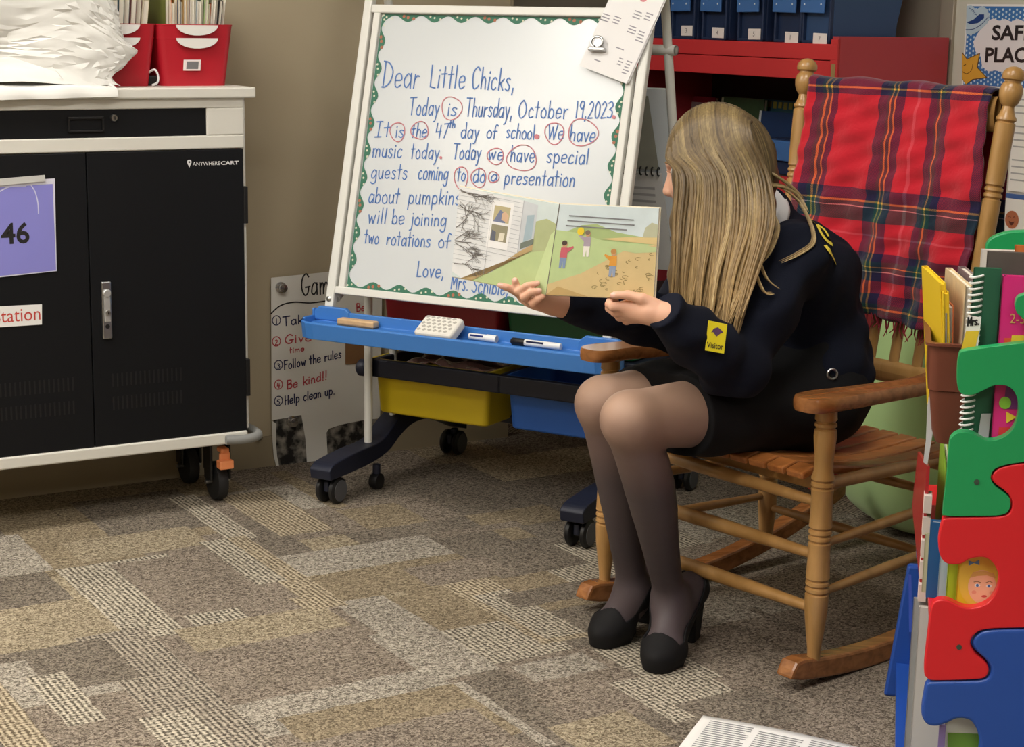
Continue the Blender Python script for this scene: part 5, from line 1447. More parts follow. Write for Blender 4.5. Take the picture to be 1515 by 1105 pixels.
# screw marks
for (x, y, m_) in ((1445, 713, M_pg), (1419, 957, M_pr)):
    q = zp(x, y)
    MB(FZ).mat(mat('screw_dark', '#3a4a3e', .5)).lathe([(.004, 0), (.004, .0012), (.0, .0015)], (q[0], -.0002, q[1]), (0, -1, 0), 12).build('screw_cap', ps)
# far end panel
YF = .78
far = [(1515, 341), (1490, 343), (1466, 352), (1458, 366), (1463, 380), (1474, 389), (1483, 402), (1484, 425), (1484, 470)]
pts = catmull([zp(x, y, YF) for x, y in far], 5)
xl = zp(1404, 700)[0]
poly = [tuple(p) for p in pts] + [(zp(1484, 470, YF)[0], .76), (.11, .74), (.10, .53), (PW, .53), (PW, zp(1515, 341, YF)[1])]
MB(FZ).mat(M_pg).prism(poly, (0, YF + .022, 0), (1, 0, 0), (0, 0, 1), .022).build('green_panel', ps, bevel=.005)
MB(FZ).mat(M_pr).prism([(.06, .27), (PW, .27), (PW, .53), (.09, .53)], (0, YF + .022, 0), (1, 0, 0), (0, 0, 1), .022).build('red_panel', ps, bevel=.005)
MB(FZ).mat(M_pb).prism([(.0, 0), (PW, 0), (PW, .27), (.03, .27)], (0, YF + .022, 0), (1, 0, 0), (0, 0, 1), .022).build('blue_panel', ps, bevel=.005)
# shelf boards: one under each tier, the upper ones set back
zt_green = zp(1425, 640)[1] - .045        # board behind the green panel
zt_red = zp(1400, 895)[1] - .02
zt_blue = .07
TI = [(zt_green, .075), (zt_red, .05), (zt_blue, .02)]
for (z, x0), m_ in zip(TI, (M_pg, M_pr, M_pb)):
    MB(FZ).mat(m_).bx(x0, PW, .022, YF, z - .016, z).build('shelf_board', ps)
MB(FZ).mat(M_pb).bx(PW - .02, PW, .022, YF, 0, .72).build('back_board', ps)

def upright(label, mats_, x0, x1, y0, y1, z0, z1, tilt=0., name='picture_book', cat='book', prints=None, group='books in the puzzle display', axis='y', yaw=0.):
    """closed book with covers on the two faces across `axis`; tilt leans the top along +x"""
    t = thing(name, label, cat, tuple(FZ(((x0 + x1) / 2, (y0 + y1) / 2, z0))), group)
    c_, pg = mats_
    ax = np.array([[math.cos(tilt), 0, -math.sin(tilt)], [0, 1, 0], [math.sin(tilt), 0, math.cos(tilt)]])
    if yaw:
        ca, sa = math.cos(yaw), math.sin(yaw); ax = ax @ np.array([[ca, sa, 0], [-sa, ca, 0], [0, 0, 1.]])
    h = z1 - z0; c = np.array([(x0 + x1) / 2, (y0 + y1) / 2, z0]) + ax[2] * h / 2 + np.array([0, 0, abs(math.sin(tilt)) * (x1 - x0) / 2])
    dx, dy = x1 - x0, y1 - y0
    m = MB(FZ).mat(c_); g_ = .0016
    if axis == 'y':
        m.box(c - ax[1] * (dy / 2 - g_ / 2), (dx, g_, h), ax).box(c + ax[1] * (dy / 2 - g_ / 2), (dx, g_, h), ax).box(c - ax[0] * (dx / 2 - g_ / 2), (g_, dy, h), ax)
        m.build('cover', t); MB(FZ).mat(pg).box(c + ax[0] * .001, (dx - .006, dy - 2 * g_, h - .006), ax).build('pages', t)
    else:
        m.box(c - ax[0] * (dx / 2 - g_ / 2), (g_, dy, h), ax).box(c + ax[0] * (dx / 2 - g_ / 2), (g_, dy, h), ax).box(c + ax[1] * (dy / 2 - g_ / 2), (dx, g_, h), ax)
        m.build('cover', t); MB(FZ).mat(pg).box(c - ax[1] * .001, (dx - 2 * g_, dy - .006, h - .006), ax).build('pages', t)
    return t, c, ax, dx, dy, h
M_pages = mat('page_edge', '#dcd6c6', .8)
def P3(px, py, y): 
    q = zp(px, py, y); return q
def on_face(px, py, y): return FZ((P3(px, py, y)[0], y, P3(px, py, y)[1]))

# brown bin on the top tier with its books
M_terra = mat('terracotta_plastic', '#6b3828', .4, var=.04)
yb0, yb1 = .10, .34
bin_t = thing('book_bin', 'brown plastic bin of books standing on the top tier of the puzzle display', 'bin', tuple(FZ((.1, .22, zt_green))))
L0, _ = P3(1372, 560, yb0); zr_ = P3(1400, 508, yb0)[1]; zbot = zt_green + .0005; Rb = L0 + .17
def ring(x0, x1, y0, y1, z): 
    r = .014; out = []
    for (cx, cy, a0) in ((x1 - r, y0 + r, -90), (x1 - r, y1 - r, 0), (x0 + r, y1 - r, 90), (x0 + r, y0 + r, 180)):
        for k in range(4):
            a = math.radians(a0 + 30 * k); out.append((cx + r * math.cos(a), cy + r * math.sin(a), z))
    return out
lb = P3(1367, 690, yb0)[0]
rings_ = [ring(lb + .015, Rb - .02, yb0 + .01, yb1 - .01, zbot), ring(lb + .008, Rb - .012, yb0 + .005, yb1 - .005, zbot + .02), ring(L0 + .004, Rb - .004, yb0 + .002, yb1 - .002, zr_ - .075), ring(L0 + .002, Rb - .002, yb0 - .001, yb1 + .001, zr_ - .073), ring(L0, Rb, yb0 - .002, yb1 + .002, zr_ - .004), ring(L0 - .006, Rb + .006, yb0 - .008, yb1 + .008, zr_ - .004), ring(L0 - .006, Rb + .006, yb0 - .008, yb1 + .008, zr_), ring(L0 + .003, Rb - .003, yb0 + .003, yb1 - .003, zr_), ring(lb + .014, Rb - .018, yb0 + .012, yb1 - .012, zbot + .006)]
n = 16
MB(FZ).mat(M_terra).add([p for r_ in rings_ for p in r_], [tuple(range(n - 1, -1, -1))] + [(i * n + k, i * n + (k + 1) % n, (i + 1) * n + (k + 1) % n, (i + 1) * n + k) for i in range(len(rings_) - 1) for k in range(n)] + [tuple((len(rings_) - 1) * n + k for k in range(n))]).build('body', bin_t, smooth=True, angle=30)
MB(FZ).mat(mat('label_grey', '#c9c9cc', .5)).prism([P3(*q, yb0 + .02) for q in ((1372, 688), (1366, 684), (1370, 650), (1372, 600), (1376, 575), (1382, 572), (1380, 640))], (0, yb0 + .02, 0), (1, 0, 0), (0, 0, 1), -.0015).build('label', bin_t)
zf = zbot + .02
yl = mat('cover_yellow', '#e6c42a', .4); M_or = mat('cover_orange', '#d9892e', .4)
def binbook(label, col, pxl, pxr, pyt, y0, th, tilt, pg=M_pages, dy=.19, yaw=.13):
    a = P3(pxl, pyt, y0); b = P3(pxr, pyt, y0)
    zt = a[1]; h = (zt - zf) / math.cos(tilt)
    xb = max(a[0] - math.tan(tilt) * (zt - zf), lb + .028) - dy / 2 * math.sin(yaw)
    upright(label, (col, pg), xb, xb + th, y0, y0 + dy, zf, zf + h, tilt, axis='x', yaw=yaw)
binbook('tall yellow book at the left end of the brown bin', yl, 1379, 1384, 418, .125, .009, -.10, yl)
binbook('second yellow book, right beside the tall one in the brown bin', yl, 1388, 1393, 432, .115, .009, -.08, yl)
binbook('pale picture book with tan pattern in the middle of the brown bin', mat('cover_peach', '#d9c39c', .4, var=.3, vscale=40), 1428, 1434, 422, .115, .010, -.0)
binbook('pale mauve picture book at the right side of the brown bin', mat('cover_mauve', '#b9a6a8', .4, var=.2, vscale=40), 1448, 1454, 420, .12, .012, .02)
binbook('orange book low between the yellow and pale ones in the brown bin', M_or, 1402, 1407, 452, .12, .009, -.05)
binbook('blue and white thin book outermost left in the brown bin', mat('cover_steel', '#7b8fa8', .4, var=.3, vscale=30), 1373, 1376, 462, .115, .006, -.06)

# spiral notebook, fronted by a yellow white tab card
def face_book(label, mcol, pxl, pxr, pyt, y, th, zb, draw=None, name='picture_book', cat='book'):
    a = P3(pxl, pyt, y); b = P3(pxr, pyt, y)
    t, c, ax, dx, dy, h = upright(label, (mcol, M_pages), a[0], b[0], y, y + th, zb, a[1], 0., name, cat)
    if draw:
        m = MB(); draw(m, lambda px, py, o=.0008: FZ((P3(px, py, y - o)[0], y - o, P3(px, py, y - o)[1])))
        m.build('cover_print', t)
    return t
def nb_draw(m, f):
    m.mat(mat('spiral_white', '#e8e8e6', .4))
zsp = zt_green + .0005
nb_t = face_book('green spiral notebook with white wire behind the green puzzle panel', mat('notebook_green', '#1f5c42', .5), 1441, 1482, 396, .046, .010, zsp, None, 'notebook', 'notebook')
m = MB(FZ).mat(mat('spiral_white', '#e8e8e6', .4)); xa = P3(1443, 450, .046)[0]; z_ = zsp + .012
while z_ < P3(1440, 402, .046)[1]:
    m.tube([(xa + .010 * math.cos(k), .051 + .011 * math.sin(k), z_ + .002 * math.cos(k)) for k in np.linspace(0, 2 * math.pi, 11)[:-1]], .0017, 6, closed=True); z_ += .0088
m.build('wire_spiral', nb_t, smooth=True)
def tab_draw(m, f):
    m.mat(mat('tab_yellow', '#e8c438', .5)).flat([f(1421, 521), f(1441, 521), f(1449, 489), f(1429, 490)])
    m.mat(M_ink_black); p = f(1431, 482, .0012); q = f(1448, 480, .0012); write(m, 'Mrs.', p, q, .012, UP, -ZY, .0022)
tb = thing('name_card', 'yellow and white name card leaning before the green spiral notebook', 'card', tuple(on_face(1430, 521, .034)))
yc = .034
MB(FZ).mat(mat('label_white', '#efeeec', .5)).prism([P3(1417, 560, yc), P3(1441, 560, yc), P3(1452, 470, yc), P3(1432, 466, yc)], (0, yc, 0), (1, 0, 0), (0, 0, 1), -.001).build('card', tb)
m = MB(); tab_draw(m, lambda px, py, o=.0008: FZ((P3(px, py, yc - o)[0], yc - o, P3(px, py, yc - o)[1]))); m.build('print', tb)
def pink_draw(m, f):
    m.mat(mat('print_purple', '#7a2f78', .5)).flat([f(1490, 560), f(1540, 560), f(1540, 605), f(1484, 605)])
    m.mat(mat('print_orange', '#e2562f', .5)).flat([f(1486, 500), f(1540, 500), f(1540, 522), f(1484, 522)])
    m.mat(mat('print_lime', '#8ec63f', .5)).add([f(1487 + 9 * math.cos(k), 596 + 9 * math.sin(k), .0014) for k in np.linspace(0, 6.283, 19)[:-1]], [tuple(range(18))])
    m.mat(mat('tab_yellow', '#e8c438', .5)).flat([f(1489, 626, .0014), f(1489, 609, .0014), f(1504, 617, .0014)])
    m.flat([f(1495, 513, .0014), f(1540, 513, .0014), f(1540, 496, .0014), f(1497, 496, .0014)])
    m.mat(mat('print_red', '#d8363a', .5)).flat([f(1476, 648, .001), f(1520, 648, .001), f(1520, 632, .001), f(1478, 632, .001)])
    m.mat(mat('print_gold', '#d9a86a', .5)); p = f(1494, 478, .0014); q = f(1516, 478, .0014)
    print_text(m, '2-5', p, ZX, UP, width=np.linalg.norm(q - p), height=.014)
face_book('pink and purple activity book with black spine and lime circle behind the green panel', mat('cover_pink', '#d8287e', .4), 1484, 1560, 408, .028, .013, zsp, pink_draw)
MB(FZ)
sp_ = P3(1478, 500, .027)
tag(MB(FZ).mat(M_black2).bx(P3(1477, 500, .03)[0], P3(1477, 500, .03)[0] + .006, .029, .04, zsp, P3(1480, 408, .03)[1]).build('binder_spine', None, bevel=.001), 'black binder spine standing between green notebook and pink book', 'binder')
face_book('dark grey photo book standing behind the green notebook', mat('cover_slate', '#5a5450', .4, var=.4, vscale=18), 1461, 1540, 372, .075, .010, zsp)
face_book('orange book peeking out behind the dark photo book', mat('cover_orange2', '#d8773a', .45), 1502, 1560, 363, .12, .010, zsp)
face_book('white book standing behind the dark photo book', mat('cover_white2', '#dedbd4', .5), 1452, 1540, 369, .15, .010, zsp)
tag(MB(FZ).mat(mat('tag_grey', '#b9bcbf', .4)).prism([P3(1446, 650, .042), P3(1462, 650, .042), P3(1466, 612, .042), P3(1452, 612, .042)], (0, .0425, 0), (1, 0, 0), (0, 0, 1), .0008).build('barcode_tag', None), 'small grey tag seen through the opening of the green panel', 'tag')

# middle tier: lime book, doll face book, blue book, red tray of paper
zr0 = zt_red + .0005
def doll(m, f):
    C = lambda cx, cy, rx, ry, o, n=26: m.add([f(cx + rx * math.cos(k), cy + ry * math.sin(k), o) for k in np.linspace(0, 2 * math.pi, n)[:-1]], [tuple(range(n - 1))])
    m.mat(mat('hair_blonde', '#e8c64c', .5)); C(1449, 858, 31, 42, .0008)
    m.mat(mat('face_print', '#efb896', .5)); C(1453, 868, 21, 25, .0012)
    m.mat(mat('hair_fringe', '#d8a860', .5)); m.flat([f(1434, 855, .0015), f(1440, 846, .0015), f(1455, 844, .0015), f(1470, 848, .0015), f(1474, 856, .0015), f(1460, 851, .0015), f(1446, 852, .0015)])
    m.mat(mat('eye_white', '#f0f0f0', .5)); C(1446, 866, 4.2, 2.6, .0015, 14); C(1463, 867, 4.2, 2.6, .0015, 14)
    m.mat(mat('eye_blue', '#4a6fa8', .5)); C(1446, 866, 2.1, 2.4, .0018, 12); C(1463, 867, 2.1, 2.4, .0018, 12)
    m.mat(mat('brow', '#8a6038', .5)); m.ribbon([f(1441, 861, .0016), f(1446, 860, .0016), f(1451, 862, .0016)], .0011, -ZY); m.ribbon([f(1459, 862, .0016), f(1464, 860, .0016), f(1468, 862, .0016)], .0011, -ZY)
    m.mat(mat('lips_print', '#c8504a', .5)); C(1456, 882, 4.2, 1.8, .0016, 14)
    m.mat(mat('cheek', '#e89a80', .5)); C(1441, 876, 3.6, 2.8, .0014, 14); C(1467, 877, 3.6, 2.8, .0014, 14)
    m.mat(mat('bow_blue', '#5f86b8', .5)); m.flat([f(1433, 829, .0016), f(1441, 832, .0016), f(1449, 828, .0016), f(1449, 836, .0016), f(1441, 833, .0016), f(1433, 837, .0016)])
face_book('yellow picture book with a blonde girl face, seen through the red panel opening', yl, 1421, 1520, 790, .028, .008, zr0, doll)
face_book('lime green book just left of the blonde girl face book', mat('cover_lime', '#a8c02c', .45), 1405, 1500, 800, .042, .014, zr0)
face_book('pale blue book with red edge left of the lime book', mat('cover_paleblue', '#a9bcd0', .45), 1393, 1480, 790, .062, .008, zr0)
face_book('thin red book behind the pale blue one in the middle tier', mat('cover_red3', '#c8584a', .45), 1398, 1480, 796, .075, .006, zr0)
face_book('large blue book sticking out left of the red puzzle panel', mat('cover_blue3', '#22609a', .4), 1377, 1470, 772, .090, .016, zr0)
face_book('cream book standing behind the large blue one', mat('cover_cream3', '#cfc9a4', .45), 1369, 1460, 790, .112, .008, zr0)
# red letter tray with green magazines, leaning outwards
tr = thing('file_tray', 'translucent red file tray of papers on the middle tier, left of the panels', 'tray', tuple(FZ((.0, .33, zr0))))
yt0, yt1 = .16, .62
M_tred = mat('tray_red', '#c8343a', .25, trans=.25, alpha=1.0)
a = P3(1392, 660, yt0); b = P3(1380, 850, yt0)
zt_ = P3(1380, 666, yt0 + .2)[1]
xL = P3(1366, 700, yt0 + .2)[0]
tt_ = MB(FZ).mat(M_tred)
x_b = P3(1361, 850, yt0)[0]; x_t = P3(1371, 690, yt0)[0]; zn = P3(1371, 690, yt0)[1]
xf_b = P3(1343, 845, yt1)[0]; xf_t = P3(1358, 668, yt1)[0]; zf_ = P3(1358, 668, yt1)[1]
w_ = .005
tt_.add([(x_b, yt0, zr0), (x_b + w_, yt0, zr0), (x_t + w_, yt0, zn), (x_t, yt0, zn), (xf_b, yt1, zr0), (xf_b + w_, yt1, zr0), (xf_t + w_, yt1, zf_), (xf_t, yt1, zf_)], [(0, 1, 2, 3), (7, 6, 5, 4), (0, 4, 5, 1), (1, 5, 6, 2), (2, 6, 7, 3), (3, 7, 4, 0)])
tt_.bx(x_b + .012, .2, yt0 + .004, yt1, zr0, zr0 + .003)
tt_.build('shell', tr)
xL = x_t; zt_ = zn
# stepped white divider tabs along its front edge
st = MB(FZ).mat(mat('tab_white', '#e6d9d2', .6))
for k in range(5):
    z0 = zt_ - .05 - k * .036; s_ = (zt_ - z0) / (zt_ - zr0); xx = xL + (x_b - xL) * s_
    st.bx(xx - .001, xx + .011, yt0 - .012 + .004 * (k % 2), yt0 + .02, z0 - .022, z0 + .006)
st.build('divider_tab', tr)
for i, (cn, cc, k) in enumerate((('lime', '#8fc040', 0), ('dark green', '#2f6a3c', 1), ('white', '#e2e2da', 2))):
    x0 = xL + .012 + i * .012
    upright('%s magazine standing in the red file tray' % cn, (mat('mag_' + cn.replace(' ', '_'), cc, .4, var=.3, vscale=25), M_pages), x_b + .03 + i * .012, x_b + .038 + i * .012, yt0 + .02, yt1 - .1, zr0 + .004, zt_ - .012 - .01 * i, math.atan2(xL - x_b, zt_ - zr0), axis='x', name='magazine', cat='magazine', group=None)
# red bin end above
q0 = P3(1374, 640, .40); q1 = P3(1400, 668, .40)
tag(MB(FZ).mat(mat('red_bin_plastic', '#b81c2c', .4)).box(((q0[0] + .06), .50, zt_green + .035), (.12, .20, .07)).build('red_box', None, bevel=.008), 'small red box behind the brown bin on the top tier', 'box')
# bottom tier: blue bins and a big white book
zb0 = zt_blue + .0005
xq = P3(1350, 980, .30)[0]
def blue_tray(y0, y1, pxl, pyt, lab):
    x0, zt = P3(pxl, pyt, y0)
    t = thing('book_tray', lab, 'tray', tuple(FZ((x0 + .06, (y0 + y1) / 2, zb0))), None)
    m = MB(FZ).mat(mat('tray_blue2', '#2747a0', .35))
    x_b2 = max(x0 + .018, .0)
    m.add([(x_b2, y0, zb0), (x_b2 + .005, y0, zb0), (x0 + .005, y0, zt), (x0, y0, zt), (x_b2, y1, zb0), (x_b2 + .005, y1, zb0), (x0 + .005, y1, zt), (x0, y1, zt)], [(0, 1, 2, 3), (7, 6, 5, 4), (0, 4, 5, 1), (1, 5, 6, 2), (2, 6, 7, 3), (3, 7, 4, 0)])
    m.bx(x_b2, x_b2 + .12, y0, y1, zb0, zb0 + .004).build('shell', t)
blue_tray(.30, .62, 1345, 935, 'blue book tray on the bottom tier beside the rocking chair leg')
face_book('big white picture book sticking out left of the blue panel', mat('cover_white3', '#d9d8d4', .35, coat=.4), 1360, 1440, 898, .12, .010, zb0)
face_book('grey silver book behind the big white one on the bottom tier', mat('cover_silver', '#a5a8aa', .3, coat=.5), 1352, 1430, 885, .16, .008, zb0)
face_book('white and green book seen through the opening of the blue panel', mat('cover_whitegreen', '#d8dccf', .45), 1400, 1480, 1040, .03, .012, zb0, lambda m, f: m.mat(mat('print_lime2', '#6d9a3a', .5)).flat([f(1402, 1130), f(1470, 1130), f(1470, 1086), f(1402, 1084)]))
tag(MB(FZ).mat(mat('purple_spine', '#8a78b0', .5)).bx(P3(1389, 1080, .026)[0], P3(1399, 1080, .026)[0], .0235, .0285, zb0, P3(1395, 1072, .026)[1]).build('thin_pamphlet', None), 'thin purple and white pamphlet in the opening of the blue panel', 'pamphlet')
# blue lamp-like box between tiers
tag(MB(FZ).mat(mat('tray_blue2', '#2747a0', .35)).box((P3(1352, 872, .50)[0] + .03, .55, zt_red - .035), (.06, .16, .05)).build('blue_holder', None, bevel=.006), 'blue plastic holder under the red file tray', 'holder')

# ---------------- open printed booklet on the carpet in front
pb = thing('booklet', 'white open booklet with grey print lying on the carpet at the bottom of the picture', 'booklet', tuple(on_z(1130, 1110, 0)))
def fz_(px, py, o=.004): return on_z(px, py, o)
c0, c1 = fz_(1040, 1060), fz_(1268, 1107); e0 = fz_(1004, 1107)
ux = unit(c1 - c0); uy = unit(e0 - c0)
Wd, Hd = np.linalg.norm(c1 - c0) * 1.06, .21
Mp = mat('booklet_white', '#f0efec', .6)
def pg(u, v): return c0 + ux * (u * Wd) + uy * (v * Hd) + UP * (.001 + .004 * math.sin(math.pi * u) * (1 - v * .3))
MB().mat(Mp).grid(pg, 24, 12).build('page', pb, smooth=True, solid=.003)
m = MB().mat(mat('print_text_grey', '#8f8f92', .8))
for col in range(3):
    for r_ in range(18):
        if r_ == 0 and col == 1: continue
        u0 = .07 + col * .31; v0 = .10 + r_ * .045
        m.ribbon([pg(u, v0) + UP * .0022 for u in np.linspace(u0, u0 + .26 - .03 * (r_ % 4 == 3), 8)], .0035, UP)
m.build('print', pb)
# ================================================================ READER
# implicit surfaces: smooth unions of tapered capsules and ellipsoids, meshed with surface nets
def V3(*a): return np.array(a, float)
def cap_(a, b, ra, rb=None, k=None):
    return ('c', np.asarray(a, float), np.asarray(b, float), ra, ra if rb is None else rb, k)
def ell_(c, r, ax=None, k=None, sub=False):
    return ('s' if sub else 'e', np.asarray(c, float), np.asarray(r, float), np.eye(3) if ax is None else np.asarray(ax, float), k)
def chain(pts, rs, k=None):
    return [cap_(pts[i], pts[i + 1], rs[i], rs[i + 1], k) for i in range(len(pts) - 1)]
def smin(a, b, k):
    h = np.clip(.5 + .5 * (b - a) / k, 0, 1)
    return b * (1 - h) + a * h - k * h * (1 - h)
def field(prims, k0):
    def f(P):
        d = None
        for q in prims:
            if q[0] == 'c':
                ab = q[2] - q[1]; L2 = max(ab @ ab, 1e-12)
                t = np.clip((P - q[1]) @ ab / L2, 0, 1)
                e = np.linalg.norm(P - q[1] - t[:, None] * ab, axis=1) - (q[3] + (q[4] - q[3]) * t); k = q[5]
            else:
                w = (P - q[1]) @ q[3].T; r = q[2]
                n0 = np.linalg.norm(w / r, axis=1); n1 = np.linalg.norm(w / r ** 2, axis=1) + 1e-9
                e = n0 * (n0 - 1) / n1; k = q[4]
            k = k0 if k is None else k
            if d is None:
                d = e
            elif q[0] == 's':
                d = -smin(-d, e, k)
            else:
                d = smin(d, e, k)
        return d
    return f
def bounds(prims, m):
    lo = np.full(3, 9e9); hi = -lo
    for q in prims:
        if q[0] == 'c':
            for p, r in ((q[1], q[3]), (q[2], q[4])):
                lo = np.minimum(lo, p - r); hi = np.maximum(hi, p + r)
        elif q[0] == 'e':
            r = q[2].max(); lo = np.minimum(lo, q[1] - r); hi = np.maximum(hi, q[1] + r)
    return lo - m, hi + m
def surface(f, lo, hi, h, B=8, relax=1):
    nbk = np.ceil((hi - lo) / (h * B)).astype(int) + 1
    g = [lo[i] + h * B * np.arange(nbk[i]) for i in range(3)]
    C = np.stack(np.meshgrid(*[x + h * B / 2 for x in g], indexing='ij'), -1).reshape(-1, 3)
    d = np.concatenate([f(C[i:i + 200000]) for i in range(0, len(C), 200000)])
    act = np.abs(d) < h * B * 1.25 + .02
    n = nbk * B
    D = np.repeat(np.repeat(np.repeat(np.where(d < 0, -1, 1).astype(np.float32).reshape(nbk), B, 0), B, 1), B, 2)
    off = np.stack(np.meshgrid(*[np.arange(B)] * 3, indexing='ij'), -1).reshape(-1, 3)
    ids = np.array(np.unravel_index(np.nonzero(act)[0], nbk)).T
    for s in range(0, len(ids), 400):
        I = (ids[s:s + 400, None, :] * B + off[None]).reshape(-1, 3)
        D[I[:, 0], I[:, 1], I[:, 2]] = f(lo + I * h)
    s = D < 0
    cnt = np.zeros(tuple(n - 1), np.uint8)
    cs = [(a, b, c) for a in (0, 1) for b in (0, 1) for c in (0, 1)]
    sl_ = lambda A, o: A[o[0]:n[0] - 1 + o[0], o[1]:n[1] - 1 + o[1], o[2]:n[2] - 1 + o[2]]
    for o in cs:
        cnt += sl_(s, o)
    I = np.array(np.nonzero((cnt > 0) & (cnt < 8))).T
    key = (I[:, 0] * n[1] + I[:, 1]) * n[2] + I[:, 2]
    acc = np.zeros((len(I), 3)); num = np.zeros(len(I))
    for o in cs:
        for ax in range(3):
            if o[ax]: continue
            p = list(o); p[ax] = 1
            va = D[I[:, 0] + o[0], I[:, 1] + o[1], I[:, 2] + o[2]]; vb = D[I[:, 0] + p[0], I[:, 1] + p[1], I[:, 2] + p[2]]
            m = (va < 0) != (vb < 0)
            t = va / np.where(m, va - vb, 1)
            q = np.tile(np.array(o, float), (len(I), 1)); q[:, ax] = t
            acc[m] += q[m]; num[m] += 1
    V = lo + h * (I + acc / num[:, None])
    Q = []
    for ax in range(3):
        b, c = [(1, 2), (2, 0), (0, 1)][ax]
        A0 = [slice(1, n[i] - 1) for i in range(3)]; A1 = list(A0); A1[ax] = slice(2, n[ax])
        a0, a1 = s[tuple(A0)], s[tuple(A1)]
        E_ = np.array(np.nonzero(a0 != a1)).T + 1
        ins = s[E_[:, 0], E_[:, 1], E_[:, 2]]
        eb = np.zeros(3, int); eb[b] = 1; ec = np.zeros(3, int); ec[c] = 1
        kk = lambda X: np.searchsorted(key, (X[:, 0] * n[1] + X[:, 1]) * n[2] + X[:, 2])
        q = np.stack([kk(E_), kk(E_ - eb), kk(E_ - eb - ec), kk(E_ - ec)], 1)
        q[~ins] = q[~ins][:, ::-1]
        Q.append(q[:, ::-1] if False else q)
    Q = np.concatenate(Q)
    for _ in range(relax):
        S_ = np.zeros_like(V); N_ = np.zeros(len(V))
        for i in range(4):
            np.add.at(S_, Q[:, i], V[Q[:, (i + 1) % 4]]); np.add.at(S_, Q[:, i], V[Q[:, (i + 3) % 4]]); np.add.at(N_, Q[:, i], 2)
        V = V * .5 + .5 * S_ / N_[:, None]
    return V, Q
def sdf_mesh(name, V, Q, mats_, parent, fmat=None):
    o_ = ORG[parent.name] if parent is not None else V.mean(0) * [1, 1, 0] + [0, 0, V[:, 2].min()]
    me = bpy.data.meshes.new(name)
    W = V - o_
    me.vertices.add(len(W)); me.vertices.foreach_set('co', W.astype(np.float32).ravel())
    me.loops.add(len(Q) * 4); me.loops.foreach_set('vertex_index', Q.astype(np.int32).ravel())
    me.polygons.add(len(Q)); me.polygons.foreach_set('loop_start', np.arange(0, len(Q) * 4, 4, dtype=np.int32))
    for m in mats_:
        me.materials.append(m)
    if fmat is not None:
        me.polygons.foreach_set('material_index', fmat.astype(np.int32))
    me.update(calc_edges=True); me.validate()
    me.polygons.foreach_set('use_smooth', [True] * len(me.polygons))
    ob = bpy.data.objects.new(name, me); COL.objects.link(ob)
    if parent is None:
        ob.location = o_
    else:
        ob.parent = parent
    ORG[ob.name] = o_
    return ob
def trace(f, px, py, y0=2.9, y1=4.1):
    d = ray(px, py); P = CO + d[None] * (np.linspace(y0, y1, 1600) / d[1])[:, None]
    v = f(P); i = np.nonzero(v < 0)[0]
    i = i[0] if len(i) else int(np.argmin(v))
    p = P[i]; e_ = 1e-3
    g = np.array([f((p + e_ * k)[None])[0] - f((p - e_ * k)[None])[0] for k in np.eye(3)])
    return p, unit(g)

# ---- joints (the sitter faces the chair's front, head turned to the book)
hipN, hipF = V3(.605, 3.60, .515), V3(.505, 3.725, .515)
knN, knF = at_y(932, 622, 3.31), at_y(893, 598, 3.46)
anN, anF = at_y(992, 884, 3.485), at_y(937, 872, 3.565)
pel = V3(.598, 3.700, .535); wai = V3(.598, 3.715, .64); che = V3(.560, 3.680, .77); nkb = V3(.515, 3.635, .895)
shN, shF = V3(.560, 3.50, .84), V3(.475, 3.79, .845)
elN, wrN = at_y(1088, 545, 3.37), at_y(990, 468, 3.235)
elF, wrF = at_y(1000, 478, 3.54), at_y(830, 449, 3.415)
SD = CS                                             # her left, towards the camera
Fh = unit([-.93, .22, -.27]); Lh = unit(np.cross(V3(.12, .0, 1.), Fh)); Uh = np.cross(Fh, Lh)
Hc = at_y(1057, 243, 3.56)
HA = np.array([Fh, Lh, Uh])
hd = lambda a, b, c: Hc + Fh * a + Lh * b + Uh * c

# ---- hands
def handN():
    W = wrN; y = lambda px, py, yy: at_y(px, py, yy)
    K = [y(926, 453, 3.258), y(928, 459, 3.266), y(932, 465, 3.271), y(939, 470, 3.274)]
    p = [cap_(W, y(968, 464, 3.24), .024, .022)]
    for k_, r in zip(K, (.012, .012, .0115, .011)):
        p.append(cap_(y(966, 462, 3.242), k_, .017, r, .012))
    p.append(cap_(y(958, 461, 3.243), y(940, 461, 3.258), .019, .014, .012))
    # fingers run under the lower edge and up behind the page
    fg = [(y(907, 454, 3.261), y(901, 450, 3.280), y(905, 437, 3.294)), (y(910, 462, 3.274), y(901, 456, 3.297), y(904, 438, 3.304)), (y(917, 469, 3.284), y(909, 461, 3.305), y(910, 442, 3.310)), (y(927, 474, 3.289), y(920, 466, 3.307), y(920, 450, 3.312))]
    for k_, (a, b, c) in zip(K, fg):
        p += chain([k_, a, b, c], [.0100, .0086, .0078, .0068], .003)
    p += chain([y(968, 452, 3.237), y(950, 442, 3.236), y(929, 436.5, 3.245), y(908, 437, 3.2525)], [.0145, .0105, .0086, .0074], .004)
    return p
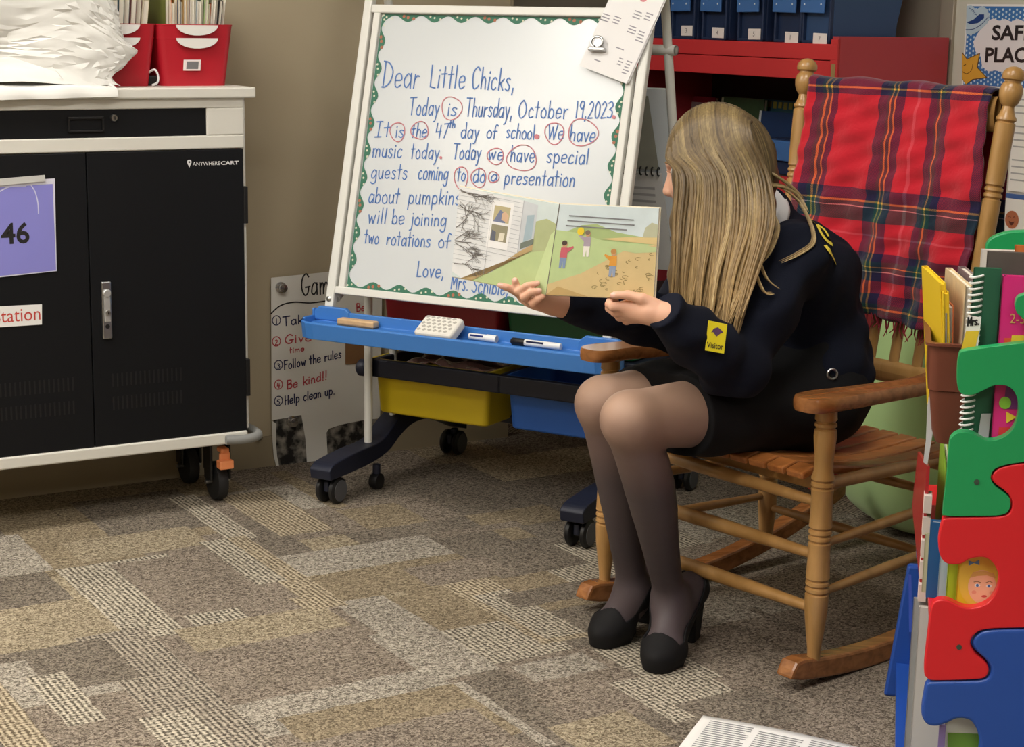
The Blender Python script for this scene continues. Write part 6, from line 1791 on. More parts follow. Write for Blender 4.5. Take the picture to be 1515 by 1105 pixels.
def handF():
    y = lambda px, py, yy: at_y(px, py, yy)
    K = [y(773, 438, 3.372), y(780, 443, 3.362), y(788, 447, 3.357), y(797, 450, 3.355)]
    p = [cap_(wrF, y(818, 449, 3.40), .0215, .020)]
    for k_, r in zip(K, (.0115, .0115, .0115, .011)):
        p.append(cap_(y(818, 449, 3.398), k_, .016, r, .012))
    fg = [[(759, 429, 3.350), (749, 425, 3.343), (740, 422, 3.342)], [(767, 431, 3.342), (779, 423, 3.333), (795, 419, 3.336)], [(775, 440, 3.334), (785, 433, 3.326), (798, 430, 3.330)], [(788, 449, 3.334), (795, 443, 3.328), (803, 439, 3.332)]]
    for k_, q in zip(K, fg):
        p += chain([k_] + [y(*a) for a in q], [.0092, .0078, .0070, .0060], .0025)
    p += chain([y(800, 446, 3.385), y(778, 440, 3.372), y(766, 429, 3.353), y(762, 415, 3.344)], [.014, .0105, .0082, .0068], .004)
    return p
# ---- body
def leg_prims(hip, kn, an, toe, e=0.):
    bk = unit(np.cross(an - kn, CS)); bk = bk * (1 if bk @ CF < 0 else -1)
    ts = np.linspace(0, 1, 9)
    rs = np.interp(ts, [0, .12, .3, .45, .65, .85, 1], [.051, .047, .050, .047, .038, .031, .0295]) + e
    ob = np.interp(ts, [0, .12, .3, .5, .8, 1], [0, .002, .012, .010, .002, 0])
    P_ = [kn + (an - kn) * t + bk * o for t, o in zip(ts, ob)]
    return [cap_(hip, hip + (kn - hip) * .55, .088 + e, .070 + e), cap_(hip + (kn - hip) * .55, kn + V3(0, 0, .002), .070 + e, .053 + e)] + [cap_(P_[i], P_[i + 1], rs[i], rs[i + 1], .0015 if i else .02) for i in range(8)] + [cap_(an, an + V3(0, 0, -.03), .0295 + e, .028 + e, .01)]
def foot_prims(an, heel, toe, e=0.):
    d = unit((toe - heel) * [1, 1, 0]); ball = toe - d * .055 + V3(0, 0, .008)
    return [cap_(an + V3(0, 0, -.01), heel + V3(0, 0, .022), .029 + e, .027 + e, .02), cap_(an, ball, .030 + e, .027 + e, .03), cap_(heel + V3(0, 0, .018), ball, .026 + e, .026 + e, .03), cap_(ball, toe - d * .012, .025 + e, .017 + e, .02),
            cap_(ball + np.cross(d, UP) * .019, toe - d * .026 + np.cross(d, UP) * .016, .020 + e, .014 + e, .02), cap_(ball - np.cross(d, UP) * .019, toe - d * .026 - np.cross(d, UP) * .016, .020 + e, .014 + e, .02)]
toeN = on_z(968, 995, 0) + UP * .025; heelN = at_y(1020, 905, 3.555); heelN[2] = .098
toeF = on_z(886, 958, 0) + UP * .025; heelF = toeF + V3(.110, .165, 0); heelF[2] = .098
legs = leg_prims(hipN, knN, anN, toeN) + foot_prims(anN, heelN, toeN) + leg_prims(hipF, knF, anF, toeF) + foot_prims(anF, heelF, toeF)
def arm_(sh, el, wr, e=0.):
    return [cap_(sh, el, .046 + e, .038 + e), cap_(el, el + (wr - el) * .3, .037 + e, .036 + e), cap_(el + (wr - el) * .3, wr, .036 + e, .023 + e)]
torso = [cap_(pel + SD * .07, wai + SD * .05, .105, .088), cap_(pel - SD * .07, wai - SD * .05, .105, .088), cap_(wai + SD * .05, che + SD * .07, .088, .098), cap_(wai - SD * .05, che - SD * .07, .088, .098),
         cap_(che + SD * .07, shN, .09, .05), cap_(che - SD * .07, shF, .09, .05), cap_(che, nkb, .09, .055)]
neck = [cap_(nkb, hd(-.03, 0, -.06), .050, .048)]
head = [ell_(hd(-.012, 0, .012), (.094, .073, .098), HA, .02), ell_(hd(.040, 0, -.045), (.058, .054, .068), HA, .03), cap_(hd(.066, 0, -.098), hd(.070, 0, -.100), .019, .019, .03),
        cap_(hd(.088, 0, .002), hd(.104, 0, -.030), .008, .0115, .012), ell_(hd(.098, .010, -.034), (.009, .007, .006), HA, .006), ell_(hd(.098, -.010, -.034), (.009, .007, .006), HA, .006),
        cap_(hd(.080, -.025, .022), hd(.080, .025, .022), .012, .012, .02), ell_(hd(.088, .030, .004), (.014, .016, .011), HA, .008, True), ell_(hd(.088, -.030, .004), (.014, .016, .011), HA, .008, True),
        ell_(hd(.070, .036, -.028), (.022, .022, .020), HA, .02), ell_(hd(.070, -.036, -.028), (.022, .022, .020), HA, .02),
        ell_(hd(.091, 0, -.058), (.010, .021, .0055), HA, .005), ell_(hd(.089, 0, -.068), (.010, .018, .006), HA, .004)]
for s_ in (1, -1):
    head += [ell_(hd(-.012, s_ * .076, -.012), (.017, .007, .030), HA, .006), ell_(hd(-.008, s_ * .083, -.010), (.009, .005, .018), HA, .004, True)]
bodyp = torso + neck + head + arm_(shN, elN, wrN) + arm_(shF, elF, wrF) + legs + handN() + handF()
fb = field(bodyp, .022)
lo, hi = bounds(bodyp, .02)
Vb, Qb = surface(fb, lo, hi, .003)
M_skin = mat('skin', '#d9a88e', .5, var=.05, vscale=30, spec=.4)
M_skin.node_tree.nodes['Principled BSDF'].inputs['Subsurface Weight'].default_value = .12
M_skin.node_tree.nodes['Principled BSDF'].inputs['Subsurface Radius'].default_value = (.02, .008, .005)
M_lip = mat('lips', '#b8645c', .4); M_nail = mat('nails', '#e3b3a2', .25)
ctr = Vb[Qb].mean(1); fm = np.zeros(len(Qb), int)
lc = (ctr - hd(.094, 0, -.063)) @ HA.T
fm[(np.abs(lc[:, 1]) < .019) & (np.abs(lc[:, 2]) < .010) & (lc[:, 0] > -.006) & (lc[:, 0] < .03)] = 1
for q in (at_y(906, 436, 3.247), at_y(740, 421.5, 3.337), at_y(796, 421, 3.330), at_y(799, 429, 3.325), at_y(761, 414, 3.338)):
    fm[np.linalg.norm(ctr - q, axis=1) < .0062] = 2
person = sdf_mesh('person', Vb, Qb, [M_skin, M_lip, M_nail], None, fm)
tag(person, 'person with long blonde hair in dark jacket and skirt, seated, holding an open book', 'person')
# eyes and brows
m = MB()
for s_ in (1, -1):
    e_ = hd(.0745, s_ * .030, .004)
    ev = MB().mat(mat('eye_white_gloss', '#e9e4df', .15)).sphere(e_, .0115, 18, 12).mat(mat('iris', '#4d6a78', .15)); 
    g_ = unit(Fh * .95 - Uh * .25)
    ev.lathe([(.0056, .0098), (.0054, .0108), (.0, .0120)], e_, g_, 16).mat(M_ink_black).lathe([(.0025, .0115), (.0, .0124)], e_, g_, 12).build('eye', person, smooth=True)
    MB().mat(mat('brow_hair', '#8a6b45', .8)).tube([hd(.090, s_ * .012, .022), hd(.090, s_ * .028, .027), hd(.080, s_ * .046, .022)], [.002, .0032, .0015], 8, flat=.6).build('eyebrow', person, smooth=True)
    MB().mat(M_skin).tube(catmull([hd(.088, s_ * .017, .002), hd(.0918, s_ * .026, .0085), hd(.0905, s_ * .036, .0075), hd(.083, s_ * .044, .002)], 4), [.0014] * 13, 6).build('eyelid', person, smooth=True)

# ---- tights
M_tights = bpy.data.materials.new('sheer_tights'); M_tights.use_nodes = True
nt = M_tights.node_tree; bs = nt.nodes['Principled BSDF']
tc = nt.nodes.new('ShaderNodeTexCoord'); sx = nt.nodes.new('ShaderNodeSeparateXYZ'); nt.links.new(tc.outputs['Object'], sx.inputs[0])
rp_ = nt.nodes.new('ShaderNodeValToRGB'); rp_.color_ramp.interpolation = 'EASE'  # height ramp: knee stretch, with some light and shade put into the colour
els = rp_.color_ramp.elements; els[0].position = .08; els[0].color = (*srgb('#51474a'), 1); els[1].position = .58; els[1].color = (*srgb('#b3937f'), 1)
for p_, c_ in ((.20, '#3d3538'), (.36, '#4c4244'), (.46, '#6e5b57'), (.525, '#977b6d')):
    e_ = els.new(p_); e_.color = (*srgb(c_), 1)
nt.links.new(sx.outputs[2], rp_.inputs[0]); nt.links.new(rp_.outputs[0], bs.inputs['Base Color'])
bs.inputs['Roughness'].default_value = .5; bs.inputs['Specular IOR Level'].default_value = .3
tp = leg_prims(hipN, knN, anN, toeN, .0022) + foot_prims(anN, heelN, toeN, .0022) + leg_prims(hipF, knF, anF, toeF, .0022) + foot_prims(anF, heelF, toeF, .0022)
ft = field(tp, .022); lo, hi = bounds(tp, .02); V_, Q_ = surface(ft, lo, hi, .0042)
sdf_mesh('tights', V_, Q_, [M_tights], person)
# ---- shoes
M_shoe = mat('black_suede', '#0e0d0f', .75, spec=.3)
def shoe(an, heel, toe):
    d = unit((toe - heel) * [1, 1, 0]); w = np.cross(d, UP)
    fp = foot_prims(an, heel, toe, .0075)
    f0 = field(fp, .022)
    ball = toe - d * .055
    # top line: a slanted cut from the instep down to the vamp and up to the heel counter
    pts = [(-.03, .142), (.03, .112), (.075, .072), (.12, .066), (.20, .062)]
    L_ = np.linalg.norm((toe - heel) * [1, 1, 0])
    xs_ = np.array([-.06, -.02, .01, .045, L_ * .55, L_ - .060, L_ - .040, L_ - .028, L_ + .1]); zs_ = np.array([.165, .155, .115, .080, .060, .031, .032, .20, .20])
    def f(P):
        a = (P - heel) @ d; b = (P - heel) @ w
        zc = np.interp(a, xs_, zs_) + 14 * b * b
        body = np.maximum(f0(P), (P[:, 2] - zc) * .7)
        # platform and sole
        ab = np.clip(a, L_ - .105, L_ - .022); q = P - heel - ab[:, None] * d; q[:, 2] = 0
        plat = np.maximum(np.linalg.norm(q, axis=1) - np.interp(ab, [L_ - .105, L_ - .06, L_ - .022], [.026, .042, .032]), np.maximum(P[:, 2] - .016, .0005 - P[:, 2]))
        sol = np.maximum(np.maximum(np.abs(b) - .024, np.abs(P[:, 2] - np.interp(a, [0, .04, L_ - .07], [.078, .070, .014])) - .008), np.maximum(-.02 - a, a - L_ + .07))
        # block heel
        hk = np.clip(P[:, 2] / .08, 0, 1); hx = .0 - .006 * (1 - hk)
        heelb = np.maximum(np.maximum(np.abs(b) - (.018 + .006 * hk), np.abs(a - hx) - (.018 + .008 * hk)), np.maximum(P[:, 2] - .09, .0005 - P[:, 2]))
        r = smin(smin(body, plat, .006), smin(sol, heelb, .006), .006)
        return r
    lo, hi = bounds(fp, .03); lo[2] = -.01
    V_, Q_ = surface(f, lo, hi, .0021, relax=4)
    return sdf_mesh('shoe', V_, Q_, [M_shoe], person)
shoe(anN, heelN, toeN); shoe(anF, heelF, toeF)

# ---- skirt
M_skirt = mat('black_skirt', '#0f0f12', .85, bump=.08, bscale=500, spec=.25)
thd = unit(((knN - hipN) + (knF - hipF)) * [1, 1, 0])
hemP = at_y(1018, 628, 3.39)
sk = [cap_(pel + SD * .07, pel + SD * .06 + V3(0, 0, .08), .122, .108), cap_(pel - SD * .07, pel - SD * .06 + V3(0, 0, .08), .122, .108), cap_(hipN + V3(0, 0, .0), knN + V3(.0, .0, -.006), .098, .074), cap_(hipF, knF + V3(0, 0, -.006), .098, .072), cap_((hipN + hipF) / 2, (knN + knF) / 2 + V3(0, 0, -.012), .09, .062)]
fsk0 = field(sk, .06)
def fsk(P):
    d = fsk0(P) + .0025 * np.sin(P @ V3(38, 31, 20)) * np.sin(P @ V3(9, -14, 33))
    d = np.maximum(d, (P - hemP) @ thd)
    return np.maximum(d, .4375 - .018 - P[:, 2] + .03 * np.clip((P - hemP) @ thd + .28, 0, .3))
lo, hi = bounds(sk, .02); V_, Q_ = surface(fsk, lo, hi, .0045); sdf_mesh('skirt', V_, Q_, [M_skirt], person)

# ---- jacket
M_jack = mat('navy_corduroy', '#0b1020', .9, bump=.12, bscale=420, spec=.25)
jk = [cap_(pel + SD * .065 + V3(.004, .0, .045), wai + SD * .05, .118, .112), cap_(pel - SD * .065 + V3(.004, .0, .045), wai - SD * .05, .118, .112), cap_(wai + SD * .05, che + SD * .07, .112, .112), cap_(wai - SD * .05, che - SD * .07, .112, .112),
      cap_(che + SD * .07, shN, .104, .066), cap_(che - SD * .07, shF, .104, .066), cap_(che, nkb, .10, .068),
      cap_(shN, shN + (elN - shN) * .5, .068, .066), cap_(shN + (elN - shN) * .5, elN, .066, .060), cap_(elN, elN + (wrN - elN) * .45, .060, .056, .03), cap_(elN + (wrN - elN) * .45, wrN + (wrN - elN) * .14, .056, .036, .03),
      cap_(shF, elF, .068, .058), cap_(elF, elF + (wrF - elF) * .5, .057, .048, .03), cap_(elF + (wrF - elF) * .5, wrF + (elF - wrF) * .0, .048, .0355, .03)]
fj0 = field(jk, .035)
cN = unit(wrN - elN); cF = unit(wrF - elF)
min_hem = .543
def fj(P):
    w = .0045 * np.sin(P @ V3(30, 22, -48) + 2 * np.sin(P @ V3(11, -19, 13))) + .003 * np.sin(P @ V3(-55, 38, 40) + 1.5 * np.sin(P @ V3(20, 31, 8)))
    d = fj0(P) + w
    d = np.maximum(d, min_hem - P[:, 2] + .1 * (P - pel) @ CF)                 # hem
    d = np.maximum(d, np.where(np.linalg.norm(P - wrN, axis=1) < .11, (P - wrN - cN * .022) @ cN, -1))
    d = np.maximum(d, np.where(np.linalg.norm(P - wrF, axis=1) < .11, (P - wrF - cF * -.004) @ cF, -1))
    # neck opening
    ax = unit(hd(-.03, 0, -.06) - nkb); q = P - nkb; t = q @ ax
    rad = np.linalg.norm(q - t[:, None] * ax, axis=1)
    return np.maximum(d, np.where((t > .028) & (rad < .105), np.minimum(t - .028, .105 - rad), -1))
lo, hi = bounds(jk, .03); V_, Q_ = surface(fj, lo, hi, .0045)
jacket = sdf_mesh('jacket', V_, Q_, [M_jack], person)
# white blouse collar
ax = unit(hd(-.03, 0, -.06) - nkb); u_ = unit(np.cross(ax, SD)); v_ = np.cross(ax, u_)
MB().mat(mat('blouse_white', '#e6e6ea', .7)).grid(lambda a, b: nkb + ax * (.018 + .038 * b) + (u_ * math.cos(2 * math.pi * a) + v_ * math.sin(2 * math.pi * a)) * (.066 - .012 * b + .004 * math.sin(6 * math.pi * a)), 40, 6, True).build('collar', person, smooth=True, solid=.003)
# gold lettering on the back, a snap and a visitor badge
M_gold = mat('gold_embroidery', '#e8d04a', .7)
gl = MB().mat(M_gold)
def on_jacket(px, py, o=.002):
    p, n_ = trace(fj, px, py); return p + n_ * o, n_
def jstroke(pxs, w_):
    q = [on_jacket(*p) for p in pxs]
    gl.ribbon(catmull([a for a, b in q], 4), w_, unit(sum(b for a, b in q)))
jstroke([(1176, 305), (1186, 314), (1196, 322), (1205, 331)], .010)
jstroke([(1209, 335), (1214, 345), (1222, 356), (1229, 361)], .009)
jstroke([(1211, 335), (1219, 341), (1225, 351), (1230, 361)], .007)
jstroke([(1222, 366), (1228, 374), (1235, 388)], .012)
gl.build('gold_lettering', jacket)
p, n_ = on_jacket(1230, 553, .006)
MB().mat(M_steel).tube([p + (unit(np.cross(n_, UP)) * math.cos(k) + np.cross(unit(np.cross(n_, UP)), n_) * math.sin(k)) * .010 for k in np.linspace(0, 2 * math.pi, 17)[:-1]], .0026, 8, closed=True).build('snap', jacket, smooth=True)
bd = MB().mat(mat('badge_yellow', '#ecdc2a', .35)); yB = min(trace(fj, x, y)[0][1] for x, y in ((1045, 516), (1070, 520), (1074, 482), (1050, 478), (1060, 498))) - .008
B_ = [at_y(x, y, yB) for x, y in ((1043, 518), (1071, 523), (1076, 480), (1048, 474))]
bd.flat(B_)
badge = bd.build('visitor_badge', person, solid=.0015)
m = MB().mat(mat('badge_print', '#3a3320', .5)); a = at_y(1045.5, 514, yB - .0015); b_ = at_y(1070, 517.5, yB - .0015)
print_text(m, 'Visitor', a, unit(b_ - a), UP, width=np.linalg.norm(b_ - a), height=.011, bold=.02)
m.mat(mat('badge_emblem', '#5c3f6a', .5)).flat([at_y(x, y, yB - .0014) for x, y in ((1060, 498), (1055, 491), (1052, 492), (1056, 486), (1062, 484), (1068, 489), (1070, 492), (1066, 493))])
m.build('print', badge)

# ---- hair
HC = [('#5d4a30', 0), ('#7c6442', 0), ('#96794f', 0), ('#b3945f', 0)]
def hair_mat(name, c_top, c_end):
    m = bpy.data.materials.new(name); m.use_nodes = True; nt = m.node_tree; bs = nt.nodes['Principled BSDF']
    tc = nt.nodes.new('ShaderNodeTexCoord'); sx = nt.nodes.new('ShaderNodeSeparateXYZ'); nt.links.new(tc.outputs['Object'], sx.inputs[0])
    r = nt.nodes.new('ShaderNodeMapRange'); r.inputs[1].default_value = 1.0; r.inputs[2].default_value = .78
    nt.links.new(sx.outputs[2], r.inputs[0])
    n = nt.nodes.new('ShaderNodeTexNoise'); mp = nt.nodes.new('ShaderNodeMapping'); mp.inputs['Scale'].default_value = (260, 260, 6)
    nt.links.new(tc.outputs['Object'], mp.inputs[0]); nt.links.new(mp.outputs[0], n.inputs['Vector']); n.inputs['Scale'].default_value = 1
    mx = nt.nodes.new('ShaderNodeMix'); mx.data_type = 'RGBA'; mx.inputs[6].default_value = (*srgb(c_top), 1); mx.inputs[7].default_value = (*srgb(c_end), 1)
    nt.links.new(r.outputs[0], mx.inputs[0])
    m2 = nt.nodes.new('ShaderNodeMix'); m2.data_type = 'RGBA'; m2.blend_type = 'OVERLAY'; m2.inputs[0].default_value = .55
    nt.links.new(mx.outputs[2], m2.inputs[6]); nt.links.new(n.outputs['Fac'], m2.inputs[7])
    nt.links.new(m2.outputs[2], bs.inputs['Base Color']); bs.inputs['Roughness'].default_value = .42; bs.inputs['Specular IOR Level'].default_value = .35
    return m
HM = [hair_mat('hair_deep', '#52442f', '#745f40'), hair_mat('hair_mid', '#68573d', '#9a8058'), hair_mat('hair_light', '#7a6846', '#b6996a'), hair_mat('hair_bright', '#8c7954', '#ccb283')]
shell = (.102, .084, .114)
def on_shell(a, b, up=True, k=1.0):
    """point of the hair shell at head coordinates a (forward), b (left); upper half"""
    q = 1 - (a / shell[0]) ** 2 - (b / shell[1]) ** 2
    c = shell[2] * math.sqrt(max(q, 0))
    return hd(a - .008, b, c * (1 if up else -1) + .008)
def drop_pts(t):
    """curtain on the near side: t=0 at the face, 1 at the back"""
    x1 = 1003 + 131 * t; x2 = 998 + 142 * t; x3 = 993 + 125 * t; x4 = 991 + 100 * t
    y1 = 3.452 - .004 * math.sin(t * 3.1); y2 = 3.425 - .045 * t; y3 = 3.395 - .07 * t + .02 * t * t; y4 = 3.372 - .07 * t
    e_ = 478 + 20 * math.sin(min(t, 1) * 2.4) - 34 * max(0, t - .75) * 2
    return [at_y(x1, 262, y1), at_y(x2, 330, y2), at_y(x3, 410, y3), at_y(x4, e_, y4)]
hp = [ell_(hd(-.012, 0, .013), (.096, .078, .104), HA, .03)]
for t in np.linspace(.06, .82, 8):
    q = drop_pts(t)
    p0 = hd(.06 - .12 * t, .045, .05)
    hp += chain([p0] + [a + V3(.004, .030, 0) for a in q[:3]] + [q[3] + V3(-.004, .034, .06)], [.022, .020, .019, .015, .006], .02)
for t in (.0, .4, .8):                                             # far side and nape
    hp += chain([hd(.02 - .09 * t, -.07, .03), hd(.01 - .09 * t, -.088, -.05), hd(.0 - .07 * t, -.088, -.14), hd(.02 - .08 * t, -.08, -.22)], [.03, .026, .024, .012], .03)
hp += chain([hd(-.07, .0, .02), hd(-.08, .0, -.05), hd(-.075, .02, -.095)], [.03, .03, .018], .04)
hp += [ell_(hd(.118, -.01, -.045), (.052, .085, .085), HA, .012, True)]
fh = field(hp, .025); lo, hi = bounds(hp[:-1], .02)
V_, Q_ = surface(fh, lo, hi, .0045)
hair = sdf_mesh('hair', V_, Q_, [HM[0], HM[1]], person)
rg = random.Random(21)
lock = [MB() for _ in range(1)][0]
def tubehair(pts, r, mi, n=5):
    P = catmull(pts, 5); N = len(P)
    tt = np.linspace(0, 1, N)
    lock.mat(HM[mi]); lock.tube(P, r * (.55 + .45 * np.sin(np.pi * np.clip(tt * .9 + .1, 0, 1)) ** .6) * np.where(tt > .85, 1 - (tt - .85) / .15 * .75, 1), n)
NS = 420
for i in range(NS):
    t = (i + rg.random()) / NS
    q = drop_pts(t)
    a0 = .099 - .19 * t
    fa = a0 / .105
    top = on_shell(a0 * .97, .014 + .006 * rg.random())
    fk = .102 if fa < 0 else .102 - .018 * fa * fa
    m1 = hd(fa * fk - .006, .056, .012 + .083 * math.sqrt(max(1 - .85 * fa * fa, 0))); m2 = hd(fa * (fk + .002) - .006, .085, .03 + .008 * (1 - fa * fa))
    jt = rg.uniform(-.006, .006); dep = rg.uniform(-.010, .006)
    cl = math.floor(t * 17) / 17                                        # strands gather into locks
    wv = [0, .3, .7, 1]
    pts = [top, m1, m2]
    for k, p in enumerate(q):
        wob = .006 * math.sin(6.3 * (k * .55 + cl * 5)) * wv[k] + .004 * math.sin(40 * cl + k) * wv[k]
        qc = drop_pts(min(cl + .5 / 17, 1))[k]
        p = p + (qc - p) * (.0, .12, .3, .55)[k]
        pts.append(p + V3(jt * (1 - .5 * wv[k]) + wob, dep + .012 * math.cos(5 * cl * 6.28) * wv[k] * .6, (rg.uniform(-.03, .012) if k == 3 else 0)))
    tubehair(pts, rg.uniform(.0022, .0040), rg.choice([(1, 1, 2), (1, 2, 2), (0, 1, 1), (2, 2, 3), (1, 1, 2)][int(cl * 17) * 7 % 5]))
# top and far side of the parting, back of the crown
for i in range(190):
    t = rg.random(); a0 = .095 - .19 * t
    fa = a0 / .105; sh2 = lambda b: on_shell(fa * shell[0] * math.sqrt(1 - (b / shell[1]) ** 2) * .97, b)
    pts = [sh2(.014), sh2(-.02), sh2(-.052), hd(a0 - .02, -.087, .01), hd(a0 * .9 - .01, -.095 + rg.uniform(-.006, .006), -.09), hd(a0 * .8, -.09, -.19 + rg.uniform(-.03, .02))]
    tubehair(pts, rg.uniform(.0026, .0042), rg.choice([0, 1, 1, 2]))
for i in range(110):
    b0 = rg.uniform(-.075, .07)
    st = on_shell(-.055 - .02 * rg.random(), b0 * .35)
    pts = [st, hd(-.104 * math.sqrt(max(1 - (b0 / .09) ** 2, .05)) - .008, b0 * .8, .045), hd(-.112 * math.sqrt(max(1 - (b0 / .092) ** 2, .05)) - .006, b0, -.03), hd(-.098 * math.sqrt(max(1 - (b0 / .1) ** 2, .1)), b0 * .95 + .01, -.095), hd(-.082, b0 * .9 + .02, -.135 + rg.uniform(-.02, .015))]
    tubehair(pts, rg.uniform(.0026, .0042), rg.choice([0, 0, 1, 1, 2]))
lock.build('locks', hair, smooth='all')
# loose strands lying over the shoulder and back
lock = MB()
for pts, r in [([(1138, 268, 3.50), (1160, 280, 3.50), (1182, 300, 3.50), (1199, 335, 3.47), (1200, 358, 3.46), (1178, 374, 3.43), (1152, 386, 3.41)], .0022), ([(1140, 255, 3.50), (1165, 272, 3.51), (1185, 292, 3.52)], .0035), ([(1130, 300, 3.46), (1148, 330, 3.43), (1140, 362, 3.41), (1125, 385, 3.38)], .0025), ([(1136, 272, 3.49), (1158, 275, 3.50), (1178, 288, 3.51), (1192, 310, 3.49)], .003), ([(1120, 380, 3.37), (1132, 410, 3.36), (1150, 425, 3.37)], .0016), ([(1115, 400, 3.36), (1128, 430, 3.35), (1142, 432, 3.36)], .0016)]:
    for k in range(3):
        P = []
        for (x, y, yy) in pts:
            p, n_ = trace(fj, x, y)
            yy2 = min(yy, p[1] - .006) if fj(p[None])[0] < .01 else yy
            P.append(at_y(x + k * 2.2, y + k * 1.5, yy2 - .002 * k))
        tubehair(P, r, 1 + k % 3)
lock.build('loose_strand', hair, smooth='all')

# ================================================================ PICTURE BOOK IN HER HANDS
bTL, bBL = at_y(680, 276, 3.452), at_y(668, 409, 3.452)
bGT, bGB = at_y(828, 302, 3.333), at_y(808, 436, 3.333)
bTR, bBR = at_y(975, 308, 3.243), at_y(967, 443, 3.243)
bTL = on_plane(680, 276, bBL, np.cross(bGB - bBL, bGT - bBL)); bTR = on_plane(975, 308, bGB, np.cross(bBR - bGB, bGT - bGB))
book = thing('open_picture_book', 'open picture book with painted house and field pages, held up by the reader', 'book', tuple((bGB + bGT) / 2))
M_pgp = mat('page_paper', '#e4e0d4', .55)
def quad_slab(a, b, c, d, th, m_, name, parent):
    nn_ = unit(np.cross(b - a, d - a)); nn_ = nn_ if nn_[1] > 0 else -nn_
    m = MB().mat(m_); vs = [a, b, c, d, a + nn_ * th, b + nn_ * th, c + nn_ * th, d + nn_ * th]
    m.add(vs, [(0, 1, 2, 3), (7, 6, 5, 4), (0, 4, 5, 1), (1, 5, 6, 2), (2, 6, 7, 3), (3, 7, 4, 0)])
    return m.build(name, parent), nn_
Lp, nL = quad_slab(bBL, bGB, bGT, bTL, .0045, M_pgp, 'left_page', book)
Rp, nR = quad_slab(bGB, bBR, bTR, bGT, .0045, M_pgp, 'right_page', book)
M_cov = mat('book_cover_board', '#d8d0ba', .5)
ex_ = lambda p, c_: p + (p - c_) * .02
for nm, (a, b, c, d), nn_ in (('cover', (bBL, bGB, bGT, bTL), nL), ('cover', (bGB, bBR, bTR, bGT), nR)):
    cc_ = (a + b + c + d) / 4
    quad_slab(*[ex_(p, cc_) + nn_ * .0047 for p in (a, b, c, d)], .0022, M_cov, nm, book)
def art(page, A, nn_):
    """bilinear page coordinates (u right, v up) -> point just in front of the page"""
    a, b, c, d = A
    return lambda u, v, o=1: (a * (1 - u) + b * u) * (1 - v) + (d * (1 - u) + c * u) * v - nn_ * .00018 * o
def area(m, fn, pts, col, o):
    m.mat(mat('ink_' + col[1:], col, .6, var=.10, vscale=40)); m.flat([fn(u, v, o) for u, v in pts])
fL = art(Lp, (bBL, bGB, bGT, bTL), nL); fR = art(Rp, (bGB, bBR, bTR, bGT), nR)
m = MB()
area(m, fL, [(0, 0), (1, 0), (1, 1), (0, 1)], '#c9d5d4', 1)
area(m, fL, [(.12, 0), (1, 0), (1, .66), (.86, .64), (.72, .42), (.4, .12)], '#b2c48c', 2)
area(m, fL, [(.7, .4), (1, .5), (1, .78), (.9, .82), (.78, .76)], '#a9b184', 3)
area(m, fL, [(.84, 0), (1, 0), (1, .72), (.96, .66)], '#bfd09a', 4)
area(m, fL, [(0, .06), (.12, .0), (.36, .10), (.66, .40), (.66, .97), (0, 1)], '#d9dbdc', 5)
area(m, fL, [(.66, .40), (.80, .52), (.80, .95), (.66, .97)], '#c3c8cc', 5)
area(m, fL, [(.1, .0), (.22, 0), (.80, .45), (.80, .52), (.66, .40), (.36, .10), (.12, .0)], '#b39a6c', 6)
m.mat(mat('ink_siding', '#a9adb2', .6))
for k in range(17):
    v = .14 + k * .05; u0 = 0; u1 = .65
    m.ribbon([fL(u0, v + .02, 7), fL(max((.40 + .0) if v < .3 else u1, .1) if v > .2 else .3, v + .0 + (.02 if v < .3 else 0), 7)], .0009, -nL)
m.ribbon([fL(.66, .40, 8), fL(.66, .97, 8)], .0016, -nL); m.ribbon([fL(.34, .10, 8), fL(.36, .95, 8)], .0008, -nL)
area(m, fL, [(.33, .40), (.55, .40), (.57, .92), (.35, .92)], '#e6e6e6', 8)
area(m, fL, [(.365, .48), (.53, .48), (.535, .66), (.37, .66)], '#8f8a72', 9)
area(m, fL, [(.375, .69), (.535, .69), (.54, .87), (.38, .87)], '#b3a983', 9)
area(m, fL, [(.38, .69), (.50, .69), (.48, .80), (.44, .83)], '#6f7896', 10)
area(m, fL, [(.46, .72), (.52, .70), (.53, .78), (.49, .82), (.46, .79)], '#d0ae90', 11)
area(m, fL, [(.37, .48), (.42, .48), (.42, .58), (.38, .60)], '#5e6270', 10)
area(m, fL, [(.45, .49), (.50, .49), (.51, .58), (.46, .58)], '#d8d2c0', 10)
area(m, fL, [(.70, .52), (.78, .58), (.78, .84), (.71, .82)], '#9fb3bd', 8)
area(m, fL, [(.68, .44), (.80, .52), (.80, .58), (.68, .51)], '#6d766c', 9)
m.mat(mat('ink_branch', '#6f6a66', .6))
rg = random.Random(4)
def branch(u, v, ang, L_, w_, dep):
    u2 = u + L_ * math.cos(ang); v2 = v + L_ * math.sin(ang)
    if u2 < .005 or v2 < .03 or v2 > .98 or u2 > .62: return
    m.ribbon([fL(u, v, 12), fL((u + u2) / 2 + rg.uniform(-.008, .008), (v + v2) / 2 + rg.uniform(-.008, .008), 12), fL(u2, v2, 12)], w_, -nL)
    if dep:
        for k in range(3):
            branch(u + (u2 - u) * rg.uniform(.4, 1), v + (v2 - v) * rg.uniform(.4, 1), ang + rg.uniform(-.9, .9), L_ * rg.uniform(.55, .8), w_ * .65, dep - 1)
for (u, v, a_) in ((.01, .40, .1), (.01, .38, -.45), (.01, .42, .75), (.02, .97, -.3), (.03, .80, -.5), (.02, .15, .15), (.01, .55, .9), (.03, .95, .0)):
    branch(u, v, a_, .17, .0016, 3)
m.build('illustration', Lp)
m = MB()
area(m, fR, [(0, 0), (1, 0), (1, 1), (0, 1)], '#c9d6da', 1)
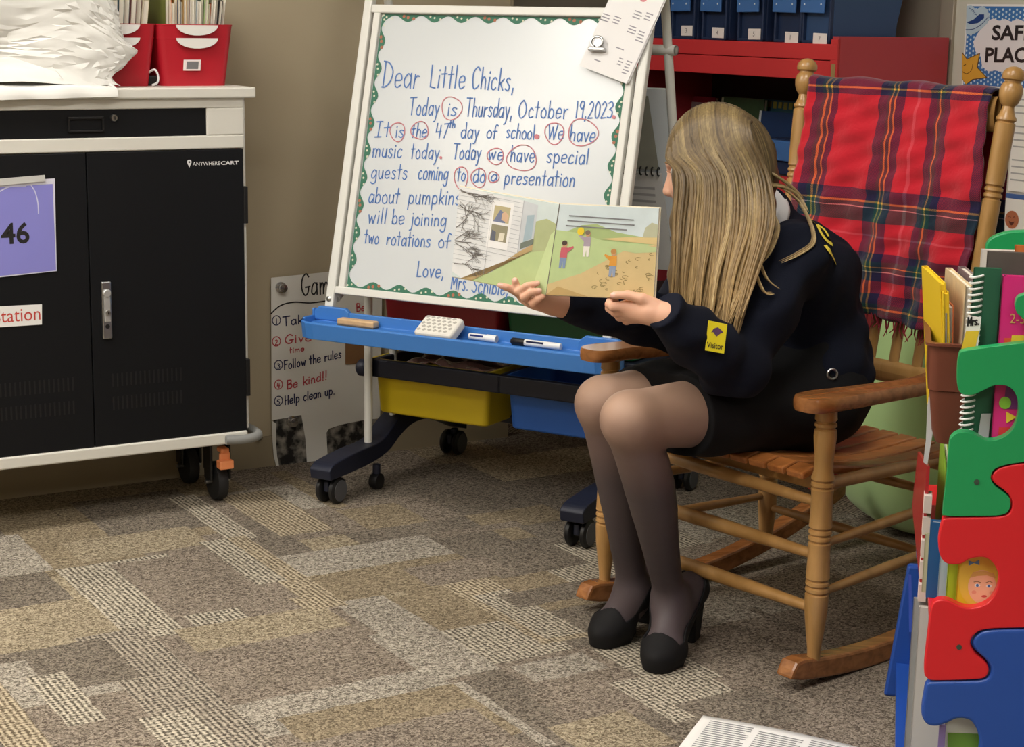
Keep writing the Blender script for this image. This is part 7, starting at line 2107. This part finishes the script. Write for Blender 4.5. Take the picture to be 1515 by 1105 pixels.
area(m, fR, [(0, .5), (1, .55), (1, .70), (.85, .68), (.6, .72), (.4, .80), (.25, .78), (.1, .70), (0, .68)], '#a3b67c', 2)
area(m, fR, [(.85, .62), (1, .62), (1, .82), (.94, .84), (.88, .78)], '#b3b59a', 3)
area(m, fR, [(0, 0), (1, 0), (1, .60), (.5, .62), (.2, .70), (0, .72)], '#b4c890', 4)
area(m, fR, [(0, .0), (1, 0), (1, .60), (.75, .56), (.55, .42), (.3, .25), (0, .12)], '#cdb684', 5)
area(m, fR, [(.45, .64), (1, .60), (1, .68), (.7, .67)], '#d3bd86', 5)
area(m, fR, [(.5, .55), (.85, .60), (1, .57), (1, .52), (.8, .50)], '#b5c590', 6)
area(m, fR, [(0, .0), (.4, .0), (.1, .10)], '#b99c66', 6)
m.mat(mat('ink_vine', '#8f7f52', .6))
for k in range(38):
    u = rg.uniform(.45, .97); v = rg.uniform(.06, .52)
    if v > .1 + u * .45: continue
    r_ = rg.uniform(.012, .035)
    m.ribbon([fR(u + r_ * math.cos(q), v + r_ * .55 * math.sin(q), 7) for q in np.linspace(rg.uniform(0, 3), rg.uniform(4, 6), 8)], .0013, -nR)
m.mat(mat('ink_text', '#77787c', .6))
for k in range(3):
    v = .88 - k * .055
    m.ribbon([fR(.12 - .01 * k, v, 7), fR((.76, .77, .70)[k], v - .02, 7)], .0022, -nR)
def kid(u, v, s_, top, leg, hair_, armu):
    C = lambda cu, cv, ru, rv, o: [(cu + ru * math.cos(q), cv + rv * math.sin(q)) for q in np.linspace(0, 2 * math.pi, 13)[:-1]]
    area(m, fR, [(u - .03 * s_, v), (u - .008 * s_, v), (u, v + .08 * s_), (u + .008 * s_, v), (u + .03 * s_, v), (u + .032 * s_, v + .13 * s_), (u - .032 * s_, v + .13 * s_)], leg, 8)
    area(m, fR, [(u - .036 * s_, v + .12 * s_), (u + .036 * s_, v + .12 * s_), (u + .032 * s_, v + .23 * s_), (u - .032 * s_, v + .23 * s_)], top, 9)
    area(m, fR, [(u + .02 * armu * s_, v + .22 * s_), (u + .085 * armu * s_, v + .25 * s_), (u + .09 * armu * s_, v + .23 * s_), (u + .03 * armu * s_, v + .17 * s_)], top, 9)
    area(m, fR, C(u, v + .265 * s_, .026 * s_, .036 * s_, 0), '#c69a78', 10)
    area(m, fR, C(u - .004, v + .28 * s_, .027 * s_, .028 * s_, 0), hair_, 11)
kid(.115, .30, 1.0, '#c4606c', '#7f93b4', '#4a3a34', 1)
kid(.33, .44, .95, '#a79aa8', '#e6e2da', '#7a6a5c', -1)
area(m, fR, [(.255 + .034 * math.cos(q), .715 + .042 * math.sin(q)) for q in np.linspace(0, 2 * math.pi, 17)[:-1]], '#e0c52c', 12)
kid(.60, .23, 1.0, '#d8973a', '#8b9ab4', '#b9854a', -1)
m.build('illustration', Rp)
MB().mat(mat('gutter_line', '#6f6c64', .7)).ribbon([bGB - nR * .0004 + V3(0, -.0006, 0), bGT - nR * .0004 + V3(0, -.0006, 0)], .0018, V3(0, -1, 0)).build('gutter', book)
